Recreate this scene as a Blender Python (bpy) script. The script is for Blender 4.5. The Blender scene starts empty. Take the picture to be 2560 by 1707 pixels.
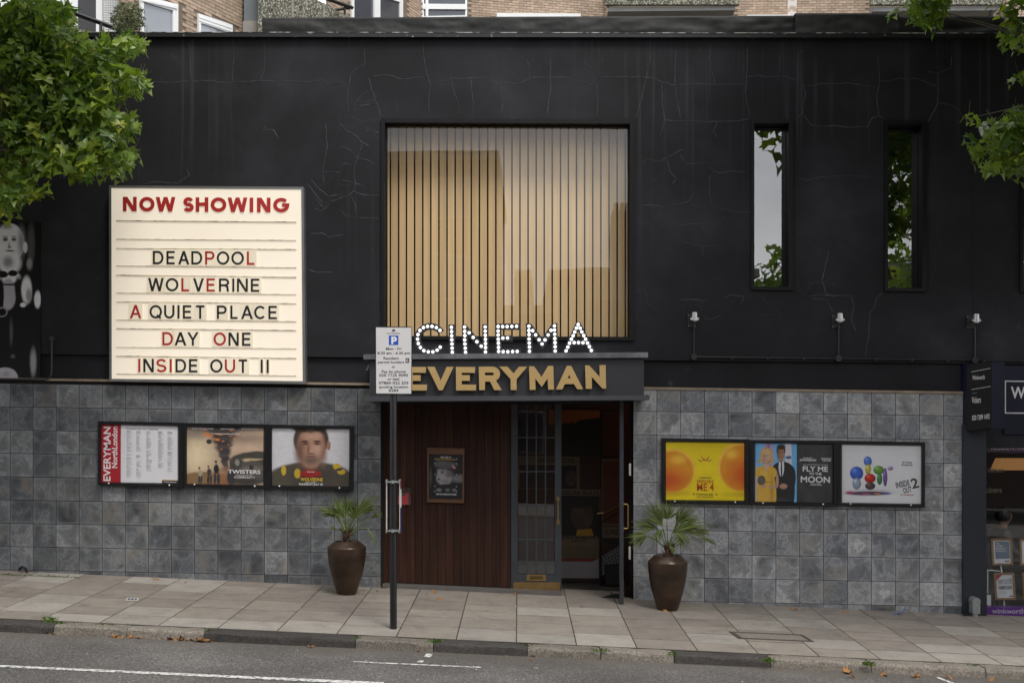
import bpy, math, random
from mathutils import Vector, Matrix
from mathutils import noise as mnoise
R = random.Random(7)
sc = bpy.context.scene
COL = sc.collection

# ------------------------------------------------------------------ camera, sky, sun, exposure
F, CX, CY = 2844.0, 1217.0, 1050.0          # focal length and principal point, in photo pixels (2560 wide)
TH = math.atan(81 / 2844.0)                 # small turn to the left
DIST, EYE = 14.5, 2.213
cam = bpy.data.cameras.new("camera")
cam.sensor_width = 36.0
cam.lens = F / 2560 * 36
cam.shift_x = (1280 - CX) / 2560
cam.shift_y = (CY - 853.5) / 2560
cam.clip_end = 2000
cam_o = bpy.data.objects.new("camera", cam)
COL.objects.link(cam_o)
cam_o.location = (0, -DIST, EYE)
cam_o.rotation_euler = (math.radians(90), 0, TH)
sc.camera = cam_o

world = bpy.data.worlds.new("World")
sc.world = world
world.use_nodes = True
wn, wl = world.node_tree.nodes, world.node_tree.links
SUN_EL, SUN_ROT = math.radians(58), math.radians(200)
sky = wn.new("ShaderNodeTexSky")
sky.sky_type = 'NISHITA'
sky.sun_disc = False
sky.sun_elevation = SUN_EL
sky.sun_rotation = SUN_ROT
sky.dust_density = 3.0
tc = wn.new("ShaderNodeTexCoord")
mp = wn.new("ShaderNodeMapping"); mp.inputs['Scale'].default_value = (1.6, 1.6, 4.5)
cn = wn.new("ShaderNodeTexNoise"); cn.inputs['Scale'].default_value = 1.7; cn.inputs['Detail'].default_value = 7
cr = wn.new("ShaderNodeValToRGB")
cr.color_ramp.elements[0].position = 0.33; cr.color_ramp.elements[0].color = (4.0, 4.15, 4.5, 1)
cr.color_ramp.elements[1].position = 0.68; cr.color_ramp.elements[1].color = (9.0, 9.0, 9.1, 1)
mx = wn.new("ShaderNodeMix"); mx.data_type = 'RGBA'; mx.inputs[0].default_value = 0.88
bg = wn['Background']; bg.inputs['Strength'].default_value = 0.10
wl.new(tc.outputs['Generated'], mp.inputs['Vector']); wl.new(mp.outputs[0], cn.inputs['Vector'])
wl.new(cn.outputs['Fac'], cr.inputs['Fac'])
wl.new(sky.outputs[0], mx.inputs[6]); wl.new(cr.outputs[0], mx.inputs[7]); wl.new(mx.outputs[2], bg.inputs['Color'])

sl = bpy.data.lights.new("sun", 'SUN'); sl.energy = 1.1; sl.angle = math.radians(18); sl.color = (1.0, 0.96, 0.9)
so = bpy.data.objects.new("sun", sl); COL.objects.link(so)
_d = Vector((0.30, -0.50, 0.85)).normalized()      # towards the sun
so.rotation_euler = _d.to_track_quat('Z', 'Y').to_euler()
sky.sun_elevation = math.asin(_d.z); sky.sun_rotation = math.atan2(_d.x, _d.y)
so.location = (0, 0, 30)
sc.view_settings.view_transform = 'Standard'
sc.view_settings.look = 'None'
sc.view_settings.exposure = 1.12
sc.view_settings.gamma = 1.0
sc.view_settings.use_curve_mapping = False

# ------------------------------------------------------------------ helpers
SN, CS = math.sin(TH), math.cos(TH)
def ray(px, py):
    r, u = (px - CX) / F, (CY - py) / F
    return Vector((-SN + r * CS, CS + r * SN, u))
EYEV = Vector((0, -DIST, EYE))
def W(px, py, y=0.0):                       # the point of the wall plane at depth y that the photo shows at px, py
    d = ray(px, py)
    return EYEV + d * ((y + DIST) / d.y)
def hit(px, py, p0, n):
    d = ray(px, py); n = Vector(n)
    return EYEV + d * ((Vector(p0) - EYEV).dot(n) / d.dot(n))
def proj(p):
    v = Vector(p) - EYEV
    dep = v.x * -SN + v.y * CS
    return CX + F * (v.x * CS + v.y * SN) / dep, CY - F * v.z / dep
def G(x, y):                                # pavement height
    return -0.041 * x + 0.022 * y
def RD(x, y):                               # road height
    return -0.041 * x - 0.158 - 0.020 * (y + 3.05)
def on_pave(px, py):
    return hit(px, py, (0, 0, 0), (0.041, -0.022, 1))
def on_road(px, py):
    return hit(px, py, (0, -3.05, -0.158), (0.041, 0.020, 1))

class MB:
    def __init__(s): s.v, s.f = [], []
    def add(s, vs, fs):
        o = len(s.v); s.v += [tuple(p) for p in vs]; s.f += [tuple(i + o for i in f) for f in fs]; return s
    def quad(s, a, b, c, d): return s.add([a, b, c, d], [(0, 1, 2, 3)])
    def hexa(s, fr, bk):                    # front quad (tl,tr,br,bl seen from -y) and back quad
        return s.add(list(fr) + list(bk), [(3, 2, 1, 0), (4, 5, 6, 7), (0, 1, 5, 4), (1, 2, 6, 5), (2, 3, 7, 6), (3, 0, 4, 7)])
    def box(s, x0, x1, y0, y1, z0, z1, sh=0.0):
        P = lambda x, y, z: (x, y, z + sh * x)
        return s.hexa([P(x0, y0, z1), P(x1, y0, z1), P(x1, y0, z0), P(x0, y0, z0)], [P(x0, y1, z1), P(x1, y1, z1), P(x1, y1, z0), P(x0, y1, z0)])
    def prism(s, poly, y0, y1):             # poly: (x, z) outline, no holes, counter-clockwise or not
        n = len(poly)
        s.add([(x, y0, z) for x, z in poly] + [(x, y1, z) for x, z in poly],
              [tuple(range(n)), tuple(range(2 * n - 1, n - 1, -1))] + [(i, (i + 1) % n, n + (i + 1) % n, n + i) for i in range(n)])
        return s
    def ring(s, fo, fi, bo, bi):            # a frame: front outer / inner, back outer / inner quads
        n = len(fo)
        fs = []
        for i in range(n):
            j = (i + 1) % n
            fs += [(i, j, n + j, n + i), (2 * n + i, 3 * n + i, 3 * n + j, 2 * n + j), (i, 2 * n + i, 2 * n + j, j), (n + i, n + j, 3 * n + j, 3 * n + i)]
        return s.add(list(fo) + list(fi) + list(bo) + list(bi), fs)
    def tube(s, pts, r, k=8, r1=None, cap=True):
        pts = [Vector(p) for p in pts]; n = len(pts); vs = []; fs = []
        for i, p in enumerate(pts):
            t = (pts[min(i + 1, n - 1)] - pts[max(i - 1, 0)]).normalized()
            a = t.cross(Vector((0, 0, 1)) if abs(t.z) < .9 else Vector((1, 0, 0))).normalized(); b = t.cross(a)
            rr = r if r1 is None else r + (r1 - r) * i / max(1, n - 1)
            for j in range(k):
                an = 2 * math.pi * j / k
                vs.append(p + a * (rr * math.cos(an)) + b * (rr * math.sin(an)))
        for i in range(n - 1):
            for j in range(k):
                fs.append((i * k + j, i * k + (j + 1) % k, (i + 1) * k + (j + 1) % k, (i + 1) * k + j))
        if cap: fs += [tuple(range(k)), tuple(range(n * k - 1, (n - 1) * k - 1, -1))]
        return s.add(vs, fs)
    def lathe(s, prof, c, k=40):
        vs, fs = [], []
        for r, z in prof:
            for j in range(k):
                a = 2 * math.pi * j / k
                vs.append((c[0] + r * math.cos(a), c[1] + r * math.sin(a), c[2] + z))
        for i in range(len(prof) - 1):
            for j in range(k):
                fs.append((i * k + j, i * k + (j + 1) % k, (i + 1) * k + (j + 1) % k, (i + 1) * k + j))
        return s.add(vs, fs)
    def disc(s, c, r, y, k=20, rx=None):
        return s.add([(c[0] + (rx or r) * math.cos(2 * math.pi * i / k), y, c[1] + r * math.sin(2 * math.pi * i / k)) for i in range(k)], [tuple(range(k))])
    def mesh(s, name, m=None, smooth=False, recalc=True):
        me = bpy.data.meshes.new(name); me.from_pydata(s.v, [], s.f)
        if m is not None: me.materials.append(m)
        if recalc:
            import bmesh
            b = bmesh.new(); b.from_mesh(me); bmesh.ops.recalc_face_normals(b, faces=b.faces); b.to_mesh(me); b.free()
        if smooth: me.shade_smooth()
        me.update()
        return me
    def obj(s, name, m, parent=None, smooth=False, recalc=True):
        return link(name, s.mesh(name, m, smooth, recalc), parent)

def link(name, data, parent=None):
    o = bpy.data.objects.new(name, data); COL.objects.link(o)
    if parent is not None:
        o.parent = parent
        if parent.type == 'EMPTY' or True:
            o.matrix_parent_inverse = MW(parent).inverted()
    return o
def MW(o):                                  # world matrix without waiting for the depsgraph
    m = Matrix.LocRotScale(o.location, o.rotation_euler, o.scale)
    return (MW(o.parent) @ o.matrix_parent_inverse @ m) if o.parent else m
def tag(o, label=None, cat=None, group=None, kind=None):
    if label: o["label"] = label
    if cat: o["category"] = cat
    if group: o["group"] = group
    if kind: o["kind"] = kind
    return o
def thing(name, label, cat, loc=(0, 0, 0), group=None):
    o = bpy.data.objects.new(name, None); COL.objects.link(o); o.location = loc; o.empty_display_size = 0.1
    return tag(o, label, cat, group)
def lerp(a, b, t): return a + (b - a) * t
def qpx(c, y): return [W(px, py, y) for px, py in c]
def shift(ps, dy): return [Vector((p.x, p.y + dy, p.z)) for p in ps]
def pslab(c, y0, y1):                       # a slab whose front face at depth y0 fills the photo quad c
    f = qpx(c, y0); return MB().hexa(f, shift(f, y1 - y0))
def pframe(co, ci, y0, y1):
    fo, fi = qpx(co, y0), qpx(ci, y0); return MB().ring(fo, fi, shift(fo, y1 - y0), shift(fi, y1 - y0))
def rect(x0, y0, x1, y1, s=0.0):            # photo rectangle tl,tr,br,bl with a slope
    return [(x0, y0), (x1, y0 + s * (x1 - x0)), (x1, y1 + s * (x1 - x0)), (x0, y1)]
def z2p(pts, ox, oy, k): return [(ox + x * k, oy + y * k) for x, y in pts]

# ------------------------------------------------------------------ materials
def nodes(name):
    m = bpy.data.materials.new(name); m.use_nodes = True
    n, l = m.node_tree.nodes, m.node_tree.links
    return m, n, l, n['Principled BSDF']
def c4(c): return (c[0], c[1], c[2], 1)
def ramp(n, stops):
    r = n.new("ShaderNodeValToRGB"); e = r.color_ramp.elements
    while len(e) < len(stops): e.new(0.5)
    for i, (p, c) in enumerate(stops):
        e[i].position = p; e[i].color = c4(c) if len(c) == 3 else c
    return r
MC = {}
def pm(name, c1, c2=None, scale=4.0, rough=0.6, bump=0.0, detail=6, metal=0.0, spec=0.5, stretch=(1, 1, 1), rnd=0.0, lo=.3, hi=.7, coord='Object', bscale=None, emis=None, estr=0.0):
    if name in MC: return MC[name]
    m, n, l, b = nodes(name); MC[name] = m
    b.inputs['Roughness'].default_value = rough; b.inputs['Metallic'].default_value = metal; b.inputs['Specular IOR Level'].default_value = spec
    c2 = c2 or tuple(x * 0.82 for x in c1)
    t = n.new("ShaderNodeTexCoord"); mpn = n.new("ShaderNodeMapping"); mpn.inputs['Scale'].default_value = stretch
    l.new(t.outputs[coord], mpn.inputs['Vector'])
    ns = n.new("ShaderNodeTexNoise"); ns.inputs['Scale'].default_value = scale; ns.inputs['Detail'].default_value = detail
    vec = mpn.outputs[0]
    oi = n.new("ShaderNodeObjectInfo")
    if rnd:
        ad = n.new("ShaderNodeVectorMath"); ad.operation = 'ADD'
        mu = n.new("ShaderNodeMath"); mu.operation = 'MULTIPLY'; mu.inputs[1].default_value = 91.0
        l.new(oi.outputs['Random'], mu.inputs[0]); l.new(vec, ad.inputs[0]); l.new(mu.outputs[0], ad.inputs[1]); vec = ad.outputs[0]
    l.new(vec, ns.inputs['Vector'])
    r = ramp(n, [(lo, c2), (hi, c1)]); l.new(ns.outputs['Fac'], r.inputs['Fac'])
    col = r.outputs[0]
    if rnd:
        hs = n.new("ShaderNodeHueSaturation"); mr = n.new("ShaderNodeMapRange")
        mr.inputs['To Min'].default_value = 1 - rnd; mr.inputs['To Max'].default_value = 1 + rnd
        l.new(oi.outputs['Random'], mr.inputs['Value']); l.new(mr.outputs[0], hs.inputs['Value']); l.new(col, hs.inputs['Color']); col = hs.outputs[0]
    l.new(col, b.inputs['Base Color'])
    if emis:
        b.inputs['Emission Color'].default_value = c4(emis); b.inputs['Emission Strength'].default_value = estr
    if bump:
        bn = n.new("ShaderNodeBump"); bn.inputs['Strength'].default_value = bump; bn.inputs['Distance'].default_value = 0.01
        n2 = n.new("ShaderNodeTexNoise"); n2.inputs['Scale'].default_value = bscale or scale * 3; n2.inputs['Detail'].default_value = 5
        l.new(vec, n2.inputs['Vector']); l.new(n2.outputs['Fac'], bn.inputs['Height']); l.new(bn.outputs[0], b.inputs['Normal'])
    return m

def mk_wall():
    m, n, l, b = nodes("black_render"); MC["black_render"] = m
    t = n.new("ShaderNodeTexCoord")
    n1 = n.new("ShaderNodeTexNoise"); n1.inputs['Scale'].default_value = 0.55; n1.inputs['Detail'].default_value = 8; n1.inputs['Roughness'].default_value = .62
    l.new(t.outputs['Object'], n1.inputs['Vector'])
    r1 = ramp(n, [(.34, (.0056, .0055, .0072)), (.48, (.0104, .0102, .0130)), (.58, (.0175, .0174, .0215)), (.72, (.036, .0365, .0430))]); l.new(n1.outputs['Fac'], r1.inputs['Fac'])
    # run-down streaks: stretched noise, stronger in patches
    mpn = n.new("ShaderNodeMapping"); mpn.inputs['Scale'].default_value = (11.0, 1, .20); l.new(t.outputs['Object'], mpn.inputs['Vector'])
    n2 = n.new("ShaderNodeTexNoise"); n2.inputs['Scale'].default_value = 1.1; n2.inputs['Detail'].default_value = 5; l.new(mpn.outputs[0], n2.inputs['Vector'])
    r2 = ramp(n, [(.54, (0, 0, 0)), (.66, (1, 1, 1))]); l.new(n2.outputs['Fac'], r2.inputs['Fac'])
    sx = n.new("ShaderNodeSeparateXYZ"); l.new(t.outputs['Object'], sx.inputs[0])
    mr = n.new("ShaderNodeMapRange"); mr.inputs['From Min'].default_value = 3.6; mr.inputs['From Max'].default_value = 6.6; l.new(sx.outputs[2], mr.inputs['Value'])
    n3 = n.new("ShaderNodeTexNoise"); n3.inputs['Scale'].default_value = .42; n3.inputs['Detail'].default_value = 2; l.new(t.outputs['Object'], n3.inputs['Vector'])
    r3 = ramp(n, [(.48, (0, 0, 0)), (.60, (1, 1, 1))]); l.new(n3.outputs['Fac'], r3.inputs['Fac'])
    m1 = n.new("ShaderNodeMath"); m1.operation = 'MULTIPLY'; l.new(r2.outputs[0], m1.inputs[0]); l.new(mr.outputs[0], m1.inputs[1])
    m2 = n.new("ShaderNodeMath"); m2.operation = 'MULTIPLY'; l.new(m1.outputs[0], m2.inputs[0]); l.new(r3.outputs[0], m2.inputs[1])
    m3 = n.new("ShaderNodeMath"); m3.operation = 'MULTIPLY'; m3.inputs[1].default_value = .55; l.new(m2.outputs[0], m3.inputs[0])
    mxn = n.new("ShaderNodeMix"); mxn.data_type = 'RGBA'; mxn.inputs[7].default_value = (.050, .052, .058, 1)
    l.new(m3.outputs[0], mxn.inputs[0]); l.new(r1.outputs[0], mxn.inputs[6])
    # scuffs
    n4 = n.new("ShaderNodeTexNoise"); n4.inputs['Scale'].default_value = 6; n4.inputs['Detail'].default_value = 9; l.new(t.outputs['Object'], n4.inputs['Vector'])
    r4 = ramp(n, [(.68, (0, 0, 0)), (.80, (.5, .5, .5))]); l.new(n4.outputs['Fac'], r4.inputs['Fac'])
    mx2 = n.new("ShaderNodeMix"); mx2.data_type = 'RGBA'; mx2.inputs[7].default_value = (.075, .075, .082, 1)
    l.new(r4.outputs[0], mx2.inputs[0]); l.new(mxn.outputs[2], mx2.inputs[6])
    # hairline crazing in patches
    nw = n.new("ShaderNodeTexNoise"); nw.inputs['Scale'].default_value = 2.5; nw.inputs['Detail'].default_value = 4; l.new(t.outputs['Object'], nw.inputs['Vector'])
    wm_ = n.new("ShaderNodeVectorMath"); wm_.operation = 'MULTIPLY_ADD'; wm_.inputs[1].default_value = (.35, .35, .35); l.new(nw.outputs['Color'], wm_.inputs[0]); l.new(t.outputs['Object'], wm_.inputs[2])
    vz = n.new("ShaderNodeTexVoronoi"); vz.feature = 'DISTANCE_TO_EDGE'; vz.inputs['Scale'].default_value = 2.4; l.new(wm_.outputs[0], vz.inputs['Vector'])
    rz_ = ramp(n, [(.010, (1, 1, 1)), (.030, (0, 0, 0))]); l.new(vz.outputs['Distance'], rz_.inputs['Fac'])
    nm_ = n.new("ShaderNodeTexNoise"); nm_.inputs['Scale'].default_value = .7; nm_.inputs['Detail'].default_value = 3; l.new(t.outputs['Object'], nm_.inputs['Vector'])
    rm_ = ramp(n, [(.56, (0, 0, 0)), (.70, (.16, .16, .16))]); l.new(nm_.outputs['Fac'], rm_.inputs['Fac'])
    mz = n.new("ShaderNodeMath"); mz.operation = 'MULTIPLY'; l.new(rz_.outputs[0], mz.inputs[0]); l.new(rm_.outputs[0], mz.inputs[1])
    mx3 = n.new("ShaderNodeMix"); mx3.data_type = 'RGBA'; mx3.inputs[7].default_value = (.070, .070, .078, 1); l.new(mz.outputs[0], mx3.inputs[0]); l.new(mx2.outputs[2], mx3.inputs[6]); l.new(mx3.outputs[2], b.inputs['Base Color'])
    b.inputs['Roughness'].default_value = .72; b.inputs['Specular IOR Level'].default_value = .3
    bn = n.new("ShaderNodeBump"); bn.inputs['Strength'].default_value = .35; bn.inputs['Distance'].default_value = .012
    n5 = n.new("ShaderNodeTexNoise"); n5.inputs['Scale'].default_value = 3.0; n5.inputs['Detail'].default_value = 10; l.new(t.outputs['Object'], n5.inputs['Vector'])
    l.new(n5.outputs['Fac'], bn.inputs['Height']); l.new(bn.outputs[0], b.inputs['Normal'])
    return m
M_WALL = mk_wall()

def mk_slate(name, base, warm, contrast=1.0):
    m, n, l, b = nodes(name); MC[name] = m
    t = n.new("ShaderNodeTexCoord"); oi = n.new("ShaderNodeObjectInfo")
    mu = n.new("ShaderNodeMath"); mu.operation = 'MULTIPLY'; mu.inputs[1].default_value = 73.0; l.new(oi.outputs['Random'], mu.inputs[0])
    ad = n.new("ShaderNodeVectorMath"); ad.operation = 'ADD'; l.new(t.outputs['Object'], ad.inputs[0]); l.new(mu.outputs[0], ad.inputs[1])
    # cleft layers: distorted noise
    nd = n.new("ShaderNodeTexNoise"); nd.inputs['Scale'].default_value = 3.3; nd.inputs['Detail'].default_value = 12; nd.inputs['Roughness'].default_value = .72; nd.inputs['Distortion'].default_value = .35; l.new(ad.outputs[0], nd.inputs['Vector'])
    k = base
    r = ramp(n, [(.32, tuple(x * .34 for x in k)), (.44, tuple(x * .80 for x in k)), (.50, tuple(x * 1.0 for x in k)), (.53, tuple(x * 1.70 for x in k)), (.56, tuple(x * .95 for x in k)), (.70, tuple(x * 1.60 for x in k))])
    l.new(nd.outputs['Fac'], r.inputs['Fac'])
    # broad blotches
    nb = n.new("ShaderNodeTexNoise"); nb.inputs['Scale'].default_value = 1.3; nb.inputs['Detail'].default_value = 4; l.new(ad.outputs[0], nb.inputs['Vector'])
    rb = ramp(n, [(.38, (.66, .68, .72)), (.66, (1.28, 1.26, 1.22))]); l.new(nb.outputs['Fac'], rb.inputs['Fac'])
    mm = n.new("ShaderNodeMix"); mm.data_type = 'RGBA'; mm.blend_type = 'MULTIPLY'; mm.inputs[0].default_value = 1.0
    l.new(r.outputs[0], mm.inputs[6]); l.new(rb.outputs[0], mm.inputs[7])
    # warm mineral veins
    nv = n.new("ShaderNodeTexNoise"); nv.inputs['Scale'].default_value = 2.1; nv.inputs['Detail'].default_value = 6; nv.inputs['Distortion'].default_value = .9
    a2 = n.new("ShaderNodeVectorMath"); a2.operation = 'ADD'; a2.inputs[1].default_value = (7, 3, 5); l.new(ad.outputs[0], a2.inputs[0]); l.new(a2.outputs[0], nv.inputs['Vector'])
    rv = ramp(n, [(.56, (0, 0, 0)), (.70, (.62, .62, .62))]); l.new(nv.outputs['Fac'], rv.inputs['Fac'])
    mw = n.new("ShaderNodeMix"); mw.data_type = 'RGBA'; mw.inputs[7].default_value = c4(warm)
    l.new(rv.outputs[0], mw.inputs[0]); l.new(mm.outputs[2], mw.inputs[6])
    sg_ = n.new("ShaderNodeSeparateXYZ"); l.new(t.outputs['Generated'], sg_.inputs[0])
    def fold(o_):                                       # distance from the tile's middle, 0..0.5
        a_ = n.new("ShaderNodeMath"); a_.operation = 'SUBTRACT'; a_.inputs[1].default_value = .5; l.new(o_, a_.inputs[0])
        b_ = n.new("ShaderNodeMath"); b_.operation = 'ABSOLUTE'; l.new(a_.outputs[0], b_.inputs[0]); return b_.outputs[0]
    mxm = n.new("ShaderNodeMath"); mxm.operation = 'MAXIMUM'; l.new(fold(sg_.outputs[0]), mxm.inputs[0]); l.new(fold(sg_.outputs[2]), mxm.inputs[1])
    wv = n.new("ShaderNodeMath"); wv.operation = 'MULTIPLY_ADD'; wv.inputs[1].default_value = .30; l.new(nb.outputs['Fac'], wv.inputs[0]); l.new(mxm.outputs[0], wv.inputs[2])
    re_ = ramp(n, [(.52, (0, 0, 0)), (.70, (.55, .55, .55))]); l.new(wv.outputs[0], re_.inputs['Fac'])
    me_ = n.new("ShaderNodeMix"); me_.data_type = 'RGBA'; me_.inputs[7].default_value = c4(tuple(x * 1.75 for x in base)); l.new(re_.outputs[0], me_.inputs[0]); l.new(mw.outputs[2], me_.inputs[6]); mw = me_
    hs = n.new("ShaderNodeHueSaturation"); mr = n.new("ShaderNodeMapRange"); mr.inputs['To Min'].default_value = 1 - .26 * contrast; mr.inputs['To Max'].default_value = 1 + .24 * contrast
    l.new(oi.outputs['Random'], mr.inputs['Value']); l.new(mr.outputs[0], hs.inputs['Value']); l.new(mw.outputs[2], hs.inputs['Color']); l.new(hs.outputs[0], b.inputs['Base Color'])
    b.inputs['Roughness'].default_value = .55
    rr = ramp(n, [(.3, (.42, .42, .42)), (.7, (.68, .68, .68))]); l.new(nb.outputs['Fac'], rr.inputs['Fac']); l.new(rr.outputs[0], b.inputs['Roughness'])
    bn = n.new("ShaderNodeBump"); bn.inputs['Strength'].default_value = .55; bn.inputs['Distance'].default_value = .012
    l.new(nd.outputs['Fac'], bn.inputs['Height']); l.new(bn.outputs[0], b.inputs['Normal'])
    return m
M_SLATE_L = mk_slate("slate_dark", (.100, .104, .109), (.185, .165, .135))
M_SLATE_R = mk_slate("slate_grey", (.205, .208, .213), (.26, .24, .20), .75)

def mk_stone(name, base, spot, scale=60.0, rnd=.14):
    m, n, l, b = nodes(name); MC[name] = m
    t = n.new("ShaderNodeTexCoord"); oi = n.new("ShaderNodeObjectInfo")
    mu = n.new("ShaderNodeMath"); mu.operation = 'MULTIPLY'; mu.inputs[1].default_value = 73.0; l.new(oi.outputs['Random'], mu.inputs[0])
    ad = n.new("ShaderNodeVectorMath"); ad.operation = 'ADD'; l.new(t.outputs['Object'], ad.inputs[0]); l.new(mu.outputs[0], ad.inputs[1])
    n1 = n.new("ShaderNodeTexNoise"); n1.inputs['Scale'].default_value = 3.5; n1.inputs['Detail'].default_value = 9; n1.inputs['Roughness'].default_value = .7; l.new(ad.outputs[0], n1.inputs['Vector'])
    r = ramp(n, [(.30, tuple(x * .58 for x in base)), (.45, tuple(x * .90 for x in base)), (.55, base), (.75, tuple(x * 1.18 for x in base))]); l.new(n1.outputs['Fac'], r.inputs['Fac'])
    n2 = n.new("ShaderNodeTexNoise"); n2.inputs['Scale'].default_value = scale; n2.inputs['Detail'].default_value = 3; l.new(ad.outputs[0], n2.inputs['Vector'])
    r2 = ramp(n, [(.40, (1, 1, 1)), (.62, (0, 0, 0))]); l.new(n2.outputs['Fac'], r2.inputs['Fac'])
    mxn = n.new("ShaderNodeMix"); mxn.data_type = 'RGBA'; mxn.inputs[7].default_value = c4(spot)
    mf = n.new("ShaderNodeMath"); mf.operation = 'MULTIPLY'; mf.inputs[1].default_value = .5; l.new(r2.outputs[0], mf.inputs[0]); l.new(mf.outputs[0], mxn.inputs[0]); l.new(r.outputs[0], mxn.inputs[6])
    # dark chewing-gum like spots
    vo = n.new("ShaderNodeTexVoronoi"); vo.inputs['Scale'].default_value = 3.2; l.new(ad.outputs[0], vo.inputs['Vector'])
    rv = ramp(n, [(.045, (.55, .55, .55)), (.06, (1, 1, 1))]); l.new(vo.outputs['Distance'], rv.inputs['Fac'])
    mm = n.new("ShaderNodeMix"); mm.data_type = 'RGBA'; mm.blend_type = 'MULTIPLY'; mm.inputs[0].default_value = .8; l.new(mxn.outputs[2], mm.inputs[6]); l.new(rv.outputs[0], mm.inputs[7])
    hs = n.new("ShaderNodeHueSaturation"); mr = n.new("ShaderNodeMapRange"); mr.inputs['To Min'].default_value = 1 - rnd; mr.inputs['To Max'].default_value = 1 + rnd
    l.new(oi.outputs['Random'], mr.inputs['Value']); l.new(mr.outputs[0], hs.inputs['Value']); l.new(mm.outputs[2], hs.inputs['Color']); l.new(hs.outputs[0], b.inputs['Base Color'])
    b.inputs['Roughness'].default_value = .85; b.inputs['Specular IOR Level'].default_value = .3
    bn = n.new("ShaderNodeBump"); bn.inputs['Strength'].default_value = .4; bn.inputs['Distance'].default_value = .006; l.new(n2.outputs['Fac'], bn.inputs['Height']); l.new(bn.outputs[0], b.inputs['Normal'])
    return m
M_SLABB = mk_stone("paving_brown", (.232, .203, .174), (.155, .136, .118), rnd=.13)
M_SLABG = mk_stone("paving_grey", (.285, .262, .232), (.20, .183, .163), rnd=.12)
M_KERBL = mk_stone("granite_pale", (.215, .190, .158), (.030, .028, .026), 48, .22)
M_KERBD = mk_stone("basalt_dark", (.068, .061, .056), (.022, .021, .02), 40, .2)

def mk_asphalt():
    m, n, l, b = nodes("asphalt"); MC["asphalt"] = m
    t = n.new("ShaderNodeTexCoord")
    n1 = n.new("ShaderNodeTexNoise"); n1.inputs['Scale'].default_value = .8; n1.inputs['Detail'].default_value = 8; l.new(t.outputs['Object'], n1.inputs['Vector'])
    r = ramp(n, [(.32, (.072, .068, .065)), (.5, (.102, .096, .091)), (.68, (.140, .132, .125))]); l.new(n1.outputs['Fac'], r.inputs['Fac'])
    vo = n.new("ShaderNodeTexVoronoi"); vo.inputs['Scale'].default_value = 85; l.new(t.outputs['Object'], vo.inputs['Vector'])
    hs = n.new("ShaderNodeSeparateColor"); l.new(vo.outputs['Color'], hs.inputs[0])
    rv = ramp(n, [(.0, (.55, .55, .55)), (.7, (1, 1, 1)), (.92, (1.5, 1.48, 1.45)), (1, (2.4, 2.35, 2.3))]); l.new(hs.outputs[0], rv.inputs['Fac'])
    mm = n.new("ShaderNodeMix"); mm.data_type = 'RGBA'; mm.blend_type = 'MULTIPLY'; mm.inputs[0].default_value = 1; l.new(r.outputs[0], mm.inputs[6]); l.new(rv.outputs[0], mm.inputs[7])
    # silt washed along the gutter
    sx_ = n.new("ShaderNodeSeparateXYZ"); l.new(t.outputs['Object'], sx_.inputs[0])
    ngt = n.new("ShaderNodeTexNoise"); ngt.inputs['Scale'].default_value = 1.7; ngt.inputs['Detail'].default_value = 7; l.new(t.outputs['Object'], ngt.inputs['Vector'])
    ag = n.new("ShaderNodeMath"); ag.operation = 'MULTIPLY_ADD'; ag.inputs[1].default_value = .9; l.new(ngt.outputs['Fac'], ag.inputs[0]); l.new(sx_.outputs[1], ag.inputs[2])
    rg = ramp(n, [(0, (0, 0, 0)), (1, (.75, .75, .75))]); mg = n.new("ShaderNodeMapRange"); mg.inputs['From Min'].default_value = -3.15; mg.inputs['From Max'].default_value = -2.6; l.new(ag.outputs[0], mg.inputs['Value']); l.new(mg.outputs[0], rg.inputs['Fac'])
    mgx = n.new("ShaderNodeMix"); mgx.data_type = 'RGBA'; mgx.inputs[7].default_value = (.088, .074, .060, 1); l.new(rg.outputs[0], mgx.inputs[0]); l.new(mm.outputs[2], mgx.inputs[6])
    l.new(mgx.outputs[2], b.inputs['Base Color']); b.inputs['Roughness'].default_value = .85
    bn = n.new("ShaderNodeBump"); bn.inputs['Strength'].default_value = .6; bn.inputs['Distance'].default_value = .006; l.new(vo.outputs['Distance'], bn.inputs['Height']); l.new(bn.outputs[0], b.inputs['Normal'])
    return m
M_ASPH = mk_asphalt()

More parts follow.
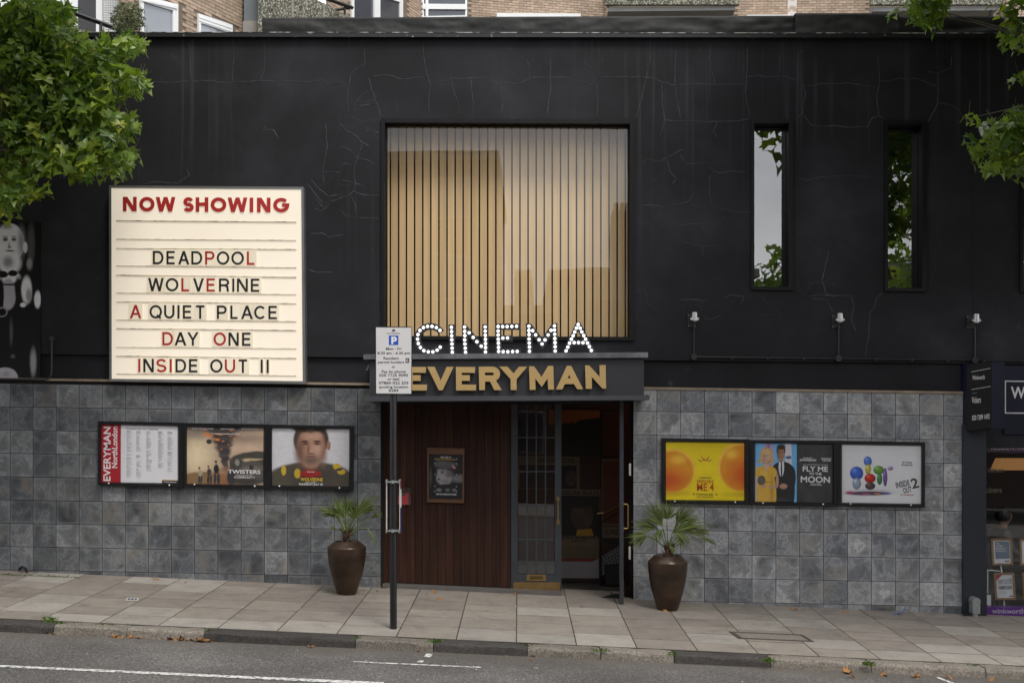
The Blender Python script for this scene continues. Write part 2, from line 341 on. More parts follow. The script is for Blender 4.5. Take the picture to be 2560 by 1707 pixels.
def mk_glass(name, tint=(1, 1, 1), ior=1.5, rough=0.0, wob=0.0, boost=1.0):
    m, n, l, b = nodes(name); MC[name] = m
    n.remove(b); out = n['Material Output']
    tr = n.new("ShaderNodeBsdfTransparent"); tr.inputs[0].default_value = c4(tint)
    gl = n.new("ShaderNodeBsdfGlossy"); gl.inputs['Roughness'].default_value = rough; gl.inputs['Color'].default_value = (1, 1, 1, 1)
    # Schlick reflectance of a pane (both faces), the same from either side
    ge = n.new("ShaderNodeNewGeometry"); dt = n.new("ShaderNodeVectorMath"); dt.operation = 'DOT_PRODUCT'; l.new(ge.outputs['Incoming'], dt.inputs[0]); l.new(ge.outputs['Normal'], dt.inputs[1])
    ab = n.new("ShaderNodeMath"); ab.operation = 'ABSOLUTE'; l.new(dt.outputs['Value'], ab.inputs[0])
    om = n.new("ShaderNodeMath"); om.operation = 'SUBTRACT'; om.inputs[0].default_value = 1.0; l.new(ab.outputs[0], om.inputs[1])
    pw = n.new("ShaderNodeMath"); pw.operation = 'POWER'; pw.inputs[1].default_value = 5.0; l.new(om.outputs[0], pw.inputs[0])
    f0 = min(.5, 2 * ((ior - 1) / (ior + 1)) ** 2 * boost)
    mu = n.new("ShaderNodeMath"); mu.operation = 'MULTIPLY_ADD'; mu.inputs[1].default_value = 1 - f0; mu.inputs[2].default_value = f0; l.new(pw.outputs[0], mu.inputs[0])
    ms = n.new("ShaderNodeMixShader"); l.new(mu.outputs[0], ms.inputs[0]); l.new(tr.outputs[0], ms.inputs[1]); l.new(gl.outputs[0], ms.inputs[2]); l.new(ms.outputs[0], out.inputs[0])
    if wob:
        t = n.new("ShaderNodeTexCoord"); ns = n.new("ShaderNodeTexNoise"); ns.inputs['Scale'].default_value = .9; ns.inputs['Detail'].default_value = 1
        bn = n.new("ShaderNodeBump"); bn.inputs['Strength'].default_value = wob; bn.inputs['Distance'].default_value = .02
        l.new(t.outputs['Object'], ns.inputs['Vector']); l.new(ns.outputs['Fac'], bn.inputs['Height']); l.new(bn.outputs[0], gl.inputs['Normal'])
    return m
M_GLASS = mk_glass("clear_glass", (.97, .97, .95), 1.52, wob=.10, boost=.8)
M_GLASSN = mk_glass("dark_room_glass", (.80, .82, .82), 1.52, wob=.16, boost=2.6)
M_GLASSD = mk_glass("door_glass", (.90, .92, .92), 1.5, wob=.1, boost=1.0)
M_GLASSP = mk_glass("poster_glass", (.97, .97, .97), 1.45, boost=.5)

def mk_leaf(name, c1, c2, tr, spec=.5):
    m, n, l, b = nodes(name); MC[name] = m
    oi = n.new("ShaderNodeObjectInfo"); ge = n.new("ShaderNodeNewGeometry")
    t = n.new("ShaderNodeTexCoord"); ns = n.new("ShaderNodeTexNoise"); ns.inputs['Scale'].default_value = 2.3; ns.inputs['Detail'].default_value = 3; l.new(t.outputs['Object'], ns.inputs['Vector'])
    ad = n.new("ShaderNodeMath"); ad.operation = 'ADD'; l.new(ge.outputs['Random Per Island'], ad.inputs[0]); l.new(oi.outputs['Random'], ad.inputs[1])
    fr = n.new("ShaderNodeMath"); fr.operation = 'FRACT'; l.new(ad.outputs[0], fr.inputs[0])
    r = ramp(n, [(0, c2), (.6, c1), (.93, tuple(x * 1.35 for x in c1)), (1, (c1[0] * 2.0, c1[1] * 1.5, c1[2] * 1.1))]); l.new(fr.outputs[0], r.inputs['Fac'])
    l.new(r.outputs[0], b.inputs['Base Color']); b.inputs['Roughness'].default_value = .33; b.inputs['Specular IOR Level'].default_value = spec
    tl = n.new("ShaderNodeBsdfTranslucent"); hs = n.new("ShaderNodeHueSaturation"); hs.inputs['Value'].default_value = 1.6; hs.inputs['Saturation'].default_value = 1.1; l.new(r.outputs[0], hs.inputs['Color']); l.new(hs.outputs[0], tl.inputs['Color'])
    ms = n.new("ShaderNodeMixShader"); ms.inputs[0].default_value = tr; l.new(b.outputs[0], ms.inputs[1]); l.new(tl.outputs[0], ms.inputs[2]); l.new(ms.outputs[0], n['Material Output'].inputs[0])
    return m
M_LEAF = mk_leaf("plane_leaf", (.165, .240, .036), (.070, .135, .026), .45)
M_LEAFY = mk_leaf("young_leaf", (.26, .29, .07), (.15, .21, .05), .4)
M_PALM = mk_leaf("palm_leaf", (.150, .190, .052), (.065, .110, .034), .25)
M_SHRUB = mk_leaf("shrub_leaf", (.085, .100, .035), (.04, .055, .022), .2)

M_PAINT = pm("black_paint", (.016, .016, .018), (.010, .010, .011), 5, .42, .06)
M_FRAME = pm("black_gloss_frame", (.008, .008, .009), (.006, .006, .007), 8, .32, .03)
M_WFR = pm("window_frame_black", (.0065, .0065, .0072), (.004, .004, .0045), 9, .5, .1, spec=.25)
M_COPE = None
def mk_coping():
    m, n, l, b = nodes("coping_paint")
    t = n.new("ShaderNodeTexCoord"); ns = n.new("ShaderNodeTexNoise"); ns.inputs['Scale'].default_value = 16; ns.inputs['Detail'].default_value = 8; l.new(t.outputs['Object'], ns.inputs['Vector'])
    r = ramp(n, [(.61, (.010, .010, .012)), (.67, (.06, .058, .056)), (.73, (.40, .39, .36))]); l.new(ns.outputs['Fac'], r.inputs['Fac']); l.new(r.outputs[0], b.inputs['Base Color']); b.inputs['Roughness'].default_value = .5
    return m
M_COPE = mk_coping()
M_FELT = pm("roof_felt", (.017, .0165, .016), (.0085, .0085, .0085), 3, .62, .5, stretch=(2.2, 1, .5))
M_TRIM = pm("stone_trim", (.30, .23, .16), (.17, .13, .09), 5, .7, .15)
M_GOLD = pm("brass_gold", (.50, .345, .145), (.40, .265, .105), 1.3, .42, 0, 5, .25, stretch=(.4, 1, 2.5))
M_BRASS = pm("old_brass", (.34, .22, .085), (.24, .15, .06), 9, .35, .05, metal=.75)
M_LEAD = pm("lead_sheet", (.20, .205, .22), (.09, .092, .10), 5, .42, .15, metal=.45)
M_FASCIA = pm("dark_blue_grey", (.022, .022, .027), (.016, .016, .020), 1.2, .5, .05)
M_DOORP = pm("door_blue_grey", (.036, .040, .047), (.026, .029, .034), 4, .38, .05)
M_LIP = pm("canopy_lip_paint", (.055, .056, .066), (.040, .041, .049), 2, .42, .05)
M_PLANK = pm("stained_plank", (.050, .0185, .0105), (.022, .0088, .0056), 2.0, .6, .2, 8, stretch=(9, 9, .5), rnd=.28, spec=.2)
M_SLAT = pm("pale_pine", (.74, .52, .285), (.60, .405, .21), 1.6, .6, .05, 7, stretch=(14, 14, .35), rnd=.10)
M_BLACK = pm("deep_black", (.006, .006, .006), (.004, .004, .004), 3, .8)
M_DARK = pm("dark_room", (.012, .011, .011), (.008, .008, .008), 2, .8)
M_STEEL = pm("brushed_steel", (.80, .80, .78), (.62, .62, .60), 6, .28, 0, metal=.7)
M_GALV = pm("galvanised", (.34, .35, .35), (.26, .27, .27), 14, .45, .1, metal=.5)
M_POLE = pm("pole_paint", (.012, .012, .013), (.008, .008, .009), 9, .33, .1)
M_POT = pm("bronze_glaze", (.066, .040, .024), (.024, .0145, .0095), 3.2, .30, .10, 6, metal=.35, stretch=(1, 1, 2))
M_SOIL = pm("soil", (.03, .022, .015), (.015, .011, .008), 20, .95, .5)
M_FIBRE = pm("palm_fibre", (.075, .038, .017), (.035, .017, .009), 25, .9, .5)
M_WHITE = pm("white_paint", (.78, .78, .77), (.72, .72, .71), 3, .5)
M_CREAM = pm("letter_plate_cream", (.74, .68, .56), (.68, .61, .48), 6, .4, rnd=.06, emis=(1, .84, .60), estr=.09)
M_RED = pm("sign_red", (.44, .022, .019), (.38, .018, .016), 4, .45)
M_INK = pm("ink_black", (.014, .014, .016), (.010, .010, .011), 4, .45)
M_LIGHTBOX = pm("backlit_acrylic", (.72, .66, .57), (.69, .62, .52), .9, .35, emis=(1, .87, .68), estr=.17)
M_RAILC = pm("dirty_rail", (.50, .44, .34), (.09, .078, .06), 9, .6, stretch=(1.2, 1, 1), lo=.36, hi=.52)
M_ALU = pm("grey_aluminium", (.22, .22, .22), (.17, .17, .17), 3, .4, metal=.5)
M_SIGN = pm("sign_plate", (.60, .585, .58), (.55, .54, .535), 3, .45)
M_BLUE = pm("sign_blue", (.012, .075, .42), (.010, .065, .38), 4, .4)
M_MORTAR = pm("mortar_bed", (.040, .034, .026), (.020, .021, .011), 6, .95)
M_MOSS = pm("moss", (.085, .105, .025), (.04, .055, .015), 15, .95, .6)
M_LINE = pm("road_paint", (.60, .59, .56), (.10, .097, .094), 26, .75, lo=.36, hi=.54, detail=9)
M_BRICK = pm("buff_brick", (.45, .345, .255), (.33, .245, .18), 7, .85, .2, rnd=.20)
M_BRICKJ = pm("brick_joint", (.20, .155, .115), (.15, .115, .085), 5, .9)
M_CONC = pm("concrete", (.30, .28, .25), (.22, .205, .185), 2.5, .85, .1)
M_UPVC = pm("white_upvc", (.82, .83, .83), (.77, .78, .78), 2, .35)
M_BULB = pm("lit_bulb", (1, 1, 1), (1, 1, 1), 1, .5, emis=(1, .99, .97), estr=.55)
M_WOODF = pm("poster_wood", (.135, .062, .030), (.10, .045, .022), 3, .35, 0, 6, stretch=(1, 1, 5))
M_NAVY = pm("shop_navy", (.017, .021, .030), (.013, .016, .023), 2, .35)
M_BLUEB = pm("fascia_navy", (.006, .008, .026), (.005, .006, .020), 2, .3)
M_PURPLE = pm("purple_vinyl", (.085, .018, .17), (.07, .014, .14), 2, .35)
M_OAK = pm("oak_frame", (.26, .135, .05), (.19, .095, .035), 5, .45, stretch=(1, 1, 4))
def mk_pebble():
    m, n, l, b = nodes("pebbledash")
    t = n.new("ShaderNodeTexCoord"); vo = n.new("ShaderNodeTexVoronoi"); vo.inputs['Scale'].default_value = 22; l.new(t.outputs['Object'], vo.inputs['Vector'])
    s = n.new("ShaderNodeSeparateColor"); l.new(vo.outputs['Color'], s.inputs[0])
    r = ramp(n, [(0, (.10, .10, .075)), (.5, (.28, .275, .215)), (1, (.52, .51, .43))]); l.new(s.outputs[0], r.inputs['Fac'])
    r2 = ramp(n, [(.25, (1, 1, 1)), (.6, (.35, .34, .30))]); l.new(vo.outputs['Distance'], r2.inputs['Fac'])
    mm = n.new("ShaderNodeMix"); mm.data_type = 'RGBA'; mm.blend_type = 'MULTIPLY'; mm.inputs[0].default_value = 1; l.new(r.outputs[0], mm.inputs[6]); l.new(r2.outputs[0], mm.inputs[7]); l.new(mm.outputs[2], b.inputs['Base Color'])
    b.inputs['Roughness'].default_value = .9
    bn = n.new("ShaderNodeBump"); bn.inputs['Strength'].default_value = .8; bn.inputs['Distance'].default_value = .02; bn.invert = True; l.new(vo.outputs['Distance'], bn.inputs['Height']); l.new(bn.outputs[0], b.inputs['Normal'])
    return m
M_PEB = mk_pebble()
def flat(name, c, rough=.5): return pm(name, c, tuple(x * .93 for x in c), 3, rough, spec=.3)

# ------------------------------------------------------------------ lettering
_tc = {}
def text_geo(body, off=0.0):
    k = (body, off)
    if k not in _tc:
        c = bpy.data.curves.new("tmp", 'FONT'); c.body = body; c.offset = off; c.resolution_u = 3
        o = bpy.data.objects.new("tmp", c)
        me = bpy.data.meshes.new_from_object(o)
        vs = [(v.co.x, v.co.y) for v in me.vertices]; fs = [tuple(p.vertices) for p in me.polygons]
        bpy.data.objects.remove(o); bpy.data.curves.remove(c); bpy.data.meshes.remove(me)
        _tc[k] = (vs, fs)
    return _tc[k]
CAPH = None
def text(parent, name, body, m, fn, x0, x1, yb, h, off=.015, slope=0.0, smb=None):
    off = min(off, .022)
    # fn maps (x, y) of the print surface (y down) to a world point; text fitted between x0 and x1 on baseline yb with cap height h
    global CAPH
    if CAPH is None: CAPH = max(v[1] for v in text_geo("H")[0])
    vs, fs = text_geo(body, off)
    if not vs: return None
    a, b = min(v[0] for v in vs), max(v[0] for v in vs)
    k = (x1 - x0) / (b - a)
    pts = []
    for x, y in vs:
        X = x0 + (x - a) * k
        pts.append(fn(X, yb - y / CAPH * h + slope * (X - x0)))
    mb = MB().add(pts, fs)
    if smb is not None:
        smb.add(pts, fs); return None
    return mb.obj(name, m, parent, recalc=False)
def pxmap(y): return lambda X, Y: W(X, Y, y)
def quadmap(c, y):
    q = qpx(c, y)
    def fn(u, v):                                   # u right, v down, 0..1
        a = q[0].lerp(q[1], u); b = q[3].lerp(q[2], u); p = a.lerp(b, v); p.y = y; return p
    return fn
def lay(fn, k): return lambda u, v: fn(u, v) + Vector((0, -0.0007 * k, 0))
def shape(parent, name, fn, pts, m, k=1, label=None):
    o = MB().add([lay(fn, k)(u, v) for u, v in pts], [tuple(range(len(pts)))]).obj(name, m, parent, recalc=False)
    if label: o["label"] = label
    return o
def ell(cx, cy, rx, ry, a0=0, a1=360, n=28):
    return [(cx + rx * math.cos(math.radians(lerp(a0, a1, i / n))), cy + ry * math.sin(math.radians(lerp(a0, a1, i / n)))) for i in range(n if a1 - a0 >= 360 else n + 1)]

# stroke capitals: centre lines in a unit box (x 0..1 right, y 0..1 down), arcs sampled
def arc(cx, cy, rx, ry, a0, a1, n=14):
    return [(cx + rx * math.cos(math.radians(lerp(a0, a1, i / n))), cy - ry * math.sin(math.radians(lerp(a0, a1, i / n)))) for i in range(n + 1)]
def glyph(c):
    if c == 'A': return [[(0, 1), (.5, 0), (1, 1)], [(.17, .66), (.83, .66)]]
    if c == 'C': return [arc(.52, .5, .52, .5, 42, 318, 22)]
    if c == 'D': return [[(0, 1), (0, 0), (.45, 0)] + arc(.45, .5, .55, .5, 90, -90, 16)[1:] + [(0, 1)]]
    if c == 'E': return [[(1, 0), (0, 0), (0, 1), (1, 1)], [(0, .48), (.92, .48)]]
    if c == 'G': return [arc(.52, .5, .52, .5, 42, 360, 24) + [(.58, .5)]]
    if c == 'H': return [[(0, 0), (0, 1)], [(1, 0), (1, 1)], [(0, .47), (1, .47)]]
    if c == 'I': return [[(.5, 0), (.5, 1)]]
    if c == 'L': return [[(0, 0), (0, 1), (1, 1)]]
    if c == 'N': return [[(0, 1), (0, 0), (1, 1), (1, 0)]]
    if c in 'OQ': return [arc(.5, .5, .5, .5, 0, 360, 30)] + ([[(.62, .78), (.98, 1.08)]] if c == 'Q' else [])
    if c == 'P': return [[(0, 1), (0, 0), (.6, 0)] + arc(.6, .28, .4, .28, 90, -90, 12)[1:] + [(0, .56)]]
    if c == 'R': return [[(0, 1), (0, 0), (.6, 0)] + arc(.6, .26, .4, .26, 90, -90, 12)[1:] + [(0, .52)], [(.6, .52), (.9, .64), (.98, 1)]]
    if c == 'S': return [arc(.5, .255, .47, .255, 20, 270, 14) + arc(.5, .755, .5, .245, 90, -160, 14)[1:]]
    if c == 'T': return [[(0, 0), (1, 0)], [(.5, 0), (.5, 1)]]
    if c == 'U': return [[(0, 0), (0, .62)] + arc(.5, .62, .5, .38, 180, 360, 16)[1:] + [(1, 0)]]
    if c == 'V': return [[(0, 0), (.5, 1), (1, 0)]]
    if c == 'W': return [[(0, 0), (.25, 1), (.5, 0), (.75, 1), (1, 0)]]
    if c == 'Y': return [[(0, 0), (.5, .55), (1, 0)], [(.5, .55), (.5, 1)]]
    return []
def strokes(c, x0, x1, y0, y1, t):
    """thick polygons (lists of quads as point lists) in box coordinates; t stroke width"""
    out = []
    h = t / 2
    w0, xc, k = x1 - x0, (x0 + x1) / 2, t * 1.12
    def leg(ax, bx, ya, yb): return [(ax - k / 2, ya), (ax + k / 2, ya), (bx + k / 2, yb), (bx - k / 2, yb)]
    def seq(qs): return [z for q in qs for z in (q, None)]
    if c == 'V': return seq([leg(x0 + k / 2, xc, y0, y1), leg(x1 - k / 2, xc, y0, y1)])
    if c == 'A':
        ym = y0 + (y1 - y0) * .60; f = (ym + h - y0) / (y1 - y0); a = lerp(xc, x0 + k / 2, f)
        return seq([leg(xc, x0 + k / 2, y0, y1), leg(xc, x1 - k / 2, y0, y1), [(a, ym), (2 * xc - a, ym), (2 * xc - a, ym + t * .9), (a, ym + t * .9)]])
    if c == 'W':
        k = t * 1.05; b1, b2 = x0 + w0 * .27, x1 - w0 * .27
        return seq([leg(x0 + k / 2, b1, y0, y1), leg(xc, b1, y0, y1), leg(xc, b2, y0, y1), leg(x1 - k / 2, b2, y0, y1)])
    if c == 'N':
        k = t * 1.25
        return seq([[(x0, y0), (x0 + t, y0), (x0 + t, y1), (x0, y1)], [(x1 - t, y0), (x1, y0), (x1, y1), (x1 - t, y1)], [(x0, y0), (x0 + k, y0), (x1, y1), (x1 - k, y1)]])
    if c == 'Y':
        ym = y0 + (y1 - y0) * .58
        return seq([leg(x0 + k / 2, xc, y0, ym), leg(x1 - k / 2, xc, y0, ym), [(xc - h, ym - h), (xc + h, ym - h), (xc + h, y1), (xc - h, y1)]])
    flatends = c in 'AVWMNY'
    for pl in glyph(c):
        w = max(x1 - x0 - t, 0.001); hh = y1 - y0 - t
        if c in 'VWA' and len(pl) > 2:
            pts = [(x0 + h + x * w, y0 + y * (y1 - y0)) for x, y in pl]
        elif c == 'A': pts = [(x0 + h + x * w, y0 + h + y * hh) for x, y in pl]
        elif c == 'N': pts = [(x0 + h + x * w, y0 + y * (y1 - y0)) for x, y in pl]
        elif c in 'HITUY': 
            pts = [(x0 + h + x * w, (y0 + y * (y1 - y0)) if not (c == 'T' and pl[0][1] == pl[-1][1]) and not (c == 'H' and pl[0][1] == pl[1][1]) and not (c == 'U' and y > .5) else y0 + h + y * hh) for x, y in pl]
        else:
            pts = [(x0 + h + x * w, y0 + h + y * hh) for x, y in pl]
            if c in 'PDRL' : pts = [(x, (y1 if pl[i][1] >= .999 and i == 0 and c in 'PR' else (y0 if c == 'L' and i == 0 else y))) for i, (x, y) in enumerate(pts)]
            if c == 'R' and len(pl) == 3: pts[-1] = (pts[-1][0], y1)
        n = len(pts)
        closed = abs(pts[0][0] - pts[-1][0]) < 1e-6 and abs(pts[0][1] - pts[-1][1]) < 1e-6
        L, Rr = [], []
        for i in range(n):
            p = pts[i]
            a = pts[i - 1] if i > 0 else (pts[-2] if closed else None)
            b = pts[i + 1] if i < n - 1 else (pts[1] if closed else None)
            def nrm(u, v):
                dx, dy = v[0] - u[0], v[1] - u[1]; d = math.hypot(dx, dy) or 1; return (-dy / d, dx / d)
            if a is None: nx, ny = nrm(p, b); k = 1
            elif b is None: nx, ny = nrm(a, p); k = 1
            else:
                n1, n2 = nrm(a, p), nrm(p, b); nx, ny = n1[0] + n2[0], n1[1] + n2[1]; d = math.hypot(nx, ny) or 1; nx /= d; ny /= d
                k = 1 / max(.42, nx * n1[0] + ny * n1[1])
            # horizontal cuts at the box's top and bottom for slanted strokes
            l, r = (p[0] + nx * h * k, p[1] + ny * h * k), (p[0] - nx * h * k, p[1] - ny * h * k)
            if flatends and len(pl) >= 2 and pl[i][1] in (0, 1):
                q = a if b is None else b
                dx, dy = q[0] - p[0], q[1] - p[1]
                if abs(dy) > .1 * abs(dx) and abs(dy) > 1e-6:
                    if a is None or b is None:
                        hw = h * math.hypot(dx, dy) / abs(dy); sg = 1 if (nx > 0) else -1
                        l, r = (p[0] + sg * hw, p[1]), (p[0] - sg * hw, p[1])
                    else:
                        cl = lambda v: (v[0], min(max(v[1], y0), y1)); 
                        l, r = l, r
            L.append((l[0], min(max(l[1], y0 - (.0 if c != 'Q' else 9)), y1 + (99 if c == 'Q' else 0)))); Rr.append((r[0], min(max(r[1], y0), y1 + (99 if c == 'Q' else 0))))
        for i in range(n - 1):
            out.append([L[i], L[i + 1], Rr[i + 1], Rr[i]])
        out.append(None)
    return out
def glyph_mesh(c, x0, x1, y0, y1, t, fn):
    mb = MB(); k = 0
    for q in strokes(c, x0, x1, y0, y1, t):
        if q is None: k += 1; continue
        mb.add([fn(*p) + Vector((0, -.0009 * k, 0)) for p in q], [(0, 1, 2, 3)])
    return mb
def outline_mesh(name, loops, fn, y0, y1, m):
    """extruded letter from outline loops (first outer, others holes); fn maps loop points to (x, z)"""
    c = bpy.data.curves.new("tmp", 'CURVE'); c.dimensions = '2D'; c.fill_mode = 'BOTH'; c.extrude = (y1 - y0) / 2
    for lp in loops:
        sp = c.splines.new('POLY'); sp.points.add(len(lp) - 1); sp.use_cyclic_u = True
        for i, p in enumerate(lp):
            x, z = fn(*p); sp.points[i].co = (x, z, 0, 1)
    o = bpy.data.objects.new("tmp", c); me = bpy.data.meshes.new_from_object(o)
    for v in me.vertices: v.co = (v.co.x, (y0 + y1) / 2 - v.co.z, v.co.y)
    bpy.data.objects.remove(o); bpy.data.curves.remove(c)
    me.name = name; me.materials.clear(); me.materials.append(m); me.update()
    return me

# ================================================================== the ground
def gridmesh(x0, x1, y0, y1, nx, ny, zf):
    mb = MB()
    vs = [(lerp(x0, x1, i / nx), lerp(y0, y1, j / ny), zf(lerp(x0, x1, i / nx), lerp(y0, y1, j / ny))) for j in range(ny + 1) for i in range(nx + 1)]
    fs = [(j * (nx + 1) + i, j * (nx + 1) + i + 1, (j + 1) * (nx + 1) + i + 1, (j + 1) * (nx + 1) + i) for j in range(ny) for i in range(nx)]
    return mb.add(vs, fs)
ground = gridmesh(-300, 300, -320, 300, 6, 6, lambda x, y: -0.041 * x - 0.6 - .02 * max(0, -y - 3)).obj("ground", pm("earth", (.12, .11, .09), scale=.2, rough=.95)); tag(ground, kind="structure")
road = gridmesh(-60, 60, -12.5, -2.95, 40, 8, lambda x, y: RD(x, max(y, -7.5)) if y > -7.5 else RD(x, -7.5) + .02 * (y + 7.5)).obj("road", M_ASPH, recalc=False); tag(road, kind="structure")
far_pave = gridmesh(-60, 60, -16.5, -12.5, 4, 2, lambda x, y: -0.041 * x - .08).obj("far_pavement", M_SLABG, recalc=False); tag(far_pave, kind="structure")
def marking(p):
    a = [on_road(*q) for q in p]
    mb = MB(); n = 14
    for i in range(n):                              # follow the camber
        q = [a[0].lerp(a[1], i / n), a[0].lerp(a[1], (i + 1) / n), a[3].lerp(a[2], (i + 1) / n), a[3].lerp(a[2], i / n)]
        mb.add([(v.x, v.y, RD(v.x, v.y) + .004) for v in q], [(0, 1, 2, 3)])
    return mb.obj("road_marking", M_LINE, road, recalc=False)
marking([(-60, 1659.5), (960, 1705), (960, 1712), (-60, 1664.5)])
marking([(884, 1652.5), (1204, 1667), (1204, 1669.5), (884, 1655)])
marking([(1066, 1633.5), (1082, 1634.5), (1076, 1642.5), (1059, 1642)])
marking([(1047, 1650), (1060, 1651), (1057, 1655.5), (1042, 1655)])
marking([(2338, 1693), (2346, 1692), (2400, 1712), (2388, 1712)])

# pavement: bed with slabs standing a little proud of it
PW = 2.85
pave = gridmesh(-9, 9, -PW, .9, 8, 4, lambda x, y: G(x, y) - .0022).obj("pavement", M_MORTAR, recalc=False); tag(pave, kind="structure")
pave_far = gridmesh(-60, -9, -PW, .9, 2, 1, lambda x, y: G(x, y)).obj("pavement_beyond_left", M_SLABB, recalc=False); tag(pave_far, kind="structure")
pave_far2 = gridmesh(9, 60, -PW, .9, 2, 1, lambda x, y: G(x, y)).obj("pavement_beyond_right", M_SLABB, recalc=False); tag(pave_far2, kind="structure")
PITCH = .617
slab_me = {}
def slab_mesh(L, m):
    k = (round(L, 3), m.name)
    if k not in slab_me:
        w = PITCH / 2 - .0060; h = L / 2 - .0105
        T = lambda x, y, d: (x, y, G(x, y) + d)
        b = .0012
        mb = MB()
        mb.add([T(-w, -h, -.05), T(w, -h, -.05), T(w, h, -.05), T(-w, h, -.05), T(-w, -h, -b), T(w, -h, -b), T(w, h, -b), T(-w, h, -b),
                T(-w + b, -h + b, 0), T(w - b, -h + b, 0), T(w - b, h - b, 0), T(-w + b, h - b, 0)],
               [(0, 1, 5, 4), (1, 2, 6, 5), (2, 3, 7, 6), (3, 0, 4, 7), (4, 5, 9, 8), (5, 6, 10, 9), (6, 7, 11, 10), (7, 4, 8, 11), (8, 9, 10, 11)])
        slab_me[k] = mb.mesh("paving_slab", m)
    return slab_me[k]
for c in range(-11, 12):
    xc = -.03 + (c + .5) * PITCH
    y = -PW + .02
    first = True
    while y < .12:
        L = R.choice([.42, .5, .55, .6]) if not first else R.choice([.45, .6, .45, .38])
        if y + L > -.28: L = .06 - y if y < -.2 else .5
        yc = y + L / 2
        light = (yc < -PW + .75 and R.random() < .72) or R.random() < .10
        o = link("paving_slab", slab_mesh(L, M_SLABG if light else M_SLABB), pave)
        o.location = (xc, yc, G(xc, yc) + R.uniform(-.0004, .0016))
        y += L; first = False

# kerb stones
kerb = bpy.data.objects.new("kerb", None); COL.objects.link(kerb); tag(kerb, kind="structure")
KB = [-420, -210, 0, 144, 325, 516, 892, 1085, 1318, 1500, 1682, 1922, 2172, 2455, 2700, 2950]
KM = "LDDLLDLDLLDLLLD"
for i in range(len(KB) - 1):
    xa, xb = W(KB[i], 1600, -2.95).x + .004, W(KB[i + 1], 1600, -2.95).x - .004
    prof = [(-2.853, -.30), (-2.853, .0)] + [(-3.05 + .035 - .035 * math.sin(math.radians(a)), -.035 + .035 * math.cos(math.radians(a))) for a in (0, 30, 60, 90)] + [(-3.05 - .012, -.30)]
    mb = MB(); ns = 7
    rr = [[(y + R.uniform(-.004, .004), z + R.uniform(-.004, .004)) for y, z in prof] for _ in range(ns)]
    vs, fs = [], []
    n = len(prof)
    for s in range(ns):
        x = lerp(xa, xb, s / (ns - 1)); inset = .006 if s in (0, ns - 1) else 0
        for y, z in rr[s]: vs.append((x, y + (inset if y < -2.95 else 0), G(x, -2.95) + z - inset * .5))
    for s in range(ns - 1):
        for k in range(n - 1): fs.append((s * n + k, s * n + k + 1, (s + 1) * n + k + 1, (s + 1) * n + k))
    fs += [tuple(range(n)), tuple(range(ns * n - 1, (ns - 1) * n - 1, -1))]
    mb.add(vs, fs).obj("kerb_stone", M_KERBD if KM[i] == 'D' else M_KERBL, kerb)

# inspection cover and little plate in the pavement
def flushquad(c, dz): return [Vector((p.x, p.y, G(p.x, p.y) + dz)) for p in (on_pave(*q) for q in c)]
cov = thing("inspection_cover", "long rusty framed inspection cover set in the pavement near the kerb", "manhole cover", on_pave(1925, 1590))
co, ci = flushquad([(1821, 1578.5), (2006, 1586), (2036, 1604), (1846, 1596)], .005), flushquad([(1836, 1581), (2000, 1588), (2022, 1601.5), (1856, 1594)], .005)
MB().ring(co, ci, [p - Vector((0, 0, .03)) for p in co], [p - Vector((0, 0, .03)) for p in ci]).obj("frame", pm("rusty_iron", (.07, .05, .035), (.03, .024, .02), 30, .8, .5), cov)
MB().quad(*[p - Vector((0, 0, .002)) for p in ci]).obj("lid", pm("cover_concrete", (.20, .175, .15), (.13, .115, .10), 30, .9, .3), cov, recalc=False)
mr = [ci[0].lerp(ci[1], .5), ci[3].lerp(ci[2], .5)]
pl = thing("water_plate", "tiny white lettered utility plate set in the pavement at left", "utility plate", on_pave(330, 1498))
q = flushquad([(318, 1494), (348, 1495), (344, 1502), (313, 1501)], .005)
MB().quad(*q).obj("plate", flat("plate_grey", (.45, .45, .45)), pl, recalc=False)
for k in range(3):
    u0, u1 = .12 + .28 * k, .32 + .28 * k
    a = [q[0].lerp(q[1], u0), q[0].lerp(q[1], u1), q[3].lerp(q[2], u1), q[3].lerp(q[2], u0)]
    b = [a[0].lerp(a[3], .2), a[1].lerp(a[2], .2), a[1].lerp(a[2], .75), a[0].lerp(a[3], .75)]
    MB().quad(*[p + Vector((0, 0, .001)) for p in b]).obj("mark", M_INK, pl, recalc=False)

# ================================================================== the cinema building
cin = thing("cinema_building", "black rendered cinema building with grey slate tiled base and lettered canopy", "building", (0, .2, 0))
def ledge(px): return 884 + .00995 * px
def ttop(px): return 950 + .0143 * px
wins = {"big": (953, 1586, 295.5, 848.5, .0047, .004), "n1": (1878, 1983, 298, 724.5, .004, .008), "n2": (2212, 2317, 301.5, 728, .004, .008), "n3": (2551, 2660, 304, 731, .004, .008)}
wall = MB()
xs = [-900, 105, 953, 1586, 1878, 1983, 2212, 2317, 2551, 2660, 3300]
def cope_y(px): return 89.5 + .0012 * px
def wcell(x0, x1, t0, t1, b0, b1):
    nseg = max(1, int((x1 - x0) / 200))
    for i in range(nseg):
        a, b = i / nseg, (i + 1) / nseg
        X0, X1 = lerp(x0, x1, a), lerp(x0, x1, b)
        f = qpx([(X0, lerp(t0, t1, a)), (X1, lerp(t0, t1, b)), (X1, lerp(b0, b1, b)), (X0, lerp(b0, b1, a))], 0)
        wall.add(f, [(3, 2, 1, 0)])
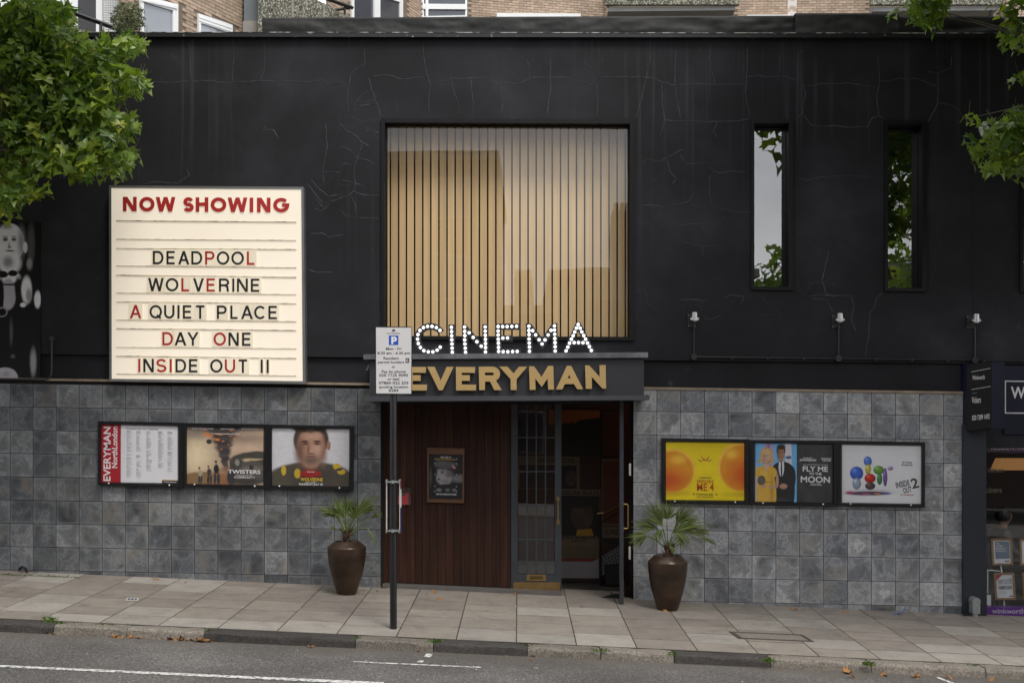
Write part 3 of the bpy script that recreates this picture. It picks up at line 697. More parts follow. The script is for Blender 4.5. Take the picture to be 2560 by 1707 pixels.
for i in range(len(xs) - 1):
    x0, x1 = xs[i], xs[i + 1]
    top0, top1 = cope_y(x0) - 4, cope_y(x1) - 4
    if x1 <= 105: top0 = top1 = 118
    w = next((v for v in wins.values() if abs(v[0] - x0) < 1), None)
    if w: 
        wcell(x0, x1, top0, top1, w[2], w[2] + w[4] * (x1 - x0))
        wcell(x0, x1, w[3], w[3] + w[5] * (x1 - x0), ledge(x0), ledge(x1))
    else: wcell(x0, x1, top0, top1, ledge(x0), ledge(x1))
# underside of the overhang and the recessed band below it
for a in range(-900, 3300, 300):
    u = [W(a, ledge(a), 0), W(a + 300, ledge(a + 300), 0)]
    wall.add([u[0], u[1], u[1] + Vector((0, .05, 0)), u[0] + Vector((0, .05, 0))], [(0, 1, 2, 3)])
wall_o = wall.obj("wall", M_WALL, cin, recalc=False)
band = MB()
for a, b in ((-900, 953), (1582, 2411)):
    band.add([W(a, ledge(a) - 4, .05), W(b, ledge(b) - 4, .05), W(b, ttop(b) + 4, .05), W(a, ttop(a) + 4, .05)], [(3, 2, 1, 0)])
band.add([W(953, 880, .05), W(1582, 880, .05), W(1582, 1010, .05), W(953, 1010, .05)], [(3, 2, 1, 0)])
band.add([W(2411, ledge(2411) - 4, .05), W(3300, ledge(3300) - 4, .05), W(3300, 1120, .05), W(2411, 1120, .05)], [(3, 2, 1, 0)])
band.obj("lower_band", M_WALL, cin, recalc=False)
# a backing that closes the building: flat roof, back and side walls
bk = MB(); bk.box(-30, 30, 3.3, 14, -1.6, 6.95); bk.obj("hall", pm("hall_render", (.05, .05, .052), rough=.9), cin)
rf = MB(); rf.box(-30, 30, .04, 3.3, 6.90, 6.95); rf.obj("flat_roof", M_FELT, cin)
trim = MB()
for a, b in ((-900, 951), (1583, 2410)):
    trim.hexa([W(a, ttop(a) - 6, -.022), W(b, ttop(b) - 6, -.022), W(b, ttop(b), -.022), W(a, ttop(a), -.022)], [W(a, ttop(a) - 6, .06), W(b, ttop(b) - 6, .06), W(b, ttop(b), .06), W(a, ttop(a), .06)])
trim.obj("stone_trim", M_TRIM, cin)
cp = MB()
def cpq(a, b, y): return [W(a, cope_y(a) - 9.5, y), W(b, cope_y(b) - 9.5, y), W(b, cope_y(b) + 2.2, y), W(a, cope_y(a) + 2.2, y)]
f0 = cpq(105, 3300, -.07); cp.hexa(f0, shift(f0, .42)); coping = cp.obj("coping", M_COPE, cin)
e0 = [W(a, cope_y(a) - 9.9, -.074) for a in range(105, 3300, 60)]; e1 = [W(a, cope_y(a) - 8.0, -.074) for a in range(105, 3300, 60)]
em_ = MB().add(e0 + e1 + [p + Vector((0, .06, 0)) for p in e0], [(i, i + 1, len(e0) + i + 1, len(e0) + i) for i in range(len(e0) - 1)] + [(i, i + 1, 2 * len(e0) + i + 1, 2 * len(e0) + i) for i in range(len(e0) - 1)])
em_.obj("worn_edge", pm("chipped_edge", (.42, .41, .38), (.016, .016, .018), 9, .6, lo=.46, hi=.60, stretch=(1, 1, .3), detail=9), coping, recalc=False)
# cracks that were filled and painted over: thin raised seams
def crack(mb, pts, w=.0056):
    P = []
    for i in range(len(pts) - 1):
        n = max(1, int(math.hypot(pts[i + 1][0] - pts[i][0], pts[i + 1][1] - pts[i][1]) / 7))
        for k in range(n):
            t = k / n; P.append((lerp(pts[i][0], pts[i + 1][0], t) + R.uniform(-1.1, 1.1) * (k > 0), lerp(pts[i][1], pts[i + 1][1], t) + R.uniform(-1.1, 1.1) * (k > 0)))
    P.append(pts[-1])
    V = [W(x, y, 0) for x, y in P]; n = len(V)
    vs, fs = [], []
    for i, p in enumerate(V):
        d = (V[min(i + 1, n - 1)] - V[max(i - 1, 0)]); d.normalize(); s = Vector((-d.z, 0, d.x))
        ww = w * R.uniform(.45, 1.25) * (.35 if i in (0, n - 1) else 1)
        vs += [p + s * ww + Vector((0, .0004, 0)), p + Vector((0, -.0035, 0)), p - s * ww + Vector((0, .0004, 0))]
    for i in range(n - 1):
        fs += [(3 * i, 3 * i + 1, 3 * i + 4, 3 * i + 3), (3 * i + 1, 3 * i + 2, 3 * i + 5, 3 * i + 4)]
    mb.add(vs, fs)
CR = {(850, 0, .37): [
 [(195,520),(300,508),(355,515),(400,532),(450,535),(585,520)],[(560,270),(565,380),(585,500),(610,560),(602,650),(600,770)],[(610,560),(680,550),(740,545),(750,530),(870,530),(1010,525)],
 [(750,545),(775,640),(800,700),(805,775)],[(195,520),(210,600),(250,700),(275,790)],[(165,320),(170,430),(110,465),(70,510),(60,580),(50,680),(60,760)],[(0,555),(55,570)],
 [(210,605),(150,640),(105,700),(95,760)],[(105,705),(150,715),(235,700)],[(885,530),(890,620),(900,690),(898,780)],[(1015,450),(1020,525),(1040,560),(1085,575),(1095,640),(1100,680),(1088,765)],
 [(1105,400),(1103,500),(1088,575)],[(1040,560),(1043,620)],[(1095,568),(1150,560),(1205,568),(1250,548),(1285,530),(1280,450),(1262,400)],[(1285,525),(1420,525),(1600,525)],
 [(1425,400),(1422,530),(1425,600),(1410,680),(1400,780)],[(1590,560),(1640,558),(1690,575),(1735,555),(1750,525),(1770,470),(1775,390)],[(1655,390),(1660,440),(1700,460),(1750,500)],
 [(1735,560),(1740,680),(1738,790)],[(1750,525),(1900,522),(2060,525),(2110,525),(2160,550),(2230,572),(2325,580)],[(2100,280),(2090,430),(2070,530),(2040,660),(2010,760),(1995,795)],
 [(2270,350),(2262,480),(2262,570),(2280,690),(2300,800)],[(2175,560),(2178,690),(2195,810),(2165,920)],[(2195,815),(2325,818)],[(2325,1010),(2290,1020),(2240,1050),(2195,1075),(2160,1095),(2080,1075),(2020,1110)],
 [(2210,1080),(2230,1160),(2270,1210),(2240,1250)],[(2000,1390),(2090,1385),(2150,1390),(2210,1405),(2260,1380),(2325,1375)],[(0,830),(40,880),(80,900),(120,930),(150,965),(205,990)],
 [(150,965),(140,1010),(120,1070),(180,1080),(240,1115)],[(0,990),(40,1000),(80,1030),(120,1065),(100,1110),(95,1200),(105,1240),(90,1290)],[(0,1325),(50,1325),(90,1290),(130,1310),(180,1320),(265,1322)],
 [(70,1320),(100,1370),(110,1440),(110,1475),(180,1475),(265,1478)],[(0,1420),(40,1460),(110,1475)],[(0,1215),(50,1225),(105,1240),(170,1250)],[(0,1130),(40,1105),(80,1115)],[(160,890),(200,880),(270,900)]],
 (1700, 0, .37): [
 [(0,570),(100,568),(235,572),(440,570)],[(205,310),(200,400),(210,470),(230,530),(235,572)],[(455,320),(455,450),(450,560),(440,620),(450,680),(475,800)],
 [(455,520),(520,512),(600,520),(670,515),(740,525),(790,545),(835,580),(850,625),(835,690),(828,765),(790,805)],[(800,540),(795,470),(805,360),(840,345)],[(670,515),(675,370)],
 [(835,578),(910,580),(940,568),(1040,568),(1140,562),(1220,575),(1335,590)],[(1335,370),(1345,480),(1350,550),(1330,650),(1340,780),(1385,810)],
 [(1350,550),(1430,545),(1480,530),(1540,540),(1590,530),(1640,545),(1690,570),(1740,583)],[(828,765),(860,810),(885,845),(970,855),(1050,850),(1150,862),(1270,855),(1300,795),(1340,788)],
 [(1670,485),(1745,495),(1830,460),(1840,370)],[(1745,495),(1745,690),(1720,750),(1670,830)],[(1745,690),(1820,710),(1890,745),(1910,800),(2000,840)],[(0,815),(200,825),(400,818),(480,800)],
 [(250,830),(225,890),(250,935)],[(0,1040),(40,1105),(120,1110),(180,1100),(230,1155),(265,1170),(340,1158),(450,1165)],[(230,1160),(200,1200),(200,1300),(215,1400)],[(110,1250),(65,1275),(90,1310),(60,1360),(0,1385)],
 [(65,1375),(120,1400),(165,1425),(215,1400)],[(230,1405),(330,1420),(410,1438),(480,1425)],[(780,1205),(860,1218),(940,1200),(1080,1190),(1280,1192)],[(0,1520),(150,1510),(165,1568)]],
 (1700, 560, .3656): [[(0,520),(100,515),(165,530),(190,510)],[(300,505),(350,485),(440,498),(415,550)],[(1020,180),(970,380),(1000,480),(1050,495)],[(890,495),(960,480),(1050,490),(1170,490),(1190,560),(1170,650),(1205,740)],
 [(1390,465),(1340,510),(1330,570),(1300,600),(1290,760),(1265,910)],[(0,120),(60,130),(150,155),(260,145)],[(150,155),(160,215)],[(900,510),(1000,515),(1030,570),(1060,620)],[(160,635),(200,655),(280,625)]],
 (0, 0, .37): [[(1020,550),(1140,560),(1240,550),(1300,555),(1350,545),(1420,545),(1480,560),(1570,558),(1700,550),(1760,548),(1865,548)],[(1275,280),(1285,400),(1290,540)],[(1575,260),(1580,400),(1570,500),(1580,560)],
 [(1780,260),(1790,400),(1780,500),(1755,545)],[(1920,550),(2100,555),(2180,540),(2220,580),(2325,560)],[(2100,1210),(2150,1270),(2220,1330),(2325,1310)],[(2200,830),(2210,1000),(2180,1150),(2190,1240)],
 [(1760,880),(1850,880),(1880,940)],[(2180,1160),(2325,1165)],[(2130,1340),(2180,1400),(2240,1380)],[(960,1245),(1060,1230),(1200,1240),(1280,1180),(1260,1140)]],
 (0, 440, .3656): [[(2100,50),(2150,120),(2210,190),(2280,170),(2352,140)],[(2120,400),(2200,390),(2250,420),(2352,400)],[(2100,640),(2180,660),(2280,655)],[(2140,220),(2200,240),(2250,200)]]}
cm = MB()
for (ox, oy, k), pls in CR.items():
    for pl_ in pls: crack(cm, z2p(pl_, ox, oy, k))
co_ = cm.obj("filled_cracks", pm("crack_filler", (.074, .074, .084), (.022, .022, .026), 1.4, .75), wall_o, recalc=False); tag(co_, kind="stuff")
# movement joint
jm = MB(); a, b = W(2433.5, 395, 0), W(2435, 782, 0)
jm.tube([a + Vector((0, -.002, 0)), b + Vector((0, -.002, 0))], .005, 5); jm.obj("movement_joint", M_BLACK, wall_o)

# felt upstand behind the coping
def felt(x0, x1, t0, t1, y):
    n = max(4, int((x1 - x0) / 6)); m_ = 10; mb = MB(); vs = []
    R2 = random.Random(int(x0))
    ph = [R2.uniform(0, 6) for _ in range(8)]
    for j in range(m_ + 1):
        for i in range(n + 1):
            px = lerp(x0, x1, i / n); tp = lerp(t0, t1, i / n)
            p = W(px, lerp(tp, 90, j / m_), y); v = j / m_
            p.y += .022 * mnoise.fractal(Vector((px * .012, v * 1.3, ph[0])), 1.0, 2.1, 5) * min(1, v * 4) + .02 * max(0, mnoise.noise(Vector((px * .006 + 2.2 * v, v * 2.5, ph[1])))) * min(1, v * 4)
            vs.append(p)
    w = n + 1
    fs = [(j * w + i, (j + 1) * w + i, (j + 1) * w + i + 1, j * w + i + 1) for j in range(m_) for i in range(n)]
    mb.add(vs, fs)
    top = [W(lerp(x0, x1, i / n), lerp(t0, t1, i / n), y) for i in range(n + 1)]
    o = len(mb.v)
    mb.add([p + Vector((0, .3, 0)) for p in top], [])
    mb.f += [(i, i + 1, o + i + 1, o + i) for i in range(n)]
    ob = mb.obj("felt_upstand", M_FELT, cin, smooth=True, recalc=True)
    return ob
felt(655, 1992, 45, 39.5, .45); felt(1988, 2248, 33.5, 34, .40); felt(2244, 3300, 42, 42, .45)

# windows
def window(key, ins, depth, gm, rough_frame=True):
    x0, x1, y0, y1, s0, s1 = wins[key]
    co = [(x0, y0), (x1, y0 + s0 * (x1 - x0)), (x1, y1 + s1 * (x1 - x0)), (x0, y1)]
    L, T, Rr, B = ins
    ci = [(x0 + L, y0 + T), (x1 - Rr, y0 + T + s0 * (x1 - x0)), (x1 - Rr, y1 - B + s1 * (x1 - x0)), (x0 + L, y1 - B)]
    w = link("window", None, cin); w.location = (0, 0, 0)
    fo, fi = qpx(co, -.035), qpx(ci, -.035)
    MB().ring(fo, fi, shift(fo, .037 + .0), shift(fi, depth)).obj("frame", M_WFR, w)
    gi = shift(fi, depth)
    c = sum(gi, Vector()) / 4
    g2 = [p + (c - p).normalized() * .022 for p in gi]
    gb = shift(gi, -.05); g2b = shift(g2, -.05)
    MB().ring(gb, g2b, shift(gb, .06), shift(g2b, .06)).obj("inner_bead", M_WFR, w)
    gq = [p + Vector((0, -.02, 0)) for p in gi]
    MB().quad(gq[3], gq[2], gq[1], gq[0]).obj("glass", gm, w, recalc=False)
    return w, gi
wb, gb_ = window("big", (9, 11, 11, 8), .16, M_GLASS)
wb["label"] = "large square shop-style window with pale slats behind it"
for k in ("n1", "n2", "n3"):
    w, gi = window(k, (8, 10, 11, 8), .22, M_GLASSN)
    # unlit room behind
    rm = MB(); x0, x1 = gi[0].x - .02, gi[1].x + .02; z1, z0 = gi[0].z + .02, gi[2].z - .02
    rm.add([(x0, .19, z0), (x1, .19, z0), (x1, .19, z1), (x0, .19, z1), (x0, .88, z0), (x1, .88, z0), (x1, .88, z1), (x0, .88, z1)], [(4, 5, 6, 7), (0, 1, 5, 4), (3, 7, 6, 2), (0, 4, 7, 3), (1, 2, 6, 5)])
    rm.obj("room", M_DARK, w, recalc=False)
# slat screen behind the big window
scr = thing("slat_screen", "screen of pale vertical wooden slats behind the large window", "slat screen", W(1270, 840, .5))
SY = .42
b0 = qpx([(945, 280), (1596, 283), (1596, 870), (945, 867)], SY + .06); MB().quad(b0[3], b0[2], b0[1], b0[0]).obj("backing", M_BLACK, scr, recalc=False)
slx = [340, 396, 449, 504, 559, 613, 668, 723, 778, 832, 887, 942, 998, 1053, 1107, 1162, 1216, 1271, 1326, 1380, 1434, 1490, 1543, 1598, 1653, 1708, 1763, 1818, 1873, 1928]
gx = [850 + .37 * x for x in slx]; gx = [gx[0] - 20.3] + gx + [gx[-1] + 20.3]
for i in range(len(gx) - 1):
    a, b = W(gx[i] + 2.0, 300, SY), W(gx[i + 1] - 2.0, 300, SY)
    zt, zb = W(1270, 288, SY).z, W(1270, 862, SY).z
    t = R.uniform(-.003, .003)
    MB().box(a.x, b.x, SY + t, SY + .022 + t, zb, zt).obj("slat", M_SLAT, scr)

# ------------------------------------------------------------------ slate tiled walls
def tiled(name, px0, px1, xref, zref_px, m, cols, nrows, label):
    base = MB()
    sh = -.0149
    c0 = W(zref_px[0], zref_px[1], 0); zr = c0.z - sh * c0.x        # z = zr + sh*x is the first course joint
    bx0, bx1 = W(px0, 1000).x, W(px1, 1000).x
    base.add([(bx0, .02, W(px0, ttop(px0) - 3).z), (bx1, .02, W(px1, ttop(px1) - 3).z), (bx1, .02, G(bx1, 0) - .1), (bx0, .02, G(bx0, 0) - .1)], [(3, 2, 1, 0)])
    wo = base.obj(name, pm("dark_grout", (.016, .015, .014), rough=.95), cin, recalc=False); wo["label"] = label
    p = .3
    gp = .0038
    w = p - gp * 2
    full = MB().hexa([(0, 0, 0), (w, 0, sh * w), (w, 0, sh * w - w), (0, 0, -w)], [(0, .03, 0), (w, .03, sh * w), (w, .03, sh * w - w), (0, .03, -w)]).mesh("tile", m)
    xa, xb = bx0, bx1
    import math as mt
    i0, i1 = mt.floor((xa - xref) / p) - 0, mt.ceil((xb - xref) / p)
    for i in range(i0, i1):
        X0, X1 = xref + i * p, xref + (i + 1) * p
        cx0, cx1 = max(X0, xa) + gp, min(X1, xb) - gp
        if cx1 - cx0 < .02: continue
        for r in range(0, nrows):
            dy = R.uniform(-.002, .002)
            topz = lambda x: (zr + sh * x + p * (1 - r)) - gp
            botz = lambda x: (zr + sh * x - p * r) + gp
            tz = min(topz(cx0), W(0, 0).z if False else topz(cx0))
            lim = lambda x: W(0, ttop(0)).z + (W(2400, ttop(2400)).z - W(0, ttop(0)).z) * (x - W(0, 900).x) / (W(2400, 900).x - W(0, 900).x) - .002
            t0, t1 = min(topz(cx0), lim(cx0)), min(topz(cx1), lim(cx1))
            g0, g1 = max(botz(cx0), G(cx0, 0) - .03), max(botz(cx1), G(cx1, 0) - .03)
            if t0 - g0 < .012 or t1 - g1 < .012: continue
            whole = abs(cx0 - X0 - gp) < 1e-6 and abs(cx1 - X1 + gp) < 1e-6 and abs(t0 - topz(cx0)) < 1e-6 and abs(g0 - botz(cx0)) < 1e-6 and abs(g1 - botz(cx1)) < 1e-6
            if whole: me = full
            else:
                dx = cx1 - cx0
                me = MB().hexa([(0, 0, 0), (dx, 0, t1 - t0), (dx, 0, g1 - t0), (0, 0, g0 - t0)], [(0, .03, 0), (dx, .03, t1 - t0), (dx, .03, g1 - t0), (0, .03, g0 - t0)]).mesh("tile", m)
            o = link("tile", me, wo); o.location = (cx0, -.004 + dy, t0)
    return wo
tiled("tiled_wall", -330, 953.5, W(25.6, 1200).x, (25.6, 1016.5), M_SLATE_L, 22, 11, "dark slate tiles left of the entrance")
tiled("tiled_wall", 1582, 2410.5, W(1761, 1200).x, (1761, 1030), M_SLATE_R, 15, 11, "paler slate tiles right of the entrance")

# ------------------------------------------------------------------ entrance
DY = .22
ent = MB()                                               # reveals and soffit of the entrance recess
xl, xr = W(953.5, 1200).x, W(1582, 1200).x
ent.quad((xl, -.02, -.3), (xl, DY + .1, -.3), (xl, DY + .1, 2.55), (xl, -.02, 2.55)); ent.quad((xr, -.02, -.3), (xr, -.02, 2.55), (xr, DY + .1, 2.55), (xr, DY + .1, -.3))
ent.quad((xl, -.02, 2.50), (xr, -.02, 2.50), (xr, DY + 1.5, 2.50), (xl, DY + 1.5, 2.50))
ent.obj("entrance_reveal", M_BLACK, cin, recalc=False)
sill = MB(); sx0, sx1 = W(957, 1480).x, W(1404, 1480).x
sill.hexa([(sx0, .0, G(sx0, 0) + .035), (sx1, .0, G(sx1, 0) + .035), (sx1, .0, G(sx1, 0) - .1), (sx0, .0, G(sx0, 0) - .1)], [(sx0, DY + .1, G(sx0, 0) + .035), (sx1, DY + .1, G(sx1, 0) + .035), (sx1, DY + .1, G(sx1, 0) - .1), (sx0, DY + .1, G(sx0, 0) - .1)])
sill.obj("door_sill", pm("sill_grey", (.10, .09, .085), (.07, .065, .06), 6, .8), cin)
pp = link("plank_panel", None, cin)
pl0 = [297 + (1165 - 297) / 16.3 * i for i in range(17)] + [1165]
for i in range(len(pl0) - 1):
    a, b = 850 + .3656 * pl0[i], 850 + .3656 * pl0[i + 1]
    A, B = W(a, 1200, DY).x + .0025, W(b, 1200, DY).x - .0025
    if B - A < .02: continue
    za, zb_ = G(A, 0) + .045, G(B, 0) + .045
    MB().hexa([(A, DY, 2.49), (B, DY, 2.49), (B, DY, zb_), (A, DY, za)], [(A, DY + .02, 2.49), (B, DY + .02, 2.49), (B, DY + .02, zb_), (A, DY + .02, za)]).obj("plank", M_PLANK, pp)
A, B = W(955, 1200, DY).x, W(1277, 1200, DY).x
MB().quad((A, DY + .015, -.2), (B, DY + .015, -.2), (B, DY + .015, 2.5), (A, DY + .015, 2.5)).obj("backing", M_BLACK, pp, recalc=False)

def glazed_door(xa, xb, zb, zt, name, lab):
    """a door leaf in local coordinates: x across, y depth (front at 0), z up; returns an Empty part"""
    d = link(name, None, cin); d["label"] = lab
    t = .045; st = .085; sr = .085
    prt = []
    def bx(nm, x0, x1, y0, y1, z0, z1, m, par=d):
        o = MB().box(x0, x1, y0, y1, z0, z1).obj(nm, m, None); o.parent = par; prt.append(o); return o
    w = xb - xa; h = zt - zb
    gz0, gz1 = zb + .26, zt - .06
    ring = MB()
    fo = [(0, 0, zt), (w, 0, zt), (w, 0, zb), (0, 0, zb)]; fi = [(sr, 0, gz1), (w - sr, 0, gz1), (w - sr, 0, gz0), (sr, 0, gz0)]
    fo, fi = [Vector(p) for p in fo], [Vector(p) for p in fi]
    o = ring.ring(fo, fi, shift(fo, t), shift(fi, t)).obj("door_frame", M_DOORP); o.parent = d
    nx, nz = 4, 5; pw = (w - 2 * sr) / nx; ph = (gz1 - gz0) / nz
    for i in range(1, nx): bx("glazing_bar", sr + i * pw - .009, sr + i * pw + .009, .006, .038, gz0, gz1, M_DOORP)
    for j in range(1, nz): bx("glazing_bar", sr, w - sr, .009, .036, gz0 + j * ph - .008, gz0 + j * ph + .008, M_DOORP)
    for i in range(nx):
        for j in range(nz):
            e = .008
            o = MB().quad((sr + i * pw + e, .022, gz0 + j * ph + e), (sr + (i + 1) * pw - e, .022, gz0 + j * ph + e), (sr + (i + 1) * pw - e, .022, gz0 + (j + 1) * ph - e), (sr + i * pw + e, .022, gz0 + (j + 1) * ph - e)).obj("pane", M_GLASSD, None, recalc=False); o.parent = d
    bx("kick_plate", .03, w - .02, -.004, .0, zb + .012, zb + .155, M_BRASS)
    lp = bx("letter_plate", w / 2 - .125, w / 2 + .125, -.008, .0, zb + .175, zb + .275 - .02, M_BRASS)
    bx("slot", w / 2 - .085, w / 2 + .085, -.010, -.0085, zb + .195, zb + .235, pm("brass_dark", (.13, .085, .035), rough=.4, metal=.7), lp)
    hm = MB(); hz0, hz1 = zb + .93, zb + 1.23; hx = w - .045
    hm.tube([(hx, 0, hz0), (hx, -.045, hz0), (hx, -.055, hz0 + .02), (hx, -.055, hz1 - .02), (hx, -.045, hz1), (hx, 0, hz1)], .010, 8)
    hm.box(hx - .02, hx + .02, -.006, 0, hz0 - .028, hz0 + .028); hm.box(hx - .02, hx + .02, -.006, 0, hz1 - .028, hz1 + .028)
    o = hm.obj("handle", M_BRASS); o.parent = d
    return d
xa, xb = W(1278, 1300, DY).x, W(1403.5, 1300, DY).x
zb = W(1400, 1485, DY).z
dr = glazed_door(0, xb - xa, 0, 2.49 - zb, "glazed_door", "closed dark grey glazed door with brass kick plate")
dr.matrix_parent_inverse = MW(cin).inverted(); dr.location = (xa, DY, zb)
dr2 = glazed_door(0, .63, 0, 2.49 - zb, "glazed_door", "glazed door standing open, seen nearly edge-on")
dr2.matrix_parent_inverse = MW(cin).inverted()
hx = W(1556, 1300, DY).x
dr2.location = (hx, DY - .02, zb - .02); dr2.rotation_euler = (0, 0, math.radians(-94)); 
dr2.scale = (1, -1, 1)
# lock plate and edge trim on the open leaf
ep = W(1574, 1200, -.42)
for lx, lz0, lz1 in ((.022, 1.53, 1.68), (.018, .50, .66)):
    MB().box(hx + lx, hx + lx + .024, -.438, -.432, lz0, lz1).obj("lock_plate", M_STEEL, cin)
# door frame post between planks and door, and at the right jamb
MB().box(W(1581, 1200, DY).x - .03, W(1581, 1200, DY).x, DY - .05, DY + .06, G(1.4, 0), 2.5).obj("door_post", M_PAINT, cin)

# foyer seen through the open doorway
fy = 1.50
foy = link("foyer", None, cin)
fx0, fx1 = W(1255, 1200, DY).x, 3.4
fl = -.045
MB().quad((fx0, DY - .1, fl), (fx1, DY - .1, fl), (fx1, 3.2, fl), (fx0, 3.2, fl)).obj("floor", pm("dark_wood_floor", (.030, .018, .012), (.016, .010, .008), 4, .35, stretch=(1, 6, 1)), foy, recalc=False)
MB().quad((fx0, DY - .1, 2.495), (fx0, 3.2, 2.495), (fx1, 3.2, 2.495), (fx1, DY - .1, 2.495)).obj("ceiling", pm("foyer_ceiling", (.10, .045, .02), rough=.9), foy, recalc=False)
MB().quad((fx0, fy, fl), (fx1, fy, fl), (fx1, fy, 2.5), (fx0, fy, 2.5)).obj("back_wall", pm("foyer_wall", (.05, .018, .012), rough=.7), foy, recalc=False)
MB().quad((fx1, DY, fl), (fx1, DY, 2.5), (fx1, 3.2, 2.5), (fx1, 3.2, fl)).obj("side_wall", pm("foyer_side", (.06, .016, .012), rough=.7), foy, recalc=False)
MB().quad((fx0, DY, fl), (fx0, fy, fl), (fx0, fy, 2.5), (fx0, DY, 2.5)).obj("side_wall", M_DARK, foy, recalc=False)
DZ = lambda pts: z2p(pts, 1260, 990, .338)
pslab(DZ([(100, 1218), (712, 1222), (712, 1346), (100, 1342)]), fy - .03, fy).obj("dado_panel", pm("dado_white", (.27, .25, .24), rough=.5), foy)
pslab(DZ([(640, 1230), (705, 1195), (705, 1346), (640, 1346)]), fy - .034, fy - .031).obj("dado_panel", pm("dado_white", (.5, .48, .47)), foy)
def wall_poster(name, c, border, inner, ins=(.04, .04, .04, .04), lab=None):
    p = link(name, None, foy)
    pslab(c, fy - .02, fy - .004).obj("sheet", border, p)
    fn = quadmap(c, fy - .0205); shape(p, "print", fn, [(ins[0], ins[1]), (1 - ins[2], ins[1]), (1 - ins[2], 1 - ins[3]), (ins[0], 1 - ins[3])], inner, 1)
    if lab: p["label"] = lab
    return p, fn
M_CRM = flat("poster_cream", (.15, .105, .06)); M_DKB = flat("poster_dark", (.020, .014, .012)); M_ORG = flat("poster_orange", (.30, .09, .018)); M_SKIN = pm("poster_skin", (.09, .042, .026), (.03, .016, .011), 6, .6)
p, fn = wall_poster("wall_poster", DZ([(330, 98), (716, 100), (716, 436), (330, 432)]), M_DKB, M_DKB, lab="dark poster with orange sky")
shape(p, "print", fn, [(.0, .01), (.98, .01), (.98, .18), (.6, .22), (.5, .30), (.0, .34)], M_ORG, 2)
for k in range(7): shape(p, "print", fn, ell(.30 + .045 * k, .40 + .02 * (k % 3), .016, .15 + .02 * (k % 2), n=10), M_DKB, 3)
p, fn = wall_poster("wall_poster", DZ([(100, 440), (560, 446), (560, 690), (100, 684)]), M_CRM, M_DKB, (.03, .28, .05, .02), "cream bordered film poster with portrait")
text(p, "lettering", "ALFRED HITCHCOCK", M_DKB, lay(fn, 2), .30, .92, .20, .13, .03)
shape(p, "print", fn, ell(.86, .66, .09, .24), M_SKIN, 2)
p, fn = wall_poster("wall_poster", DZ([(400, 690), (714, 692), (714, 1222), (400, 1220)]), M_CRM, M_DKB, (.0, .085, .02, .36), "film poster with large face and heavy lettering")
text(p, "lettering", "LEISURE RULES", M_DKB, lay(fn, 2), .03, .97, .072, .05, .04)
shape(p, "print", fn, ell(.56, .36, .27, .20), M_SKIN, 2); shape(p, "print", fn, ell(.52, .17, .33, .085), M_DKB, 3); shape(p, "print", fn, [(.45, .56), (.78, .54), (.84, .64), (.42, .64)], flat("poster_yellow", (.35, .2, .02)), 3)
text(p, "lettering", "FERRIS BUELLER'S", M_DKB, lay(fn, 2), .0, .98, .685, .045, .04); text(p, "lettering", "DAY OFF", M_DKB, lay(fn, 2), .32, .66, .73, .03, .04)
for k in range(5): shape(p, "print", fn, [(.12, .81 + .035 * k), (.9, .81 + .035 * k), (.9, .816 + .035 * k), (.12, .816 + .035 * k)], M_DKB, 2)
shape(p, "print", fn, [(.0, .965), (.98, .965), (.98, 1), (0, 1)], flat("poster_red", (.20, .02, .012)), 2)
p, fn = wall_poster("wall_poster", DZ([(728, 100), (880, 100), (880, 455), (728, 455)]), M_DKB, flat("poster_maroon", (.07, .018, .01)), lab="dark red poster at the stairs")
p, fn = wall_poster("wall_poster", DZ([(724, 462), (880, 462), (880, 960), (724, 960)]), M_CRM, flat("poster_rust", (.10, .025, .012)), lab="rust coloured poster at the stairs")
p, fn = wall_poster("wall_poster", DZ([(724, 966), (880, 966), (880, 1100), (724, 1100)]), M_CRM, M_DKB, (.02, .6, .02, .02), "small cream poster at the stairs")
text(p, "lettering", "ALFRED", M_DKB, lay(fn, 2), .12, .82, .42, .26, .03)
st = link("staircase", None, foy)
def pt(px, py, y): return W(*DZ([(px, py)])[0], y)
MB().tube([pt(712, 1390, 1.2), pt(712, 868, 1.2)], .018, 8).obj("newel_post", M_PAINT, st)
MB().tube([pt(690, 868, 1.2), pt(735, 866, 1.2), pt(870, 795, 1.35)], .016, 8).obj("handrail", M_BRASS, st)
MB().tube([pt(718, 930, 1.2), pt(870, 850, 1.35)], .010, 6).obj("mid_rail", M_PAINT, st)
pslab(DZ([(718, 1190), (852, 1110), (852, 1250), (718, 1330)]), 1.26, 1.28).obj("trellis_panel", flat("trellis_back", (.20, .19, .185)), st)
tr = MB()
for k in range(7):
    tr.tube([pt(720 + 22 * k, 1188 - 13 * k, 1.25), pt(720 + 22 * k + 30, 1318 - 13 * k - 22, 1.25)], .004, 4)
    if k < 5: tr.tube([pt(720, 1205 + 26 * k, 1.25), pt(852, 1128 + 26 * k - 10, 1.25)], .004, 4)
tr.obj("trellis", M_DARK, st)
MB().tube([pt(718, 1330, 1.22), pt(858, 1248, 1.22)], .014, 6).obj("stringer", M_PAINT, st)
pslab(DZ([(752, 1255), (860, 1250), (860, 1400), (752, 1396)]), 1.0, 1.15).obj("bin", M_BLACK, foy)
mat_ = MB(); mx0, mx1 = W(1404, 1470, DY).x, W(1556, 1470, DY).x
mat_.box(mx0, mx1, -.0, DY + .12, -.30, G(mx1, 0) + .012); mat_.obj("threshold", M_BLACK, cin)
# foyer lamp
lampm = MB(); lampm.lathe([(.001, -.10), (.05, -.09), (.06, -.03), (.03, 0), (.001, 0)], (2.3, .9, 2.49), 16)
lampm.obj("ceiling_lamp", pm("warm_lamp", (1, .6, .3), emis=(1, .50, .18), estr=9.0), foy)

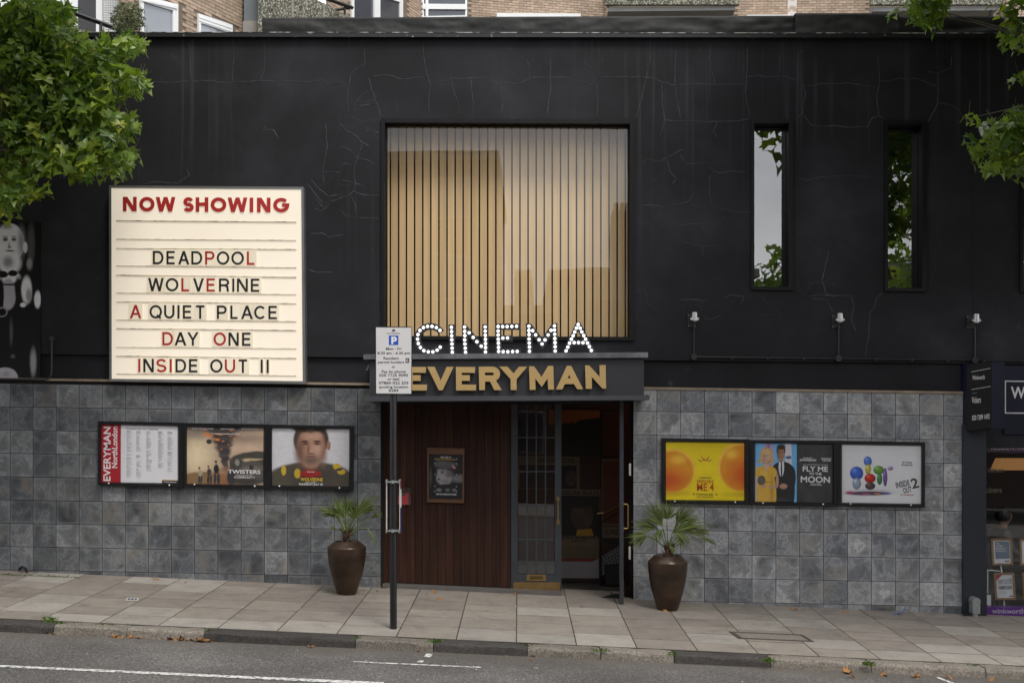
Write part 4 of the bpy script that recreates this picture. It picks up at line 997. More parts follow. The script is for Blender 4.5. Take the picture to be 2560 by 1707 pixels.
# canopy over the entrance
can = link("canopy", None, cin); can["label"] = "dark canopy with lead capping and projecting lower lip"
cy = -.80
def cslab(nm, c, y0, y1, m, par=can): return pslab(c, y0, y1).obj(nm, m, par)
cslab("capping", [(908.5, 885.5), (1620, 880.5), (1620, 893.5), (908.5, 898)], cy - .06, .1, M_LEAD)
cslab("fascia", [(924, 897), (1610, 893), (1610, 989), (924, 991)], cy, .1, M_FASCIA)
cslab("lip", [(911, 990.5), (1624, 988), (1624, 999.5), (911, 1003)], cy - .06, .1, M_LIP)
rv = MB()
for k in range(19):
    px = 960 + 35.5 * k; c = W(px, lerp(892.5, 888, k / 18.), cy - .06)
    rv.lathe([(.001, -.004), (.008, -.003), (.010, 0)], (0, 0, 0), 8)
    n = 24
    for i in range(len(rv.v) - n, len(rv.v)):
        x, y, z = rv.v[i]; rv.v[i] = (c.x + x, c.y + z, c.z + y)
rv.obj("rivets", pm("rivet", (.12, .12, .13), rough=.4, metal=.5), can)
for px in (1247, 1353): cslab("seam", [(px - .6, 905), (px + .6, 905), (px + .6, 985), (px - .6, 985)], cy - .002, cy, M_LIP)
for a, b in ((912, 922), (1612, 1622)):
    mo = MB()
    for k in range(40):
        p = W(R.uniform(a, b), 989.5, cy - .02 + R.uniform(0, .1)); s = R.uniform(.006, .016)
        mo.add([p + Vector((-s, 0, 0)), p + Vector((s, 0, 0)), p + Vector((0, R.uniform(-s, s), s * 1.3))], [(0, 1, 2)])
    tag(mo.obj("moss", M_MOSS, can, recalc=False), kind="stuff")
MB().tube([W(917, 925, -.60), W(922, 915, -.6), W(930, 905, -.5)], .012, 8).obj("overflow_pipe", M_GALV, can)

# ================================================================== signs on the building
# backlit marquee board with changeable letters
mb_ = thing("marquee_board", "backlit cream now showing board with red and black film titles", "sign board", W(520, 956, -.06))
MY = -.13
mo = [(272.5, 464), (758.5, 467.5), (764, 959.5), (273.5, 953)]
mi = [(278, 470), (753, 473.5), (757, 952.5), (279, 946.5)]
fo, fi = qpx(mo, MY), qpx(mi, MY)
MB().ring(fo, fi, shift(fo, -MY), shift(fi, .02)).obj("case", M_ALU, mb_)
f2 = qpx(mi, MY + .008); MB().quad(f2[3], f2[2], f2[1], f2[0]).obj("face", M_LIGHTBOX, mb_, recalc=False)
zz = lambda x, y: (x * .3656, 440 + y * .3656)
def zmap(y): return lambda X, Y: W(*zz(X, Y), y)
for a, b, th in ((303, 312, 9), (430, 438, 5), (493, 500, 6), (612, 625, 5), (675, 690, 9), (798, 808, 4), (858, 870, 6), (982, 993, 5), (1040, 1053, 8), (1168, 1178, 4), (1228, 1243, 9), (1350, 1363, 5)):
    c = [zz(795, a), zz(2025, b), zz(2025, b + th), zz(795, a + th)]
    pslab(c[:2] + [(c[2][0], (c[1][1] * .4 + c[2][1] * .6)), (c[3][0], (c[0][1] * .4 + c[3][1] * .6))], MY - .004, MY + .008).obj("rail", M_RAILC, mb_)
lm = zmap(MY - .010); hm_ = zmap(MY - .002)
for ch, x0, x1 in (('N', 840, 935), ('O', 952, 1057), ('W', 1065, 1200), ('S', 1252, 1325), ('H', 1338, 1425), ('O', 1440, 1548), ('W', 1557, 1692), ('I', 1707, 1732), ('N', 1757, 1850), ('G', 1868, 1975)):
    yo = .0066 * (x0 - 840)
    glyph_mesh(ch, x0, x1, 143 + yo, 243 + yo, 25, hm_).obj("heading_letter", M_RED, mb_, recalc=False)
ROWS = [(512, 604, "D1045-1118 E1138-1202 A1218-1295 D1308-1383 P1402-1467r O1482-1568 O1582-1668 L1688-1747r"),
        (697, 788, "W1013-1120 O1133-1220 L1240-1300r V1320-1395 E1412-1476r R1497-1567 I1588-1602 N1620-1695 E1715-1780"),
        (882, 974, "A887-967r Q1022-1108 U1122-1193 I1213-1228 E1250-1315 T1333-1405 P1483-1550 L1575-1632 A1648-1730 C1738-1818 E1835-1900"),
        (1066, 1157, "D1110-1183r A1193-1275 Y1280-1358 O1460-1545r N1562-1633 E1655-1720"),
        (1249, 1341, "I945-960r N980-1052 S1068-1138r I1160-1173r D1200-1273 E1292-1357 O1437-1522 U1537-1608r T1625-1697 I1782-1797 I1823-1837")]
for y0, y1, row in ROWS:
    for w in row.split():
        red = w.endswith('r'); w = w.rstrip('r'); ch = w[0]; x0, x1 = map(int, w[1:].split('-'))
        yo = .0065 * (x0 - 1000)
        c = [zz(x0 - 8, y0 - 10 + yo), zz(x1 + 8, y0 - 10 + yo), zz(x1 + 8, y1 + 6 + yo), zz(x0 - 8, y1 + 6 + yo)]
        p = pslab(c, MY - .008, MY - .0045).obj("letter_plate", M_CREAM, mb_)
        glyph_mesh(ch, x0, x1, y0 + yo, y1 + yo, 14.5, lm).obj("letter", M_RED if red else M_INK, p, recalc=False)

# CINEMA bulb letters standing on the canopy
LY0, LY1 = -.70, -.62
cs = thing("bulb_letter_sign", "lit bulb letters spelling CINEMA standing on the canopy", "sign", W(1255, 888, -.66))
S5 = lambda x, y: (920 + x * .16579, 800 + y * .16579)
S6 = lambda x, y: (1280 + x * .16579, 800 + y * .16579)
def xz(conv, y): 
    def fn(x, yy):
        p = W(*conv(x, yy), y); return p.x, p.z
    return fn
Cring = [(938 + 241 * math.cos(math.radians(a)), 286 - 241 * math.sin(math.radians(a))) for a in range(33, 328, 6)] + [(938 + 146 * math.cos(math.radians(a)), 286 - 146 * math.sin(math.radians(a))) for a in range(325, 32, -6)]
LET = [
 (S5, [Cring], [(1085,157),(1030,115),(965,97),(898,97),(835,115),(783,158),(753,220),(747,288),(758,354),(790,415),(842,462),(909,479),(978,480),(1042,455),(1089,409)]),
 (S5, [[(1213,68),(1303,68),(1318,521),(1226,521)]], [(1257,110),(1259,175),(1261,237),(1263,299),(1266,361),(1268,424),(1271,487)]),
 (S5, [[(1415,65),(1475,65),(1725,355),(1722,62),(1812,62),(1820,521),(1760,521),(1508,235),(1514,522),(1425,522)]], [(1455,105),(1458,171),(1460,235),(1458,299),(1461,361),(1466,424),(1470,487),(1525,193),(1586,262),(1642,327),(1707,395),(1766,105),(1767,168),(1768,230),(1770,292),(1771,355),(1772,416),(1771,480)]),
 (S5, [[(1922,55),(2300,52),(2302,140),(2008,143),(2010,230),(2180,232),(2185,318),(2010,318),(2012,433),(2303,430),(2306,515),(1928,522)]], [(1962,98),(2030,100),(2098,100),(2168,98),(2240,96),(1962,167),(1962,226),(1964,290),(1966,350),(1968,413),(1970,474),(2033,272),(2103,270),(2038,478),(2108,478),(2180,476),(2250,474)]),
 (S6, [[(208,50),(282,50),(455,268),(605,50),(685,45),(697,505),(603,507),(600,235),(458,440),(305,210),(312,512),(218,515)]], [(255,93),(255,158),(257,219),(257,285),(260,347),(263,408),(263,472),(312,161),(357,224),(408,297),(453,361),(497,299),(544,225),(588,156),(640,88),(640,150),(644,215),(646,279),(648,341),(650,402),(651,467)]),
 (S6, [[(965,38),(1030,36),(1268,493),(1168,495),(1118,385),(905,385),(858,500),(755,503)], [(1003,165),(1075,298),(937,298)]], [(998,68),(971,122),(1027,123),(946,180),(1052,179),(921,237),(1082,235),(895,290),(1110,289),(868,349),(1138,347),(937,341),(1003,341),(1070,342),(842,408),(1167,402),(815,465),(1196,459)])]
bulb = None
for conv, loops, bulbs in LET:
    me = outline_mesh("letter", loops, xz(conv, LY0), LY0, LY1, pm("letter_case_blue_grey", (.030, .031, .038), (.022, .023, .028), 4, .4))
    lo = link("letter", me, cs)
    if bulb is None:
        b = MB(); pr = [(.001, -.015), (.010, -.013), (.0160, -.008), (.0192, 0), (.0192, .004)]
        b.lathe(pr, (0, 0, 0), 14); b.v = [(x, z, y) for x, y, z in b.v]; bulb = b.mesh("bulb", M_BULB, True)
    for (x, y) in bulbs:
        o = link("bulb", bulb, lo); o.location = W(*conv(x, y), LY0 - .003)
# gold name on the fascia
ns = thing("name_sign", "gold raised capitals spelling EVERYMAN on the canopy front", "sign", W(1240, 975, -.82))
Eo = [(1325,705),(1615,707),(1612,795),(1415,793),(1413,828),(1535,828),(1535,915),(1414,915),(1412,970),(1630,972),(1628,1060),(1328,1060)]
Rr = [(1670,702),(1850,700)] + [(1870 + 122 * math.cos(math.radians(a)), 812 - 112 * math.sin(math.radians(a))) for a in range(80, -61, -14)] + [(2018,1055),(1905,1055),(1840,925),(1765,925),(1763,1055),(1678,1056)]
Rh = [(1763,790),(1860,790)] + [(1872 + 26 * math.cos(math.radians(a)), 811 - 21 * math.sin(math.radians(a))) for a in range(75, -80, -25)] + [(1860,832),(1763,832)]
NAME = [(S5, [[(x - 742, y) for x, y in Eo]]), (S5, [[(893,703),(1003,703),(1095,910),(1187,705),(1288,705),(1125,1058),(1068,1058)]]), (S5, [Eo]), (S5, [Rr, Rh]),
 (S5, [[(1982,700),(2100,700),(2195,803),(2276,702),(2401,702),(2241,890),(2241,1053),(2152,1053),(2150,890)]]),
 (S6, [[(257,697),(333,697),(445,855),(545,690),(622,690),(632,1045),(545,1047),(537,880),(448,1008),(350,878),(355,1050),(268,1052)]]),
 (S6, [[(828,688),(892,688),(1072,1040),(985,1042),(935,963),(795,965),(760,1043),(663,1045)], [(862,825),(888,875),(838,877)]]),
 (S6, [[(1102,683),(1163,682),(1325,858),(1320,678),(1412,677),(1420,1030),(1367,1033),(1203,855),(1205,1035),(1113,1035)]])]
for conv, loops in NAME:
    link("letter", outline_mesh("letter", loops, xz(conv, -.87), -.87, -.835, M_GOLD), ns)

# ------------------------------------------------------------------ poster cases
def mk_photo(name, base, blobs, jit=.012, rough=.4, grain=.10, nscale=9.0):
    """flat photographic print: soft ellipses (u, v up, rx, ry, colour, softness) laid over a base colour"""
    m, n, l, b = nodes(name)
    t = n.new("ShaderNodeTexCoord"); ns_ = n.new("ShaderNodeTexNoise"); ns_.inputs['Scale'].default_value = nscale; ns_.inputs['Detail'].default_value = 5; l.new(t.outputs['Generated'], ns_.inputs['Vector'])
    dj = n.new("ShaderNodeVectorMath"); dj.operation = 'SUBTRACT'; dj.inputs[1].default_value = (.5, .5, .5); l.new(ns_.outputs['Color'], dj.inputs[0])
    ma = n.new("ShaderNodeVectorMath"); ma.operation = 'MULTIPLY_ADD'; ma.inputs[1].default_value = (jit * 2, 0, jit * 2); l.new(dj.outputs[0], ma.inputs[0]); l.new(t.outputs['Generated'], ma.inputs[2])
    col = None
    for (u, v, rx, ry, c, sf) in blobs:
        a = n.new("ShaderNodeVectorMath"); a.operation = 'SUBTRACT'; a.inputs[1].default_value = (u, .5, v); l.new(ma.outputs[0], a.inputs[0])
        k = n.new("ShaderNodeVectorMath"); k.operation = 'MULTIPLY'; k.inputs[1].default_value = (1 / rx, 0, 1 / ry); l.new(a.outputs[0], k.inputs[0])
        ln = n.new("ShaderNodeVectorMath"); ln.operation = 'LENGTH'; l.new(k.outputs[0], ln.inputs[0])
        mr = n.new("ShaderNodeMapRange"); mr.interpolation_type = 'SMOOTHSTEP'; mr.inputs['From Min'].default_value = 1 + sf * .5; mr.inputs['From Max'].default_value = 1 - sf; l.new(ln.outputs['Value'], mr.inputs['Value'])
        mx_ = n.new("ShaderNodeMix"); mx_.data_type = 'RGBA'; mx_.inputs[7].default_value = c4(c); l.new(mr.outputs[0], mx_.inputs[0])
        if col is None: mx_.inputs[6].default_value = c4(base)
        else: l.new(col, mx_.inputs[6])
        col = mx_.outputs[2]
    hs = n.new("ShaderNodeHueSaturation"); mg = n.new("ShaderNodeMapRange"); mg.inputs['To Min'].default_value = 1 - grain * 1.6; mg.inputs['To Max'].default_value = 1 + grain * 1.6; l.new(ns_.outputs['Fac'], mg.inputs['Value']); l.new(mg.outputs[0], hs.inputs['Value']); l.new(col, hs.inputs['Color'])
    l.new(hs.outputs[0], b.inputs['Base Color']); b.inputs['Roughness'].default_value = rough; b.inputs['Specular IOR Level'].default_value = .3
    return m
def case(label, org, k, outer, inner, m, locks, y=-.07):
    t = thing("poster_case", label, "poster case", W(*z2p([outer[3]], *org, k)[0], y), "framed poster cases on the slate wall")
    o, i = z2p(outer, *org, k), z2p(inner, *org, k)
    mid = [((a[0] + 3 * b[0]) / 4, (a[1] + 3 * b[1]) / 4) for a, b in zip(o, i)]
    fo, fm, fi = qpx(o, y), qpx(mid, y), qpx(i, y + .028)
    mb = MB(); mb.ring(fo, fm, shift(fo, -y - .006), shift(fm, .028))
    for a in range(4):
        b = (a + 1) % 4; mb.add([fm[a] + Vector((0, -.001, 0)), fm[b] + Vector((0, -.001, 0)), fi[b], fi[a]], [(0, 1, 2, 3)])
    mb.obj("frame", M_FRAME, t)
    ps = pslab([(a[0] + (c[0] > 0) * .0, a[1]) for a, c in zip(i, i)], y + .030, y + .034).obj("poster", m, t)
    fn = quadmap(i, y + .0295)
    g = qpx(i, y + .012); MB().quad(g[3], g[2], g[1], g[0]).obj("glass", M_GLASSP, t, recalc=False)
    for u in locks:
        p = quadmap(o, y)(u, .962)
        lb = MB(); lb.lathe([(.001, -.012), (.010, -.010), (.012, 0)], (0, 0, 0), 10); lb.v = [(x + p.x, z + p.y, yy + p.z) for x, yy, z in lb.v]
        lb.obj("lock", M_STEEL, t, smooth=True)
    return t, ps, fn
P_WHITE = flat("paper_white", (.66, .655, .68)); P_RED = flat("paper_red", (.36, .016, .028)); P_TXT = flat("print_grey", (.33, .33, .34)); P_TXD = flat("print_dark", (.06, .06, .065)); P_OFFW = flat("print_white", (.72, .70, .70))
# 1 listings
t, ps, fn = case("poster case with white film listings sheet and red side stripe", (240, 1040), .12118, [(35,100),(1800,135),(1795,1485),(35,1425)], [(115,178),(1683,212),(1683,1380),(110,1358)], P_WHITE, (.13, .84))
shape(ps, "red_stripe", fn, [(0, 0), (.255, 0), (.255, 1), (0, 1)], P_RED, 1)
vert = lambda f: (lambda X, Y: f(Y, 1 - X))
text(ps, "lettering", "EVERYMAN", P_OFFW, vert(lay(fn, 2)), .02, .97, .118, .088, .045)
text(ps, "lettering", "NorthLondon", P_OFFW, vert(lay(fn, 2)), .25, .975, .208, .070, .035)
text(ps, "lettering", "Film Screenings: Friday 19 July - Thursday 25 July", P_TXD, lay(fn, 1), .33, .745, .068, .022, .02)
txm, hdm = MB(), MB()
lf = lay(fn, 1)
Rt = random.Random(3)
for cx, cw, segs in ((.33, .075, ((.10, .53), (.565, .90))), (.458, .07, ((.10, .45), (.525, .91))), (.588, .085, ((.10, .80),)), (.745, .075, ((.10, .74),)), (.868, .085, ((.10, .42), (.455, .80)))):
    for a, b in segs:
        v = a; first = True
        while v < b:
            if first:
                hdm.add([lf(cx, v), lf(cx + cw * .7, v), lf(cx + cw * .7, v + .007), lf(cx, v + .007)], [(0, 1, 2, 3)]); first = False
            elif Rt.random() < .86:
                w = cw * Rt.uniform(.35, 1.05)
                txm.add([lf(cx, v), lf(cx + w, v), lf(cx + w, v + .0042), lf(cx, v + .0042)], [(0, 1, 2, 3)])
            v += .0115
tag(txm.obj("small_print", P_TXT, ps, recalc=False), kind="stuff"); tag(hdm.obj("column_headings", P_TXD, ps, recalc=False), kind="stuff")
shape(ps, "footer_bar", fn, [(.795, .958), (1, .958), (1, 1), (.795, 1)], P_TXD, 1); shape(ps, "footer_line", fn, [(.795, .945), (1, .945), (1, .957), (.795, .957)], flat("gold_line", (.45, .25, .03)), 1)
text(ps, "lettering", "everymancinema.com", P_OFFW, lay(fn, 2), .83, .98, .988, .014, .02)
# 2 storm poster
FUN, EMB, FLD, VEH = (.050, .042, .044), (.62, .20, .04), (.22, .135, .065), (.062, .056, .048)
st_b = [(.12, .50, .24, .32, (.70, .57, .38), 1), (.82, .62, .34, .10, (.52, .37, .27), .9), (.75, .80, .30, .08, (.30, .21, .17), .9), (.10, .90, .24, .12, (.26, .20, .16), .9), (.5, 1.02, .62, .13, (.085, .072, .07), .7)]
for k in range(15):
    v = lerp(.97, .31, k / 14.); rx = lerp(.27, .034, (k / 14.) ** .62); st_b.append((lerp(.455, .505, k / 14.) + .012 * math.sin(k * 2.4), v, rx, .045, tuple(x * (1 + .45 * (k % 3 == 1)) for x in FUN), .45))
for u, v, rx, ry in ((.26, .87, .05, .028), (.31, .84, .03, .02), (.40, .875, .05, .014), (.44, .86, .03, .012), (.53, .88, .03, .012), (.40, .775, .035, .022), (.36, .79, .03, .010), (.47, .75, .02, .012), (.62, .79, .02, .014), (.57, .84, .025, .010), (.45, .61, .018, .012), (.54, .69, .014, .014), (.24, .95, .03, .014), (.58, .94, .03, .012), (.68, .86, .02, .012), (.38, .69, .015, .008)): st_b.append((u, v, rx, ry, EMB, .7))
st_b += [(.505, .27, .06, .06, (.20, .12, .08), .8), (.22, -.02, .46, .25, FLD, .10), (.50, .0, .2, .28, (.26, .12, .06), .6), (.29, .745, .035, .045, (.04, .038, .04), .2), (.92, .42, .36, .16, VEH, .12), (.80, .20, .28, .22, (.085, .078, .068), .15), (.64, .36, .09, .14, VEH, .2), (.66, .385, .03, .06, (.22, .215, .20), .3), (.86, .44, .15, .022, (.42, .32, .19), .5), (.78, .42, .05, .022, (.45, .36, .22), .5), (.86, .28, .16, .05, (.16, .14, .11), .8), (.84, .30, .03, .05, (.03, .03, .032), .3), (.58, .12, .06, .13, (.035, .037, .045), .3), (.78, .06, .25, .06, (.05, .045, .04), .7)]
for u, v, s_, c in ((.170, .285, .9, (.34, .31, .24)), (.290, .31, 1.0, (.05, .045, .045)), (.385, .385, 1.25, (.02, .02, .023))):
    st_b += [(u - .012 * s_, v - .22 * s_, .016 * s_, .085 * s_, (.035, .036, .045), .3), (u + .022 * s_, v - .22 * s_, .016 * s_, .085 * s_, (.035, .036, .045), .3), (u, v - .09 * s_, .031 * s_, .068 * s_, c, .25), (u + .04 * s_, v - .11 * s_, .012 * s_, .03 * s_, (.30, .17, .10), .5), (u - .004, v, .015 * s_, .026 * s_, (.28, .16, .10), .3), (u - .006, v + .014 * s_, .016 * s_, .014 * s_, (.05, .03, .02), .4)]
def mk_storm(): return mk_photo("storm_print", (.42, .32, .22), st_b, .016, nscale=9, grain=.12)
t, ps, fn = case("poster case with brown tornado film poster", (455, 1045), .11799, [(30,100),(1840,130),(1828,1500),(30,1450)], [(108,180),(1727,208),(1720,1415),(105,1385)], mk_storm(), (.13, .84))
for b_, x0, x1, yb, h, of in (("DAISY EDGAR-JONES", .07, .345, .042, .024, .025), ("GLEN POWELL", .44, .625, .040, .024, .025), ("ANTHONY RAMOS", .71, .93, .032, .022, .025), ("FROM THE PRODUCERS OF JURASSIC WORLD", .31, .69, .125, .019, .02), ("TWISTERS", .54, .965, .805, .062, .03), ("NATURE'S DARKEST SIDE", .64, .86, .845, .012, .02), ("IN CINEMAS JULY 17", .62, .89, .885, .028, .03)):
    text(ps, "lettering", b_, P_OFFW, lay(fn, 5), x0, x1, yb, h, of)
# 3 grey, yellow and red poster (a plain generic portrait)
TAN, DKT, LTT, BRN = (.36, .205, .145), (.15, .078, .055), (.47, .29, .215), (.055, .038, .030)
P3 = mk_photo("portrait_print", (.56, .55, .575), [(.5, .10, .60, .33, (.075, .066, .050), .10), (.5, .16, .30, .26, (.050, .045, .038), .6), (.15, .27, .035, .09, (.5, .35, .03), .3), (.33, .22, .045, .09, (.45, .31, .03), .3), (.84, .34, .055, .055, (.5, .35, .03), .3), (.90, .25, .055, .05, (.5, .35, .03), .3), (.87, .29, .04, .025, (.05, .05, .07), .4),
 (.5, .40, .13, .14, (.16, .085, .06), .3), (.505, .80, .235, .32, BRN, .10), (.735, .70, .028, .085, (.30, .16, .115), .3), (.505, .67, .185, .37, TAN, .14), (.355, .60, .075, .28, DKT, .95), (.66, .58, .06, .25, (.24, .13, .09), .95), (.58, .65, .07, .14, LTT, 1), (.53, .87, .12, .07, LTT, 1), (.40, 1.0, .15, .075, BRN, .35), (.60, 1.0, .13, .06, BRN, .35), (.50, .97, .05, .06, (.12, .08, .06), .8),
 (.43, .738, .056, .034, (.13, .065, .048), .9), (.585, .738, .056, .034, (.13, .065, .048), .9), (.425, .775, .058, .017, (.06, .036, .028), .6), (.585, .775, .058, .017, (.06, .036, .028), .6), (.437, .736, .017, .011, (.025, .018, .015), .5), (.580, .736, .017, .011, (.025, .018, .015), .5), (.47, .63, .022, .12, (.20, .105, .075), 1), (.515, .60, .020, .035, LTT, 1), (.505, .565, .045, .014, (.14, .07, .05), .9),
 (.505, .45, .13, .11, (.15, .095, .072), .9), (.505, .505, .062, .011, (.12, .045, .038), .6), (.505, .485, .045, .010, (.30, .15, .12), .8), (.5, .22, .14, .075, (.27, .03, .02), .4)], .006, nscale=14)
t, ps, fn = case("poster case with pale grey poster of a stern man in a dark and yellow jacket", (670, 1050), .12118, [(10,90),(1768,118),(1752,1460),(8,1402)], [(90,168),(1675,192),(1672,1362),(85,1345)], P3, (.13, .84))
text(ps, "lettering", "MARVEL STUDIOS", P_OFFW, lay(fn, 5), .455, .55, .765, .018, .03); text(ps, "lettering", "DEADPOOL &", P_RED, lay(fn, 5), .365, .635, .83, .062, .045)
text(ps, "lettering", "WOLVERINE", flat("title_yellow", (.62, .42, .03)), lay(fn, 5), .37, .66, .915, .055, .045); text(ps, "lettering", "ONLY IN CINEMAS", P_OFFW, lay(fn, 5), .435, .57, .945, .013, .02); text(ps, "lettering", "THURSDAY JULY 25", P_OFFW, lay(fn, 5), .345, .66, .988, .034, .04)
# 4 yellow poster (figures left out, plain orange discs)
YL, OR, RD_, HL = (.78, .60, .012), (.68, .27, .018), (.58, .095, .014), (.84, .50, .06)
P4 = mk_photo("yellow_print", YL, [(.5, .95, .5, .2, (.70, .53, .012), 1), (.08, .12, .30, .05, (.62, .45, .012), 1), (.95, .10, .28, .05, (.62, .45, .012), 1), (.09, .52, .29, .37, HL, .03), (.08, .50, .275, .355, OR, .10), (.04, .34, .24, .22, RD_, .95), (.16, .70, .10, .09, HL, 1), (.95, .58, .29, .42, HL, .03), (.96, .56, .275, .40, OR, .10), (1.0, .44, .22, .28, RD_, .95), (.83, .80, .09, .09, HL, 1)], .004, nscale=5)
t, ps, fn = case("poster case with bright yellow poster and plain orange discs", (1650, 1085), .12115, [(35,85),(1850,105),(1842,1455),(35,1430)], [(125,165),(1737,185),(1737,1365),(125,1350)], P4, (.15, .84))
for a, r0, r1 in ((150, .05, .13), (115, .04, .13), (92, .035, .08), (62, .04, .13), (32, .05, .13)):
    ca, sa = math.cos(math.radians(a)), math.sin(math.radians(a)); w = .009
    shape(ps, "print", fn, [(.5 + r0 * ca - w * sa, .36 - r0 * sa * 1.3 - w * ca), (.5 + r0 * ca + w * sa, .36 - r0 * sa * 1.3 + w * ca), (.5 + r1 * ca, .36 - r1 * sa * 1.3)], P_RED, 2)
text(ps, "lettering", "ILLUMINATION'S", P_TXD, lay(fn, 2), .43, .58, .625, .026, .025); text(ps, "lettering", "DESPICABLE", flat("title_orange", (.52, .08, .012)), lay(fn, 2), .395, .61, .70, .050, .05); text(ps, "lettering", "ME 4", flat("title_orange", (.52, .08, .012)), lay(fn, 2), .395, .612, .838, .125, .05)
text(ps, "lettering", "In Cinemas July 12", flat("print_brown", (.09, .055, .012)), lay(fn, 2), .345, .66, .915, .036, .03); text(ps, "lettering", "Book Tickets Now", flat("print_brown", (.09, .055, .012)), lay(fn, 2), .395, .605, .955, .022, .02)
# 5 couple poster
t, ps, fn = case("poster case with figures in yellow dress and dark suit beside white title", (1870, 1090), .118, [(40,80),(1900,95),(1885,1500),(40,1460)], [(128,150),(1790,178),(1795,1410),(120,1380)], pm("charcoal_print", (.055, .052, .055), (.022, .021, .022), 3, .4, stretch=(2, 1, 1)), (.15, .84))
SUIT, SKM, SKW, YD, BL = (.030, .029, .031), (.34, .19, .115), (.54, .36, .27), (.60, .36, .055), (.50, .33, .14)
P5 = mk_photo("couple_print", (.14, .40, .68), [(.80, .5, .085, .95, (.58, .54, .56), .12), (.80, .76, .085, .03, (.10, .13, .28), .3), (.32, .80, .14, .5, (.40, .30, .45), .3), (.32, .90, .05, .3, (.22, .16, .36), .8), (.03, .2, .05, .5, (.45, .42, .42), .3),
 (.66, .20, .30, .46, SUIT, .06), (.66, .55, .265, .14, SUIT, .06), (.88, .42, .10, .20, SUIT, .1), (.63, .60, .068, .17, (.58, .60, .64), .12), (.632, .55, .018, .17, SUIT, .15), (.62, .725, .06, .06, (.26, .14, .085), .3), (.62, .83, .098, .125, SKM, .12), (.555, .81, .035, .09, (.19, .10, .06), .9), (.62, .935, .108, .05, (.055, .033, .02), .2), (.53, .88, .02, .05, (.055, .033, .02), .5), (.71, .88, .02, .05, (.055, .033, .02), .5), (.585, .856, .026, .012, (.07, .04, .025), .8), (.655, .856, .026, .012, (.07, .04, .025), .8), (.62, .80, .014, .035, (.24, .13, .08), 1), (.62, .768, .034, .009, (.19, .08, .06), .7), (.68, .27, .10, .05, (.40, .24, .16), .3),
 (.27, .12, .24, .50, YD, .05), (.26, .50, .27, .13, YD, .06), (.40, .15, .05, .35, (.42, .25, .04), 1), (.20, .46, .09, .08, (.68, .43, .08), 1), (.27, .34, .21, .012, (.40, .24, .04), .7), (.265, .63, .055, .10, SKW, .2), (.27, .80, .165, .135, BL, .12), (.13, .70, .055, .05, BL, .3), (.41, .70, .055, .05, BL, .3), (.27, .70, .10, .05, (.34, .21, .10), .7), (.265, .77, .083, .095, SKW, .14), (.215, .75, .03, .07, (.38, .23, .16), .9), (.25, .858, .11, .042, (.56, .39, .18), .5), (.228, .79, .024, .011, (.10, .06, .045), .8), (.302, .79, .024, .011, (.10, .06, .045), .8), (.266, .752, .012, .025, (.42, .26, .19), 1), (.266, .715, .026, .010, (.42, .07, .06), .6),
 (.53, .36, .038, .13, (.42, .26, .18), .2), (.42, .26, .10, .035, (.44, .27, .19), .3), (.15, .37, .10, .085, (.12, .10, .085), .06), (.20, .27, .07, .035, (.44, .27, .19), .4)], .004, nscale=14)
shape(ps, "couple_photo", fn, [(.02, 1), (.545, 1), (.545, 0), (.02, 0)], P5, 1)
for b_, x0, x1, yb, h, of in (("SCARLETT", .625, .745, .25, .022, .01), ("JOHANSSON", .58, .79, .29, .035, .03), ("CHANNING", .85, .985, .25, .022, .01), ("TATUM", .865, .975, .29, .035, .03), ("WILL THEY MAKE HISTORY...OR FAKE IT?", .625, .945, .355, .012, .02), ("FLY ME", .62, .94, .465, .085, .04), ("TO THE", .70, .86, .525, .04, .035), ("MOON", .595, .965, .655, .10, .03), ("ONLY IN CINEMAS", .725, .845, .682, .012, .02), ("COMING SOON", .71, .86, .705, .016, .03)):
    text(ps, "lettering", b_, P_OFFW, lay(fn, 5), x0, x1, yb, h, of)
# 6 white poster (figures left out, plain coloured balls on a dark curved board)
bl6 = [(.33, .19, .34, .06, (.42, .42, .44), .9), (.33, .175, .29, .035, (.09, .06, .09), .25), (.10, .185, .06, .03, (.36, .06, .14), .5), (.30, .165, .06, .02, (.30, .10, .18), .5), (.45, .17, .05, .018, (.40, .16, .07), .5), (.56, .175, .06, .02, (.10, .08, .30), .5)]
for u, v, rx, ry, c in ((.185, .515, .085, .115, (.05, .12, .48)), (.185, .34, .055, .10, (.27, .33, .42)), (.325, .72, .052, .085, (.09, .17, .55)), (.33, .58, .035, .09, (.46, .42, .05)), (.545, .45, .028, .16, (.16, .09, .28)), (.61, .60, .038, .035, (.32, .22, .42)), (.465, .57, .068, .075, (.13, .28, .05)), (.475, .42, .035, .10, (.05, .20, .07)), (.355, .43, .072, .08, (.46, .03, .02)), (.355, .30, .065, .065, (.09, .055, .06))):
    bl6 += [(u, v, rx, ry, tuple(x * .62 for x in c), .06), (u - rx * .12, v + ry * .15, rx * .85, ry * .82, c, .5), (u - rx * .35, v + ry * .45, rx * .4, ry * .35, tuple(min(.8, x * 1.7 + .06) for x in c), 1)]
t, ps, fn = case("poster case with white poster, small coloured balls and slanted black title", (2090, 1090), .12115, [(30,92),(1840,125),(1836,1478),(30,1440)], [(127,178),(1757,205),(1752,1393),(127,1365)], mk_photo("white_balls_print", (.63, .625, .64), [(.5, .5, .75, .7, (.66, .655, .67), .8)] + bl6, .004, nscale=5, grain=.05), (.15, .84))
rot = lambda f, u0, v0, a: (lambda X, Y: f(u0 + (X - u0) * math.cos(a) - (Y - v0) * math.sin(a) * .73, v0 + (X - u0) * math.sin(a) * 1.35 + (Y - v0) * math.cos(a)))
an = math.radians(-13)
